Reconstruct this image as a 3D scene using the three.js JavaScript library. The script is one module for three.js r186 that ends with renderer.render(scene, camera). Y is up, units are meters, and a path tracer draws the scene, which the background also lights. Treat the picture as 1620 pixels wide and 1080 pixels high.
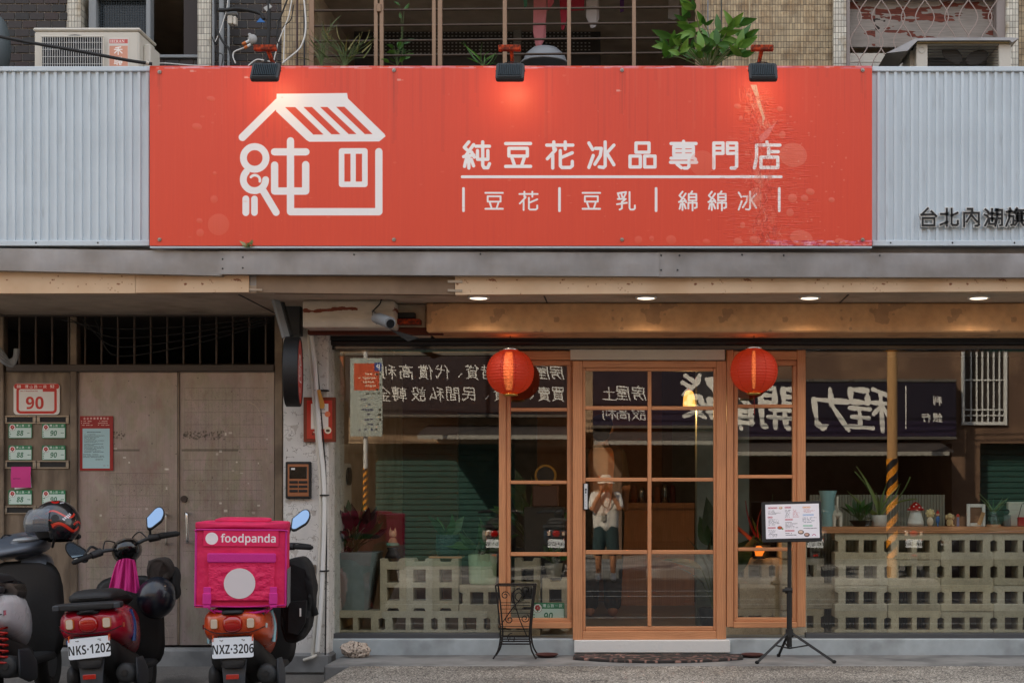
import * as THREE from 'three';
import { mergeGeometries } from 'three/addons/utils/BufferGeometryUtils.js';
import { MarchingCubes } from 'three/addons/objects/MarchingCubes.js';

// ---------------------------------------------------------------- camera, sky, sun, exposure
const scene = new THREE.Scene();
const EYE = 1.163, DIST = 10, FPX = 2150, CX = 1000, CY = 785;      // x = 0 at the foot of the lens axis, z = 0 the shop glass, y = 0 the shop's paving
const camera = new THREE.PerspectiveCamera(2 * Math.atan(540 / FPX) * 180 / Math.PI, 1.5, 0.05, 400);
camera.position.set(0, EYE, DIST);
camera.lookAt(0, EYE, 0);
camera.setViewOffset(1620, 1080, 810 - CX, 540 - CY, 1620, 1080);    // shifted lens: the facade stays square

const renderer = new THREE.WebGLRenderer({ antialias: true });
renderer.toneMapping = THREE.LinearToneMapping;
renderer.toneMappingExposure = 2.38;
const SKY = 0.95;
renderer.shadowMap.enabled = true;

const sunDir = new THREE.Vector3(-0.47, 0.575, -0.67).normalize();   // behind the shop's roof, to the left: the facade is in open shade, the far side in sun
{ // late afternoon haze: pale at the horizon, light blue overhead, thin cloud
  const W = 512, H = 256, d = new Float32Array(W * H * 4), n = (x, y, f) => { const i = Math.floor(x * f), j = Math.floor(y * f), a = x * f - i, b = y * f - j, h = (p, q) => { const t = Math.sin((((p % f) + f) % f) * 127.1 + q * 311.7) * 43758.5453; return t - Math.floor(t); }, s = a * a * (3 - 2 * a), t = b * b * (3 - 2 * b); return (h(i, j) * (1 - s) + h(i + 1, j) * s) * (1 - t) + (h(i, j + 1) * (1 - s) + h(i + 1, j + 1) * s) * t; };
  for (let y = 0; y < H; y++) for (let x = 0; x < W; x++) {
    const el = ((y + 0.5) / H - 0.5) * Math.PI, az = ((x + 0.5) / W - 0.5) * 2 * Math.PI, dir = new THREE.Vector3(Math.cos(el) * Math.cos(az), Math.sin(el), Math.cos(el) * Math.sin(az)), up = Math.max(0, dir.y);
    const cl = Math.min(1, Math.max(0, (n(x / W, y / H, 8) * 0.5 + n(x / W, y / H, 16) * 0.3 + n(x / W, y / H, 32) * 0.2 - 0.42) * 3)), glow = Math.pow(Math.max(0, dir.dot(sunDir)), 8), t = Math.pow(1 - up, 3);
    const c = [[0.5, 1.04, 0.94], [0.58, 0.95, 0.87], [0.72, 0.82, 0.78]].map(([z, h, k]) => { let v = z * (1 - t) + h * t * 0.85; v = v * (1 - 0.6 * cl) + k * 0.6 * cl; return v * SKY; });
    const i = (y * W + x) * 4; d[i] = c[0] + glow * 0.5 * SKY; d[i + 1] = c[1] + glow * 0.42 * SKY; d[i + 2] = c[2] + glow * 0.3 * SKY; d[i + 3] = 1;
  }
  const t = new THREE.DataTexture(d, W, H, THREE.RGBAFormat, THREE.FloatType); t.mapping = THREE.EquirectangularReflectionMapping; t.magFilter = THREE.LinearFilter; t.needsUpdate = true;
  scene.background = t; scene.environment = t;
}
const sun = new THREE.DirectionalLight(new THREE.Color(1, 0.86, 0.68), 4.8);
sun.name = 'sun';
sun.position.copy(sunDir).multiplyScalar(40);
sun.castShadow = true;
Object.assign(sun.shadow.camera, { left: -25, right: 25, top: 25, bottom: -25, near: 1, far: 90 });
sun.shadow.mapSize.set(2048, 2048);
sun.shadow.radius = 1.5;
scene.add(sun, sun.target);

// ---------------------------------------------------------------- helpers
const V = (x, y, z) => new THREE.Vector3(x, y, z);
const P = (px, py, z = 0) => V((px - CX) * (DIST - z) / FPX, EYE - (py - CY) * (DIST - z) / FPX, z);   // a photo pixel on the plane z of the facade
const R = (px, py, z) => V((px - CX) * (DIST + z) / FPX, EYE - (py - CY) * (DIST + z) / FPX, z);        // a pixel mirrored in the shop glass, on the far side of the street
let seed = 7;
const rnd = () => { seed = (seed * 1664525 + 1013904223) >>> 0; return seed / 4294967296; };
const rr = (a, b) => a + (b - a) * rnd();
const lerp = (a, b, t) => a + (b - a) * t, clamp = (x, a = 0, b = 1) => Math.min(b, Math.max(a, x)), ss = (a, b, x) => { const t = clamp((x - a) / (b - a)); return t * t * (3 - 2 * t); };

function mg(list) {
  const out = list.flat(9).map((g) => { const n = g.index ? g.toNonIndexed() : g.clone(); for (const k of Object.keys(n.attributes)) if (!['position', 'normal', 'uv'].includes(k)) n.deleteAttribute(k); return n; });
  return out.length === 1 ? out[0] : mergeGeometries(out);
}
function metric(g, ox = 0, oy = 0) {                    // uv in metres, by the way each face points
  if (g.index) g = g.toNonIndexed();
  const p = g.attributes.position, n = g.attributes.normal, uv = new Float32Array(p.count * 2);
  for (let i = 0; i < p.count; i += 3) {
    let nx = 0, ny = 0, nz = 0;
    for (let k = 0; k < 3; k++) { nx += n.getX(i + k); ny += n.getY(i + k); nz += n.getZ(i + k); }
    nx = Math.abs(nx); ny = Math.abs(ny); nz = Math.abs(nz);
    for (let k = 0; k < 3; k++) {
      const x = p.getX(i + k), y = p.getY(i + k), z = p.getZ(i + k), j = (i + k) * 2;
      if (nz >= nx && nz >= ny) { uv[j] = x + ox; uv[j + 1] = y + oy; } else if (nx >= ny) { uv[j] = z + ox; uv[j + 1] = y + oy; } else { uv[j] = x + ox; uv[j + 1] = z + oy; }
    }
  }
  g.setAttribute('uv', new THREE.BufferAttribute(uv, 2));
  return g;
}
function bx(x0, x1, y0, y1, z0, z1) {
  const g = new THREE.BoxGeometry(Math.abs(x1 - x0), Math.abs(y1 - y0), Math.abs(z1 - z0));
  g.translate((x0 + x1) / 2, (y0 + y1) / 2, (z0 + z1) / 2);
  return metric(g);
}
function cb(x0, x1, y0, y1, z0, z1, c = 0.004, turnUV = false) {      // a box with cut edges
  if (x0 > x1) [x0, x1] = [x1, x0]; if (y0 > y1) [y0, y1] = [y1, y0]; if (z0 > z1) [z0, z1] = [z1, z0];
  c = Math.min(c, (x1 - x0) * 0.4, (y1 - y0) * 0.4, (z1 - z0) * 0.4);
  const lo = [x0, y0, z0], hi = [x1, y1, z1], tri = [];
  const pt = (s, a) => [0, 1, 2].map((k) => (s[k] > 0 ? hi[k] - (k === a ? 0 : c) : lo[k] + (k === a ? 0 : c)));   // corner s on the face across axis a
  const ctr = [(x0 + x1) / 2, (y0 + y1) / 2, (z0 + z1) / 2];
  const push = (...q) => {
    const [a, b, d] = q.map((v) => V(...v)), nn = b.clone().sub(a).cross(d.clone().sub(a)), m = a.clone().add(b).add(d).multiplyScalar(1 / 3).sub(V(...ctr));
    if (nn.dot(m) < 0) q = q.slice().reverse();
    tri.push(q[0], q[1], q[2]); if (q[3]) tri.push(q[0], q[2], q[3]);
  };
  for (let a = 0; a < 3; a++) {
    const b = (a + 1) % 3, d = (a + 2) % 3;
    for (const s of [-1, 1]) { const q = [[-1, -1], [1, -1], [1, 1], [-1, 1]].map(([u, w]) => { const t = []; t[a] = s; t[b] = u; t[d] = w; return pt(t, a); }); push(...q); }
    for (const u of [-1, 1]) for (const w of [-1, 1]) { const t0 = [], t1 = []; t0[a] = -1; t1[a] = 1; t0[b] = t1[b] = u; t0[d] = t1[d] = w; push(pt(t0, b), pt(t1, b), pt(t1, d), pt(t0, d)); }
  }
  for (const s of [-1, 1]) for (const u of [-1, 1]) for (const w of [-1, 1]) push(pt([s, u, w], 0), pt([s, u, w], 1), pt([s, u, w], 2));
  const g = new THREE.BufferGeometry();
  g.setAttribute('position', new THREE.Float32BufferAttribute(tri.flat(), 3));
  g.computeVertexNormals();
  metric(g);
  if (turnUV) { const uv = g.attributes.uv; for (let i = 0; i < uv.count; i++) uv.setXY(i, uv.getY(i), uv.getX(i)); }
  return g;
}
const pc = (x0, y0, x1, y1, z, d, c = 0.004, t = false) => { const a = P(x0, y1, z), b = P(x1, y0, z); return cb(a.x, b.x, a.y, b.y, z - d, z, c, t); };   // a block whose front face covers a photo rectangle on plane z
const pb = (x0, y0, x1, y1, z, d) => { const a = P(x0, y1, z), b = P(x1, y0, z); return bx(a.x, b.x, a.y, b.y, z - d, z); };
const rb = (x0, y0, x1, y1, z, d) => { const a = R(x0, y1, z), b = R(x1, y0, z); return bx(a.x, b.x, a.y, b.y, z, z + d); };
const tube = (pts, r, n = 24, rad = 6, closed = false) => new THREE.TubeGeometry(new THREE.CatmullRomCurve3(pts, closed, 'catmullrom', 0.4), n, r, rad, closed);
function rod(a, b, r, r2 = r, n = 10) {
  const d = b.clone().sub(a), g = new THREE.CylinderGeometry(r2, r, d.length(), n);
  g.applyQuaternion(new THREE.Quaternion().setFromUnitVectors(V(0, 1, 0), d.normalize()));
  return g.translate((a.x + b.x) / 2, (a.y + b.y) / 2, (a.z + b.z) / 2);
}
function beam(a, b, w, h = w) {                          // a square bar
  const d = b.clone().sub(a), L = d.length(), g = cb(-w / 2, w / 2, 0, L, -h / 2, h / 2, Math.min(w, h) * 0.12);
  g.applyQuaternion(new THREE.Quaternion().setFromUnitVectors(V(0, 1, 0), d.normalize()));
  return g.translate(a.x, a.y, a.z);
}
const ball = (x, y, z, rx, ry = rx, rz = rx, a = 16, b = 10) => new THREE.SphereGeometry(1, a, b).scale(rx, ry, rz).translate(x, y, z);
function planarUV(g) {                                   // 0..1 over the shape's own face
  g.computeBoundingBox(); const { min, max } = g.boundingBox, p = g.attributes.position, uv = new Float32Array(p.count * 2);
  for (let i = 0; i < p.count; i++) { uv[i * 2] = (p.getX(i) - min.x) / (max.x - min.x); uv[i * 2 + 1] = (p.getY(i) - min.y) / (max.y - min.y); }
  g.setAttribute('uv', new THREE.BufferAttribute(uv, 2)); return g;
}
function rrect(w, h, r, d, bev = 0) {                    // a rounded plate, its face at z = d
  const s = new THREE.Shape(), x = w / 2 - bev, y = h / 2 - bev; r = Math.max(0.0005, Math.min(r - bev, x, y));
  s.moveTo(-x + r, -y); s.lineTo(x - r, -y); s.absarc(x - r, -y + r, r, -Math.PI / 2, 0); s.lineTo(x, y - r); s.absarc(x - r, y - r, r, 0, Math.PI / 2);
  s.lineTo(-x + r, y); s.absarc(-x + r, y - r, r, Math.PI / 2, Math.PI); s.lineTo(-x, -y + r); s.absarc(-x + r, -y + r, r, Math.PI, Math.PI * 1.5);
  const g = new THREE.ExtrudeGeometry(s, { depth: d - 2 * bev, bevelEnabled: bev > 0, bevelSize: bev, bevelThickness: bev, bevelSegments: 2, curveSegments: 5 });
  if (bev) g.translate(0, 0, bev);
  return planarUV(g);
}
const lathe = (pts, n = 24) => new THREE.LatheGeometry(pts.map(([r, y]) => new THREE.Vector2(r, y)), n);

const taken = {};
const numbered = (n) => { taken[n] = (taken[n] ?? -1) + 1; return taken[n] ? n + '_' + String(taken[n]).padStart(3, '0') : n; };
function shadows(o) { o.castShadow = o.receiveShadow = true; return o; }
function tag(o, label, category, group, kind) { if (label) o.userData.label = label; if (category) o.userData.category = category; if (group) o.userData.group = group; if (kind) o.userData.kind = kind; return o; }
function thing(name, label, category, at = [0, 0, 0], group) {
  const o = new THREE.Group(); o.name = numbered(name); o.position.set(...(at.isVector3 ? at.toArray() : at)); scene.add(o); return tag(o, label, category, group);
}
function part(t, name, g, m, label) {                    // geometry in world metres, t an unturned group or one of its parts
  const o = shadows(new THREE.Mesh(Array.isArray(g) ? mg(g) : g, m)); o.name = name; t.add(o);
  if (!t.isMesh) o.position.copy(t.position).negate();
  if (label) o.userData.label = label;
  return o;
}
function lpart(t, name, g, m, label) { const o = shadows(new THREE.Mesh(Array.isArray(g) ? mg(g) : g, m)); o.name = name; t.add(o); if (label) o.userData.label = label; return o; }   // geometry in t's own space
function solo(name, g, m, label, category, group) { const o = shadows(new THREE.Mesh(Array.isArray(g) ? mg(g) : g, m)); o.name = numbered(name); scene.add(o); return tag(o, label, category, group); }
function struct(name, g, m) { const o = shadows(new THREE.Mesh(Array.isArray(g) ? mg(g) : g, m)); o.name = numbered(name); o.userData.kind = 'structure'; scene.add(o); return o; }

// ---------------------------------------------------------------- noise and textures
const HN = new Float32Array(4096); for (let i = 0; i < 4096; i++) HN[i] = rnd();
const hsh = (x, y, s) => HN[(x * 131 + y * 977 + s * 389 + ((x * y * 7) & 1023)) & 4095];
function vn(u, v, f, s) {                                // value noise that tiles on 0..1
  const x = u * f, y = v * f, ix = Math.floor(x), iy = Math.floor(y), fx = x - ix, fy = y - iy, a = fx * fx * (3 - 2 * fx), b = fy * fy * (3 - 2 * fy), w = (k) => ((k % f) + f) % f;
  const x0 = w(ix), x1 = w(ix + 1), y0 = w(iy), y1 = w(iy + 1);
  return lerp(lerp(hsh(x0, y0, s), hsh(x1, y0, s), a), lerp(hsh(x0, y1, s), hsh(x1, y1, s), a), b);
}
const fb = (u, v, f, o = 4, s = 1) => { let t = 0, k = 0.5, n = 0; for (let i = 0; i < o; i++) { t += vn(u, v, f << i, s + i * 17) * k; n += k; k *= 0.5; } return t / n; };
function tex(w, h, fn, m = 1, mh = m, lin = false) {     // fn(u, v) -> sRGB 0..255; covers m x mh metres
  const d = new Uint8Array(w * h * 4);
  for (let y = 0; y < h; y++) for (let x = 0; x < w; x++) {
    const c = fn((x + 0.5) / w, (y + 0.5) / h), i = (y * w + x) * 4;
    if (c.length) { d[i] = clamp(c[0], 0, 255); d[i + 1] = clamp(c[1], 0, 255); d[i + 2] = clamp(c[2], 0, 255); } else d[i] = d[i + 1] = d[i + 2] = clamp(c, 0, 255);
    d[i + 3] = 255;
  }
  const t = new THREE.DataTexture(d, w, h); t.wrapS = t.wrapT = THREE.RepeatWrapping; t.magFilter = THREE.LinearFilter; t.minFilter = THREE.LinearMipmapLinearFilter; t.generateMipmaps = true;
  if (!lin) t.colorSpace = THREE.SRGBColorSpace; t.repeat.set(1 / m, 1 / mh); t.needsUpdate = true; return t;
}
function canvasTex(w, h, draw) {
  const c = document.createElement('canvas'); c.width = w; c.height = h; const x = c.getContext('2d'); draw(x, w, h);
  const t = new THREE.CanvasTexture(c); t.colorSpace = THREE.SRGBColorSpace; t.anisotropy = 8; return t;
}
const mixc = (a, b, t) => [0, 1, 2].map((k) => lerp(a[k], b[k], t)), mulc = (a, k) => a.map((x) => x * k);
const M = (c, rough = 0.8, o = {}) => new THREE.MeshPhysicalMaterial({ color: c, roughness: rough, ...o });
const bumpOf = (w, m, fn) => tex(w, w, (u, v) => fn(u, v) * 255, m, m, true);
// ---------------------------------------------------------------- Chinese characters as strokes on a 100 x 100 square, y down
const HAN = {
  糸: '50 2 12 22 52 38|90 12 22 54|6 56 92 50|74 40 96 58|50 56 50 98|28 66 14 92|70 66 90 90',
  金: '50 2 4 44|50 2 96 44|28 42 72 42|14 62 86 62|50 42 50 94|26 70 34 86|74 70 66 86|6 94 94 94',
  純: '@糸 0 0 44 100|48 18 98 18|54 34 54 66 92 66 92 34|73 2 73 88 78 97 92 97 98 82',
  豆: '4 8 96 8|16 26 84 26 84 54 16 54 16 26|28 62 36 86|72 62 64 86|4 92 96 92',
  花: '2 14 98 14|28 2 28 28|70 2 70 28|34 28 34 32 4 64|24 50 24 98|52 34 52 90 58 96 88 96 96 90 96 74|96 42 54 60',
  冰: '6 6 20 30|22 52 6 96|30 26 52 26 48 52 28 84|66 2 66 90 60 96 44 94|98 14 74 40|70 40 98 86',
  品: '26 6 74 6 74 40 26 40 26 6|4 54 42 54 42 94 4 94 4 54|58 54 96 54 96 94 58 94 58 54',
  專: '4 8 96 8|50 0 50 62|14 20 86 20 86 50 14 50 14 20|14 35 86 35|4 62 86 61|76 52 94 66|2 77 98 77|70 70 70 92 64 98 52 98|26 84 42 97',
  門: '8 98 8 6 42 6 42 44 8 44|8 25 42 25|58 6 92 6 92 92 86 98 72 98|58 6 58 44 92 44|58 25 92 25',
  店: '50 2 50 14|12 14 98 14|12 14 12 60 4 98|56 24 56 56|56 38 92 38|28 58 90 58 90 96 28 96 28 58',
  乳: '50 4 6 10|8 16 14 32|26 16 30 30|48 12 38 32|6 40 48 40 28 56|28 56 28 90 16 96|2 68 54 60|68 4 68 88 74 96 90 96 96 90 96 74',
  綿: '@糸 0 0 42 100|72 0 64 12|54 14 94 14 94 48 54 48 54 14|54 31 94 31|52 60 96 60 96 84 86 88|52 60 52 90|74 50 74 100',
  台: '46 2 12 36 80 34|66 18 92 44|18 54 82 54 82 94 18 94 18 54', 北: '36 4 36 96|4 32 36 32|2 90 36 76|62 4 62 86 68 92 90 92 96 86 96 70|94 26 64 40',
  內: '10 98 10 26 90 26 90 90 82 96 72 96|30 4 54 4 54 26 24 74|52 40 80 74',
  湖: '6 8 20 20|2 36 18 46|4 94 20 62|24 30 62 30|42 6 42 56|26 56 60 56 60 86 26 86 26 56|70 10 70 56 60 96|70 10 96 10 96 92 86 94|70 34 96 34|70 56 96 56',
  旗: '22 2 28 14|4 20 46 20|20 20 18 56 2 96|20 44 42 44 40 88 30 92|60 2 50 22|58 12 98 12|54 30 96 30|64 24 64 68|86 24 86 68|64 44 86 44|64 56 86 56|50 68 98 68|62 74 50 92|84 74 96 92',
  環: '4 10 34 10|4 46 32 46|2 84 36 78|19 10 19 82|44 6 94 6 94 24 44 24 44 6|60 6 60 24|78 6 78 24|38 34 100 34|52 44 86 44 86 60 52 60 52 44|66 60 40 84|60 70 60 98 74 90|70 64 98 96|90 66 76 78',
  山: '50 6 50 90|10 36 10 90 90 90 90 36', 一: '4 50 96 50',
  路: '8 8 38 8 38 34 8 34 8 8|22 34 22 88|22 56 40 56|8 52 8 90|2 96 42 84|66 4 48 34|62 16 88 16 50 54|58 26 98 58|56 60 88 60 88 94 56 94 56 60',
  段: '40 6 10 16 10 98|10 38 36 38|10 60 36 60|0 86 42 76|56 8 56 28 46 42|56 8 82 8 82 34 96 34|50 50 88 50 46 98|56 56 98 98',
  禾: '80 6 20 16|4 36 96 36|50 12 50 98|48 38 6 80|52 38 96 80',
  聯: '2 8 44 8|10 8 10 80|36 8 36 98|10 30 36 30|10 52 36 52|2 84 40 76|60 4 50 20 60 24 48 44|86 4 76 20 86 24 74 44|56 54 56 74 66 74|66 52 66 96|82 52 82 98|94 56 94 74 82 74',
  程: '40 4 6 16|2 34 44 34|24 12 24 98|24 36 2 72|26 42 42 60|54 8 92 8 92 36 54 36 54 8|50 50 96 50|54 70 92 70|74 50 74 92|46 92 100 92',
  力: '10 30 86 30 82 84 70 94 58 86|48 4 46 40 10 96',
  開: '8 98 8 6 40 6 40 40 8 40|8 23 40 23|60 6 92 6 92 92 80 96|60 6 60 40 92 40|60 23 92 23|28 54 72 54|22 72 78 72|40 54 38 90 30 96|62 54 62 96',
  發: '8 12 40 12 26 34 4 52|14 26 22 34|56 4 64 24 96 52|88 8 70 20|96 24 78 34|10 58 38 58 38 70 10 70 10 84 40 84 34 98|56 54 56 66 48 74|56 54 82 54 82 70 94 70|54 78 86 78 48 100|58 82 96 100',
  房: '50 2 56 12|14 16 92 16 92 36 16 36|16 16 16 56 4 98|54 42 58 50|22 54 98 54|48 54 44 76 24 98|46 70 84 70 80 92 66 96',
  屋: '14 8 90 8 90 28 14 28|14 8 14 56 4 98|24 40 96 40|52 40 30 56 84 52|70 46 90 60|30 72 88 72|58 60 58 94|20 94 98 94', 土: '14 40 86 40|50 8 50 92|4 92 96 92',
  地: '4 34 40 34|22 8 22 82|2 88 44 76|46 44 94 30 90 66 82 68|70 6 70 72|54 20 54 86 62 94 96 92 98 76',
  買: '14 6 86 6 86 28 14 28 14 6|38 6 38 28|62 6 62 28|24 36 76 36 76 82 24 82 24 36|24 51 76 51|24 66 76 66|34 86 12 98|64 86 90 98',
  賣: '14 10 86 10|50 2 50 20|20 20 80 20|14 28 86 28 86 42 14 42 14 28|38 28 38 42|62 28 62 42|26 48 74 48 74 84 26 84 26 48|26 60 74 60|26 72 74 72|36 86 14 98|64 86 90 98',
  代: '32 4 6 46|20 32 20 98|36 38 98 30|56 4 62 50 90 96 98 78|78 8 90 18',
  償: '26 4 4 44|16 30 16 98|62 2 62 16|44 6 48 14|82 6 76 14|36 28 36 18 96 18 96 28|50 26 80 26 80 38 50 38 50 26|46 44 86 44 86 84 46 84 46 44|46 57 86 57|46 70 86 70|54 86 36 98|76 86 98 98',
  貸: '30 2 8 24|20 14 20 38|36 20 96 14|56 2 64 26 92 38|76 4 84 10|26 42 76 42 76 84 26 84 26 42|26 56 76 56|26 70 76 70|36 86 14 98|64 86 90 98',
  借: '28 4 4 46|18 30 18 98|36 20 98 20|54 4 54 38|78 4 78 38|32 38 100 38|46 52 88 52 88 96 46 96 46 52|46 74 88 74',
  高: '50 2 50 12|6 14 94 14|30 24 70 24 70 40 30 40 30 24|10 98 10 50 90 50 90 94 80 96|32 62 68 62 68 82 32 82 32 62',
  利: '50 4 10 16|4 34 56 34|30 12 30 98|28 36 4 74|32 42 54 66|70 14 70 70|92 4 92 92 80 96', 民: '14 8 84 8 84 34 14 34|14 8 14 90 44 78|14 54 96 54|50 34 60 74 94 98 98 80',
  間: '8 98 8 6 40 6 40 40 8 40|8 23 40 23|60 6 92 6 92 92 80 96|60 6 60 40 92 40|60 23 92 23|34 52 66 52 66 90 34 90 34 52|34 70 66 70',
  私: '42 4 6 16|2 34 46 34|24 12 24 98|24 36 2 72|26 42 42 60|70 10 52 80 90 72|80 52 98 92',
  設: '20 2 26 10|4 18 44 18|10 32 38 32|10 46 38 46|10 60 38 60 38 92 10 92 10 60|58 8 58 28 48 42|58 8 84 8 84 36 98 36|52 50 90 50 46 98|58 56 98 98',
  轉: '4 14 44 14|8 26 40 26 40 60 8 60 8 26|8 43 40 43|2 76 46 76|24 2 24 98|52 10 98 10|74 2 74 50|58 20 92 20 92 44 58 44 58 20|58 32 92 32|54 54 90 52|50 68 100 68|84 60 84 94 74 96|60 76 68 88',
  銀: '@金 0 0 46 100|56 8 92 8 92 46 56 46|56 27 92 27|56 8 56 94 76 84|68 48 98 96|94 54 78 68', 行: '32 4 8 32|36 30 4 62|22 50 22 98|50 14 94 14|44 40 98 40|76 40 76 90 62 96', '、': '30 60 52 84',
};
function strokes(ch) {                                    // lists of [x, y] on 0..1
  const out = [];
  for (const s of (HAN[ch] ?? '').split('|')) {
    if (!s) continue;
    if (s[0] === '@') { const [n, x, y, w, h] = s.slice(1).split(' '); for (const q of strokes(n)) out.push(q.map(([a, b]) => [(+x + a * w) / 100, (+y + b * h) / 100])); continue; }
    const n = s.split(' ').map(Number), q = []; for (let i = 0; i < n.length; i += 2) q.push([n[i] / 100, n[i + 1] / 100]); out.push(q);
  }
  return out;
}
function han(c, text, x, y, size, lw, pitch = size * 1.1, brush = 0) {   // draws text with its top left corner at x, y
  c.lineWidth = lw; c.lineCap = c.lineJoin = 'round'; c.strokeStyle = c.fillStyle;
  [...text].forEach((ch, i) => {
    for (const q of strokes(ch)) {
      if (brush) {                                        // pressed and lifted brush: a chain of dots of changing width
        for (let k = 0; k + 1 < q.length; k++) {
          const [ax, ay] = q[k], [bx_, by] = q[k + 1], n = Math.ceil(Math.hypot(bx_ - ax, by - ay) * 60) + 1;
          for (let j = 0; j <= n; j++) { const t = j / n, e = k + 2 === q.length ? t : 0, w = lw * (1 + brush * (0.5 * Math.cos(t * 5 + q.length) - 0.8 * e * e + 0.25)); c.beginPath(); c.arc(x + i * pitch + lerp(ax, bx_, t) * size + lerp(ay, by, t) * size * -0.06, y + lerp(ay, by, t) * size - lerp(ax, bx_, t) * size * 0.08, Math.max(w / 2, lw * 0.14), 0, 7); c.fill(); }
        }
        continue;
      }
      c.beginPath(); q.forEach(([a, b], k) => (k ? c.lineTo(x + i * pitch + a * size, y + b * size) : c.moveTo(x + i * pitch + a * size, y + b * size))); c.stroke();
    }
  });
}
function scribble(c, x, y, w, h, lines, col, fill = 0.8) {   // lines of print too small to read
  c.fillStyle = col; const lh = h / lines;
  for (let i = 0; i < lines; i++) { let u = 0; const end = w * rr(0.45, 1) * (0.6 + 0.4 * fill); while (u < end) { const k = lh * rr(0.3, 0.6); if (rnd() < fill) c.fillRect(x + u, y + i * lh + lh * rr(0.18, 0.3), k, lh * rr(0.3, 0.5)); u += k * 1.25; } }
}
// ---------------------------------------------------------------- materials: base colours and their grain, stains and wear
const grain = (base, amp, f, o = 4, s = 1) => (u, v) => mulc(base, 1 + amp * (fb(u, v, f, o, s) - 0.5) * 2);
const spk = (u, v, n, s) => hsh(Math.floor(u * n), Math.floor(v * n), s);
function stained(base, dirt, amt, f, s) { return (u, v) => { const a = fb(u, v, f, 5, s), b = fb(u, v, f * 4, 4, s + 5); return mulc(mixc(base, dirt, clamp((a - 0.48) * 5 * amt) * 0.8), 0.93 + 0.14 * b); }; }

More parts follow.
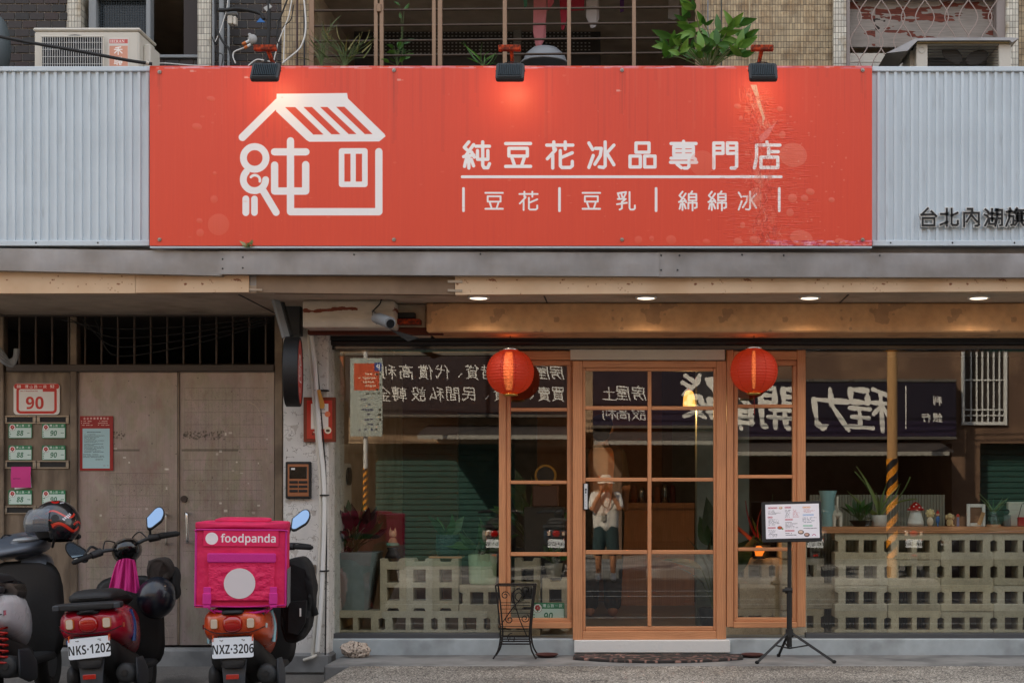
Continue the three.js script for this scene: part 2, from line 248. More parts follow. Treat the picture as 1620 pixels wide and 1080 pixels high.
const roughMap = tex(256, 256, (u, v) => 150 + 105 * fb(u, v, 6, 5, 3), 0.7, 0.7, true);
const fineBump = bumpOf(256, 0.25, (u, v) => fb(u, v, 16, 4, 9));
const coarseBump = bumpOf(256, 0.9, (u, v) => fb(u, v, 8, 5, 4));
const TX = {
  concrete: tex(512, 512, (u, v) => { const c = stained([194, 182, 162], [154, 141, 122], 0.9, 4, 11)(u, v); return spk(u, v, 256, 3) > 0.975 ? mulc(c, 0.72) : mulc(c, 0.95 + 0.1 * spk(u, v, 256, 8)); }, 0.8),
  terrazzo: tex(1024, 1024, (u, v) => { const k = fb(u, v, 128, 2, 2), s = spk(u, v, 240, 5), g = fb(u, v, 5, 4, 8); let c = s > 0.78 ? [200, 195, 184] : s > 0.5 ? [146, 140, 130] : s > 0.2 ? [108, 103, 96] : [54, 52, 50]; c = mixc(c, [124, 119, 111], clamp(k * 0.3)); const q = fb(u, v, 24, 3, 77); return mulc(c, (0.74 + 0.42 * g) * (q > 0.74 ? 0.72 : 1)); }, 1.9),
  strip: tex(512, 512, stained([138, 138, 136], [96, 97, 97], 1, 4, 21), 1.4),
  apron: tex(512, 512, (u, v) => { const c = stained([104, 101, 97], [70, 68, 66], 1, 4, 31)(u, v); return mulc(c, 0.9 + 0.2 * spk(u, v, 256, 6)); }, 1.6),
  asphalt: tex(1024, 1024, (u, v) => { const c = mulc([72, 71, 70], 0.82 + 0.3 * fb(u, v, 8, 4, 5)); return mulc(c, 0.75 + 0.5 * spk(u, v, 512, 7)); }, 2.5),
  curb: tex(512, 512, stained([166, 174, 176], [126, 130, 130], 0.8, 4, 41), 1.1),
  plaster: tex(512, 512, (u, v) => { const a = fb(u, v, 5, 5, 51), b = fb(u, v, 40, 3, 53); let c = mixc([216, 170, 124], [198, 148, 102], clamp((a - 0.35) * 2.2)); if (fb(u, v, 12, 4, 57) > 0.66) c = mixc(c, [150, 116, 88], 0.5); return mulc(c, 0.94 + 0.12 * b); }, 1.6),
  beige: tex(512, 512, (u, v) => { const a = fb(u, v, 4, 5, 61), sp = fb(u, v, 64, 3, 63), st = fb(u, v, 6, 4, 67); let c = mulc(mixc([210, 180, 146], [196, 162, 126], clamp((st - 0.45) * 3)), 0.94 + 0.12 * a); if (sp > 0.76) c = mixc(c, [120, 66, 40], clamp((sp - 0.76) * 12)); return c; }, 1.7),
  soffit: tex(512, 512, stained([190, 172, 150], [158, 138, 116], 0.8, 4, 71), 1.5),
  zinc: tex(512, 512, (u, v) => { const a = fb(u, v, 4, 5, 81), w = fb(u, v * 0.25, 32, 3, 83); return mulc(mixc([158, 157, 157], [136, 133, 130], clamp((a - 0.42) * 3)), 0.97 + 0.06 * w); }, 1.3),
  peel: tex(512, 512, (u, v) => { const a = fb(u, v, 6, 5, 91), b = fb(u, v, 20, 4, 93), cr = Math.abs(fb(u, v, 12, 3, 95) - 0.5); const c2 = Math.abs(fb(u, v, 24, 3, 97) - 0.5); let c = mulc([208, 205, 199], 0.9 + 0.16 * a); if (cr < 0.006 && b > 0.5) c = [92, 86, 80]; if (c2 < 0.01 && a > 0.52) c = mixc(c, [96, 90, 84], 0.8); if (b > 0.72) c = mixc(c, [160, 152, 142], 0.6); return c; }, 0.9),
  wood: tex(512, 512, (u, v) => { const w = fb(u, v, 4, 3, 101) * 0.14, r = Math.sin((u + w + 0.02 * Math.sin(v * 6.28)) * 6.28 * 22 + 4 * fb(u, v, 3, 3, 103)), f = vn(u, v * 0.04, 256, 105); return mulc(mixc([208, 150, 106], [172, 112, 74], 0.4 + 0.13 * r + 0.3 * (f - 0.5)), 0.94 + 0.12 * fb(u, v, 8, 3, 107)); }, 0.36, 1.3),
  blue: tex(512, 512, (u, v) => { const a = fb(u, v, 4, 5, 111), s = fb(u, v * 0.12, 48, 3, 113); let c = mulc([200, 211, 217], 0.94 + 0.1 * a); if (s > 0.7) c = mixc(c, [178, 186, 190], clamp((s - 0.7) * 3)); return c; }, 1.4),
  rust: tex(256, 256, (u, v) => { const a = fb(u, v, 8, 5, 121); return mixc([176, 62, 22], [88, 34, 18], clamp((a - 0.35) * 3)); }, 0.12),
  mosaic: (() => { const f = (u, v) => { const x = (u * 16) % 1, y = (v * 8) % 1, j = x < 0.1 || y < 0.06; return [j, Math.floor(u * 16), Math.floor(v * 8)]; };
    return { map: (a, jc, s) => tex(512, 512, (u, v) => { const [j, i, k] = f(u, v), n = fb(u, v, 4, 4, s); return j ? mulc(jc, 0.8 + 0.4 * n) : mulc(mixc(a, [a[0] * 0.74, a[1] * 0.66, a[2] * 0.55], clamp((n - 0.45) * 2.4)), 0.88 + 0.24 * hsh(i, k, s)); }, 0.33, 0.36), bump: tex(256, 256, (u, v) => (f(u, v)[0] ? 0 : 255), 0.33, 0.36, true) }; })(),
  gunny: bumpOf(256, 0.03, (u, v) => 0.5 + 0.25 * Math.sin(u * 6.283 * 12) + 0.25 * Math.sin(v * 6.283 * 12)),
};
const W = (map, rough = 0.85, bump = fineBump, bs = 0.0015, o = {}) => M(0xffffff, rough, { map, bumpMap: bump, bumpScale: bs, ...o });
const MT = {
  concrete: W(TX.concrete, 0.92, fineBump, 0.002), terrazzo: W(TX.terrazzo, 0.8, fineBump, 0.002), strip: W(TX.strip, 0.9, coarseBump, 0.004), apron: W(TX.apron, 0.9, coarseBump, 0.004),
  asphalt: W(TX.asphalt, 0.9, fineBump, 0.004), curb: W(TX.curb, 0.85, coarseBump, 0.004), plaster: W(TX.plaster, 0.9, coarseBump, 0.006), beige: W(TX.beige, 0.7, coarseBump, 0.0012),
  soffit: W(TX.soffit, 0.9, coarseBump, 0.003), zinc: W(TX.zinc, 0.55, coarseBump, 0.004, { metalness: 0.35, roughnessMap: roughMap }), peel: W(TX.peel, 0.85, coarseBump, 0.006), wood: W(TX.wood, 0.5, fineBump, 0.0006),
  blue: W(TX.blue, 0.45, coarseBump, 0.003), rust: W(TX.rust, 0.95, fineBump, 0.003),
  tileBeige: M(0xffffff, 0.4, { map: TX.mosaic.map([172, 152, 118], [80, 72, 60], 3), bumpMap: TX.mosaic.bump, bumpScale: 0.003 }),
  tilePale: M(0xf0f0f0, 0.35, { map: TX.mosaic.map([206, 200, 184], [104, 98, 88], 5), bumpMap: TX.mosaic.bump, bumpScale: 0.003 }),
  black: M(0x131313, 0.6, { bumpMap: fineBump, bumpScale: 0.0006 }), blackGloss: M(0x0b0c0e, 0.18, { clearcoat: 0.5, clearcoatRoughness: 0.1 }), darkGrey: M(0x2c2f31, 0.6, { bumpMap: fineBump, bumpScale: 0.001 }), iron: M(0x1c1815, 0.65, { bumpMap: fineBump, bumpScale: 0.001, metalness: 0.3 }),
  rubber: M(0x121212, 0.85), chrome: M(0xcfd2d4, 0.18, { metalness: 1, roughnessMap: roughMap }), steel: M(0x9a958c, 0.4, { metalness: 0.8, roughnessMap: roughMap }), white: M(0xd8d8d4, 0.55, { bumpMap: fineBump, bumpScale: 0.0008 }), offwhite: M(0xc9c4b8, 0.7, { bumpMap: fineBump, bumpScale: 0.001 }),
  greyPipe: M(0x84888a, 0.6, { bumpMap: fineBump, bumpScale: 0.001 }), bronze: M(0x8d7159, 0.55, { metalness: 0.2, roughnessMap: roughMap }), darkBrown: M(0x241a16, 0.6), mirror: M(0x8fa3b8, 0.02, { metalness: 1 }),  // mirror: the blue of the reflected sky is put into its tint
  pane: new THREE.MeshPhysicalMaterial({ color: 0xe6ece8, roughness: 0.0, transmission: 1, thickness: 0, ior: 2.05 }),
  clear: new THREE.MeshPhysicalMaterial({ color: 0xffffff, roughness: 0.02, transmission: 1, thickness: 0, ior: 1.5 }),
  room: W(TX.soffit, 0.9, coarseBump, 0.003),
};
// ---------------------------------------------------------------- ground
const ROAD = -0.25, XE = -1.95;
function sheet(pts, y) {                                  // a level sheet; pts in x, z order
  const g = new THREE.ShapeGeometry(new THREE.Shape(pts.map(([x, z]) => new THREE.Vector2(x, -z)))); g.rotateX(-Math.PI / 2).translate(0, y, 0); return metric(g);
}
struct('road', sheet([[-60, -40], [60, -40], [60, 70], [-60, 70]], ROAD), MT.asphalt);
struct('shop_terrace', cb(XE, 9, ROAD - 0.1, 0, 0.67, 2.0, 0.015), MT.terrazzo);
struct('concrete_strip', cb(-2.12, 9, ROAD - 0.1, 0.002, -0.06, 0.669, 0.012), MT.strip);
struct('kerb', cb(XE + 0.001, 9, ROAD - 0.1, -0.012, 2.001, 2.16, 0.02), M(0x8a4a38, 0.85, { map: TX.strip, bumpMap: coarseBump, bumpScale: 0.004 }));
{
  const s = new THREE.Shape([[0.4, -0.09], [-0.2, -0.115], [-0.6, ROAD + 0.06], [-2.45, ROAD + 0.058], [-2.45, ROAD - 0.1], [0.4, ROAD - 0.1]].map(([z, y]) => new THREE.Vector2(z, y)));
  const g = new THREE.ExtrudeGeometry(s, { depth: 8, bevelEnabled: false }); g.rotateY(Math.PI / 2).translate(XE - 8.002, 0, 0);
  struct('pavement_apron', metric(g), MT.apron);
  struct('gate_step', cb(-5.9, -2.56, -0.2, 0.03, -0.5, -0.12, 0.02), MT.strip);
}
const paint = M(0xc4c4bc, 0.7, { bumpMap: fineBump, bumpScale: 0.002 });
[[5.0, 0.1], [7.7, 0.1], [8.5, 0.1]].forEach(([z, w]) => struct('road_marking', sheet([[-30, z], [30, z], [30, z + w], [-30, z + w]], ROAD + 0.004), paint));
struct('far_pavement', cb(-30, 30, ROAD - 0.1, ROAD + 0.14, 11.0, 13.6, 0.02), MT.strip);
// ---------------------------------------------------------------- the shop's own building
function poly(pts, z, d) {                                // a slab whose front outline is given in photo pixels on plane z
  const g = new THREE.ExtrudeGeometry(new THREE.Shape(pts.map(([a, b]) => { const p = P(a, b, z); return new THREE.Vector2(p.x, p.y); })), { depth: d, bevelEnabled: false });
  return metric(g.translate(0, 0, z - d));
}
const SOF = 2.52;
const house = thing('shophouse', 'tiled apartment building with a shop on its ground floor', 'building', [0, 0, -2]);
part(house, 'upper_wall', bx(-12, 10, 5.02, 8.4, -0.2, 0), MT.tileBeige);
part(house, 'roof', bx(-12.2, 10.2, 8.4, 8.6, -6.2, 0.3), MT.strip);
part(house, 'rear_wall', bx(-12, 10, ROAD - 0.1, 8.4, -6.2, -6), MT.strip);
part(house, 'side_wall', bx(-12, -11.8, ROAD - 0.1, 8.4, -6, -0.2), MT.strip); part(house, 'side_wall', bx(9.8, 10, ROAD - 0.1, 8.4, -6, -0.2), MT.strip);
part(house, 'front_wall', bx(-12, -5.2, ROAD - 0.1, 5.02, -0.2, 0), MT.tilePale); part(house, 'front_wall', bx(4.4, 10, ROAD - 0.1, 5.02, -0.2, 0), MT.tilePale);
part(house, 'floor_slab', bx(-5.2, 4.4, 2.62, 2.9, -6, 0.2), MT.strip);
part(house, 'party_wall', bx(-2.5, -2.3, -0.1, 2.62, -6, -0.12), MT.soffit);
part(house, 'party_wall', bx(3.95, 4.1, 0.1, 2.62, -6, 0.05), MT.soffit);
// the painted pillar between gate and shop window
const PZ = 0.2;
part(house, 'pillar', [(() => { const a = P(447, 0, PZ), b = P(519, 0, PZ); return cb(a.x, b.x, -0.1, SOF, -0.35, PZ, 0.012); })()], MT.peel, 'pillar with peeling white paint');
part(house, 'pillar_footing', cb(P(445, 0, PZ).x, P(524, 0, PZ).x, -0.12, 0.035, -0.1, PZ + 0.03, 0.02), MT.strip);
// lintel over the shop window and the boxed beam end at its left
part(house, 'lintel', (() => { const a = P(674, 525, 0.5), b = P(1720, 478, 0.5); return cb(a.x, b.x, a.y, SOF - 0.004, 0.0, 0.5, 0.01); })(), MT.plaster, 'ochre painted concrete lintel');
part(house, 'beam_end', (() => { const a = P(478, 518, 0.62), b = P(623, 477, 0.62); return cb(a.x, b.x, a.y, SOF - 0.004, 0.05, 0.62, 0.01); })(),
  M(0xffffff, 0.85, { map: tex(512, 256, (u, v) => { let c = mulc([186, 176, 160], 0.9 + 0.2 * fb(u, v, 8, 4, 3)); const k = Math.abs(v - 0.42 - 0.06 * Math.sin(u * 9)) * 3 + Math.max(0, 0.42 - u) * 2.5 + 0.35 * fb(u, v, 16, 4, 7); if (k < 0.36) c = mulc([112, 56, 38], 0.8 + 0.4 * fb(u, v, 32, 3, 9)); return c; }, 0.632, 0.17), bumpMap: coarseBump, bumpScale: 0.004 }), 'white beam end with a rusty bare patch');
part(house, 'lintel_infill', (() => { const a = P(624, 527, 0.42), b = P(673, 478, 0.42); return cb(a.x, b.x, a.y, SOF - 0.004, 0.02, 0.42, 0.006); })(), W(TX.soffit, 0.9, coarseBump, 0.004));
part(house, 'timber_batten', pc(486, 518, 700, 529, 0.44, 0.06), M(0x6d4430, 0.85, { map: TX.wood, bumpMap: coarseBump, bumpScale: 0.004 }));
part(house, 'anchor_bracket', pc(624, 504, 664, 512, 0.5, 0.08, 0.004), MT.rust); part(house, 'anchor_bracket', pc(626, 494, 656, 503, 0.47, 0.05, 0.004), MT.black);
// kerb wall that carries the shop window
part(house, 'window_kerb', (() => { const a = P(519, 1035, 0.05), b = P(1720, 1010, 0.05); return cb(a.x, b.x, -0.05, b.y, -0.25, 0.05, 0.01); })(), MT.curb, 'low blue grey painted kerb under the windows');

// ---- upper floor: tiled piers, dark brick panels, windows
const UZ = 0.0, slabTop = 2.9;
const pier = (x0, x1, z = 0.06, m = MT.tilePale) => part(house, 'tiled_pier', (() => { const a = P(x0, 0, z), b = P(x1, 0, z); return bx(a.x, b.x, slabTop, 5.02, z - 0.3, z); })(), m);
pier(106, 127); pier(312, 333); pier(445, 490, 0.03, MT.tileBeige); pier(1108, 1318, 0.02, MT.tileBeige); pier(1319, 1339, 0.08); pier(1592, 1612, 0.06); pier(1612, 1720, 0.0, MT.tileBeige);
const brickM = [0x1d1512, 0x2a1915, 0x151110, 0x231a18].map((c) => M(c, 0.5, { bumpMap: fineBump, bumpScale: 0.001 })), jointM = M(0xa49e94, 0.9, { bumpMap: fineBump, bumpScale: 0.002 });
function brickPanel(x0, x1) {
  const a = P(x0, 104, UZ), b = P(x1, -6, UZ), back = part(house, 'brick_panel', bx(a.x, b.x, slabTop, 5.02, -0.2, UZ - 0.004), jointM);
  const w = 0.108, h = 0.0605; let row = 0;
  for (let y = 4.18; y < 4.9; y += h, row++) for (let x = a.x - (row % 2) * w / 2; x < b.x; x += w) { const l = Math.max(x + 0.003, a.x), r = Math.min(x + w - 0.003, b.x); if (r - l > 0.012) part(back, 'brick', cb(l, r, y + 0.003, y + h - 0.003, UZ - 0.003, UZ + rr(0.004, 0.007), 0.002), brickM[Math.floor(rnd() * 4)]); }
}
brickPanel(-70, 106); brickPanel(333, 446);
part(house, 'brick_panel', bx(P(237, 0, 0).x, P(312, 0, 0).x, slabTop, P(0, 93, 0).y, -0.2, -0.006), jointM);
{ const back = house.children.at(-1); for (const y of [93, 104]) for (let x = 237 + (y === 93 ? 0 : -11); x < 312; x += 23) part(back, 'brick', pc(Math.max(x, 237) + 0.6, y, Math.min(x + 22.4, 312), y + 12, 0.004, 0.01, 0.002), brickM[Math.floor(rnd() * 4)]); }
// left window: white frame, wire screen, dark opening
const wl = part(house, 'window_frame', [pc(139, -10, 151, 106, 0.02, 0.12), pc(230, -10, 237, 106, 0.02, 0.08), pc(151, -10, 230, -4, 0.02, 0.08), pc(236.5, 86, 312, 91, 0.03, 0.1), pc(224, 82, 238, 106, 0.0, 0.05)], MT.greyPipe);
part(wl, 'insect_screen', [...Array(20)].map((_, i) => pb(151 + i * 4, -8, 151.7 + i * 4, 104, -0.03, 0.003)).concat([...Array(28)].map((_, i) => pb(151, -8 + i * 4, 230, -7.3 + i * 4, -0.033, 0.003))), M(0x39444c, 0.7)).userData.kind = 'stuff';
part(wl, 'pane', pb(151, -8, 230, 104, -0.06, 0.006), M(0x141a1c, 0.2));
part(house, 'shutter_panel', pb(290, -10, 312, 87, -0.02, 0.05), MT.darkBrown);
part(house, 'room_wall', bx(-5.2, -2.5, 2.9, 5.02, -3.9, -3.8), MT.room); part(house, 'room_ceiling', bx(-5.2, -2.5, 5.02, 5.2, -3.9, -0.2), MT.room); part(house, 'room_wall', bx(-2.5, -2.4, 2.9, 5.02, -3.9, -0.3), MT.room); part(house, 'room_wall', bx(-5.3, -5.2, 2.9, 5.02, -3.9, -0.2), MT.room);
// balcony room behind the bronze grille
const BAL = [P(490, 0, 0).x, P(1108, 0, 0).x];
part(house, 'balcony_back_wall', bx(BAL[0] - 0.3, BAL[1] + 0.3, 2.9, 5.02, -3.0, -2.9), M(0x6b5c4e, 0.9, { bumpMap: coarseBump, bumpScale: 0.003 }));  // wall colour darkened: shade of the deep balcony is put into it
part(house, 'balcony_ceiling', bx(BAL[0] - 0.3, BAL[1] + 0.3, 5.02, 5.2, -3.0, 0), MT.soffit);
part(house, 'balcony_side_wall', bx(BAL[0] - 0.4, BAL[0] - 0.3, 2.9, 5.02, -2.9, -0.3), MT.room); part(house, 'balcony_side_wall', bx(BAL[1] + 0.3, BAL[1] + 0.4, 2.9, 5.02, -2.9, -0.3), MT.room);
{ const bw = part(house, 'balcony_window', pb(700, -40, 800, 14, -1.3, 0.06), M(0x5c656c, 0.3)); part(bw, 'sill', pb(640, 26, 830, 36, -1.25, 0.1), MT.greyPipe); part(bw, 'louvre_panel', pb(560, 38, 950, 110, -1.28, 0.05), M(0x2a2c30, 0.5));
  part(bw, 'perforated_screen', [...Array(9)].flatMap((_, r) => [...Array(56)].map((_, c) => pb(590 + c * 6.2, 40 + r * 5.4, 592.6 + c * 6.2, 41.4 + r * 5.4, -1.24, 0.004))), M(0xa9aeb2, 0.3)).userData.kind = 'stuff';
  part(bw, 'mullion', pb(812, 36, 824, 110, -1.24, 0.04), MT.greyPipe); }
// bronze steel grille
const gr = part(house, 'window_grille', [pc(488, -12, 496, 106, 0.1, 0.04)], MT.bronze, 'bronze painted steel window grille');
for (const [a, b] of [[591, 597], [600, 606], [683, 689], [692, 699], [795, 801.5], [897, 903], [1000, 1006], [1100, 1108]]) part(gr, 'post', pc(a, -12, b, 110, 0.1, 0.035, 0.003), MT.bronze);
part(gr, 'hinge', pc(595, 5, 602, 18, 0.115, 0.03, 0.004), MT.bronze);
for (const y of [-10, 14, 38.5, 62.5, 86]) part(gr, 'bar', rod(P(490, y + 3, 0.085), P(1107, y - 3, 0.085), 0.009, 0.009, 8), M(0x4a3d33, 0.5, { metalness: 0.4 }));
// boarded window at the right
part(house, 'window_frame', [pc(1339, -10, 1345, 106, 0.06, 0.2), pc(1577, -10, 1592, 106, 0.04, 0.2), pc(1345, -12, 1577, -6, 0.05, 0.1)], M(0x8f8580, 0.7, { bumpMap: coarseBump, bumpScale: 0.003 }));
part(house, 'weathered_board', pb(1345, -12, 1577, 74, -0.05, 0.02), M(0xffffff, 0.9, { map: tex(512, 512, (u, v) => { const a = fb(u, v, 4, 5, 141), g = vn(u * 0.1, v, 128, 143); let c = mulc([158, 150, 142], 0.85 + 0.2 * a + 0.12 * (g - 0.5)); const k = fb(u * 0.5, v, 10, 4, 147); if (k > 0.63) c = mulc([112, 60, 48], 0.8 + 0.4 * g); if (a > 0.7 && k > 0.5) c = [44, 36, 32]; return c; }, 0.9, 0.5) }), 'grey board with flaking red brown paint');
part(house, 'room_wall', bx(P(1345, 0, 0).x - 0.2, P(1577, 0, 0).x + 0.2, 2.9, 5.02, -1.8, -1.7), MT.room); part(house, 'room_ceiling', bx(P(1345, 0, 0).x - 0.2, P(1577, 0, 0).x + 0.2, 5.02, 5.1, -1.8, -0.2), MT.room); part(house, 'sill_panel', pb(1345, 84, 1577, 108, -0.04, 0.05), MT.offwhite);
{ // wavy ornamental bars
  const wave = part(house, 'ornamental_grille', [pc(1341, 96, 1580, 98.5, 0.03, 0.012)], MT.offwhite);
  for (let i = 0; i < 7; i++) for (const s of [-1, 1]) { const cx = 1360 + i * 34.5, pts = []; for (let k = 0; k <= 9; k++) pts.push(P(cx + s * 9 * Math.cos(k * 1.05 + (i % 2 ? 3.1 : 0)) + s * 6, -12 + k * 13, 0.05)); part(wave, 'bar', tube(pts, 0.0045, 36, 5), M(0x9a8a82, 0.7)); }
}
// ---------------------------------------------------------------- canopy, parapet cladding and signboard
const can = thing('shop_canopy', 'grey metal canopy with a beige beam running across the shopfront', 'canopy', [-1, SOF, 0.5]);
part(can, 'soffit', bx(-5.2, 4.4, SOF, SOF + 0.05, -0.3, 0.93), MT.soffit);
part(can, 'added_backing', bx(-5.2, 4.4, SOF + 0.12, P(0, 112, 0.9).y, 0.88, 0.9), MT.zinc);  // backing sheet added to keep the gap under the sign dark
part(can, 'roof_deck', bx(-5.2, 4.4, SOF + 0.05, SOF + 0.12, 0.2, 0.93), MT.zinc);
for (const pts of [[[-70, 391.5], [350, 397.5], [350, 436], [-70, 426]], [[346, 397], [1043, 399.5], [1043, 437], [346, 433.5]], [[1041, 399], [1720, 401], [1720, 439], [1041, 437.5]]]) part(can, 'gutter_fascia', poly(pts, pts[0][0] === 346 ? 1.006 : 1.0, 0.06), MT.zinc, 'dull grey sheet metal gutter fascia');
part(can, 'gutter_bottom', poly([[-70, 424.5], [1720, 437], [1720, 436], [-70, 423.5]], 0.96, 0.1), MT.zinc);
for (const [x, y] of [[352, 410], [384, 407], [352, 425], [384, 424], [1046, 404], [1075, 404], [1046, 427], [1072, 427], [1174, 403], [1240, 404], [1392, 404], [760, 402], [560, 403]]) part(can, 'rivet', ball(P(x, y, 1.0).x, P(x, y, 1.0).y, 1.007, 0.006, 0.006, 0.004, 8, 5), MT.darkGrey);
part(can, 'front_beam', poly([[-70, 424], [213, 428], [213, 463.5], [-70, 464]], 0.95, 0.07), MT.beige); part(can, 'front_beam', poly([[213.6, 428], [393, 430], [393, 462], [213.6, 463]], 0.95, 0.07), MT.beige);
part(can, 'front_beam', poly([[405, 430], [719, 432], [719, 466], [405, 462.5]], 0.945, 0.06), M(0xb5a595, 0.7, { map: TX.soffit, bumpMap: coarseBump, bumpScale: 0.003 }), 'paler replacement length of front beam');
part(can, 'front_beam', poly([[719.8, 432], [1720, 434], [1720, 460], [719.8, 466]], 0.95, 0.07), MT.beige);
part(can, 'splice_plate', poly([[708, 443], [731, 443], [731, 447.5], [708, 447]], 0.956, 0.004), MT.steel); part(can, 'splice_plate', poly([[708, 457], [731, 458], [731, 462], [708, 461]], 0.956, 0.004), MT.steel);
part(can, 'beam_gap_shade', poly([[393, 430], [405, 430], [405, 452], [393, 452]], 0.9, 0.03), MT.darkBrown); part(can, 'splice_plate', poly([[394, 456], [414, 457], [414, 460], [394, 459]], 0.956, 0.004), MT.steel);  // dark brown piece painted in for the shade in the beam gap
for (let i = 0; i < 5; i++) part(can, 'soffit_seam', bx(-4.7 + i * 2.05, -4.69 + i * 2.05, SOF - 0.004, SOF - 0.001, -0.25, 0.87), MT.darkGrey);
// downlights
const downM = new THREE.MeshPhysicalMaterial({ color: 0xffffff, emissive: new THREE.Color(1, 0.8, 0.58), emissiveIntensity: 1.4 });
const SPOTS = [757, 1022, 1281, 1549];
SPOTS.forEach((px, i) => {
  const x = (px - CX) * 9.26 / FPX, t = thing('downlight', ['round recessed downlight lit in canopy above the left lantern', 'round recessed downlight lit in canopy above the glazed door', 'round recessed downlight lit in canopy right of the right lantern', 'round recessed downlight lit in canopy above the counter window'][i], 'downlight', [x, SOF, 0.74], 'downlights in the canopy');
  part(t, 'trim_ring', new THREE.TorusGeometry(0.068, 0.008, 8, 28).rotateX(Math.PI / 2).translate(x, SOF - 0.004, 0.74), MT.white);
  part(t, 'lamp_face', new THREE.CylinderGeometry(0.055, 0.055, 0.006, 24).translate(x, SOF - 0.006, 0.74), downM);
  const l = new THREE.SpotLight(new THREE.Color(1, 0.78, 0.54), 0.8, 0, 1.15, 0.9); l.position.set(0, -0.02, 0); l.target.position.set(0, -2, 0); l.castShadow = true; l.shadow.radius = 2.5; t.add(l, l.target);
});
// corrugated parapet cladding
function corrugated(x0, x1, label) {
  const z = 1.0, a = P(x0, 386, z), b = P(x1, 108, z), t = thing('corrugated_cladding', label, 'cladding', [(a.x + b.x) / 2, a.y, z], 'corrugated parapet panels');
  const pts = [], pitch = 0.0555; for (let x = a.x; x < b.x; x += pitch) pts.push([x, 0], [x + 0.031, 0], [x + 0.034, 0.013], [x + 0.0525, 0.013]);
  const v = []; for (let i = 0; i + 1 < pts.length; i++) { const [xa, za] = pts[i], [xb, zb] = pts[i + 1]; if (xb > b.x) break; for (const [x, y, q] of [[xa, a.y, za], [xb, a.y, zb], [xb, b.y, zb], [xa, a.y, za], [xb, b.y, zb], [xa, b.y, za]]) v.push(x, y, z - 0.015 + q); }
  const g = new THREE.BufferGeometry(); g.setAttribute('position', new THREE.Float32BufferAttribute(v, 3)); g.computeVertexNormals();
  part(t, 'sheet', metric(g), MT.blue);
  part(t, 'back_panel', bx(a.x, b.x, a.y, b.y, z - 0.05, z - 0.024), MT.zinc);
  part(t, 'top_trim', cb(a.x, b.x, b.y - 0.02, b.y + 0.012, z - 0.03, z + 0.006, 0.003), MT.blue); part(t, 'bottom_trim', cb(a.x, b.x, a.y - 0.012, a.y + 0.024, z - 0.03, z + 0.006, 0.003), MT.blue);
  for (let x = a.x + 0.12; x < b.x; x += 0.41) part(t, 'screw', ball(x, a.y + 0.008, z + 0.007, 0.006, 0.006, 0.004, 8, 5), MT.darkGrey);
  return t;
}
corrugated(-70, 236, 'pale blue corrugated metal panel under the air conditioner with the red label');
corrugated(1380.5, 1730, 'pale blue corrugated metal panel carrying black raised letters');
// the long red signboard
const SZ = 1.05, sgn = (() => { const a = P(236, 388.5, SZ), b = P(1380, 104, SZ); return { x0: a.x, x1: b.x, y0: a.y, y1: b.y }; })();
const board = thing('signboard', 'long orange red shop signboard with white house logo and lettering', 'signboard', [(sgn.x0 + sgn.x1) / 2, sgn.y0, SZ]);
const K = 2048 / 1144, SX = (x) => (x - 236) * K, SY = (y) => (y - 104) * K, SH = Math.round(284.5 * K);
function houseLogo(c, ox, oy, s) {                          // strokes in the logo's own units, 1268 x 1080
  c.save(); c.translate(ox, oy); c.scale(s, s); c.lineCap = c.lineJoin = 'round';
  const ln = (w, ...p) => { c.lineWidth = w; c.beginPath(); for (let i = 0; i < p.length; i += 2) i ? c.lineTo(p[i], p[i + 1]) : c.moveTo(p[0], p[1]); c.stroke(); };
  const pg = (...p) => { c.moveTo(p[0], p[1]); for (let i = 2; i < p.length; i += 2) c.lineTo(p[i], p[i + 1]); c.closePath(); };
  ln(58, 108, 408, 372, 148);
  c.beginPath(); pg(362, 85, 886, 80, 892, 120, 1165, 385, 1172, 402, 1125, 440, 605, 442, 582, 428, 357, 215);
  pg(425, 185, 635, 388, 710, 388, 500, 185); pg(562, 184, 770, 386, 835, 386, 625, 184); pg(686, 184, 898, 385, 955, 385, 740, 184); pg(805, 183, 1018, 385, 1075, 385, 866, 183); c.fill('evenodd');
  c.lineWidth = 52; c.beginPath(); c.arc(199, 562, 84, 0, 7); c.stroke();
  c.beginPath(); c.arc(197, 722, 83, 0.02, Math.PI * 1.24); c.stroke(); c.lineWidth = 20; c.beginPath(); c.arc(200, 728, 38, Math.PI * 1.22, 0.2); c.stroke();
  ln(54, 262, 806, 358, 966); ln(52, 133, 866, 133, 968); ln(50, 197, 866, 197, 968); ln(54, 346, 517, 580, 517);
  ln(55, 465, 435, 465, 961, 1122, 961, 1122, 515); ln(55, 347, 615, 347, 808, 578, 808, 578, 612); ln(42, 845, 510, 1018, 510, 1018, 758, 845, 758, 845, 510); ln(40, 931, 510, 931, 758);
  c.restore();
}
const bubbles = [[345, 355, 17, 17], [311, 200, 8, 5], [333, 156, 7, 4], [338, 315, 6, 6], [315, 349, 5, 4], [316, 368, 6, 6], [339, 274, 3, 3], [1255, 245, 22, 19], [1111, 258, 20, 20], [1167, 168, 6, 4], [1234, 172, 5, 4], [1238, 213, 5, 6], [1254, 313, 7, 7], [1250, 336, 6, 6], [1273, 313, 6, 5], [1282, 303, 7, 5], [1316, 316, 5, 4], [1195, 312, 11, 16], [1201, 282, 8, 8], [1168, 381, 7, 5], [1195, 379, 9, 6], [1268, 376, 18, 12], [1330, 382, 9, 5], [1118, 382, 6, 4], [1010, 379, 6, 6], [1031, 377, 4, 4], [1062, 379, 8, 7], [1175, 356, 4, 5], [1172, 187, 3, 4], [1185, 150, 4, 3]];
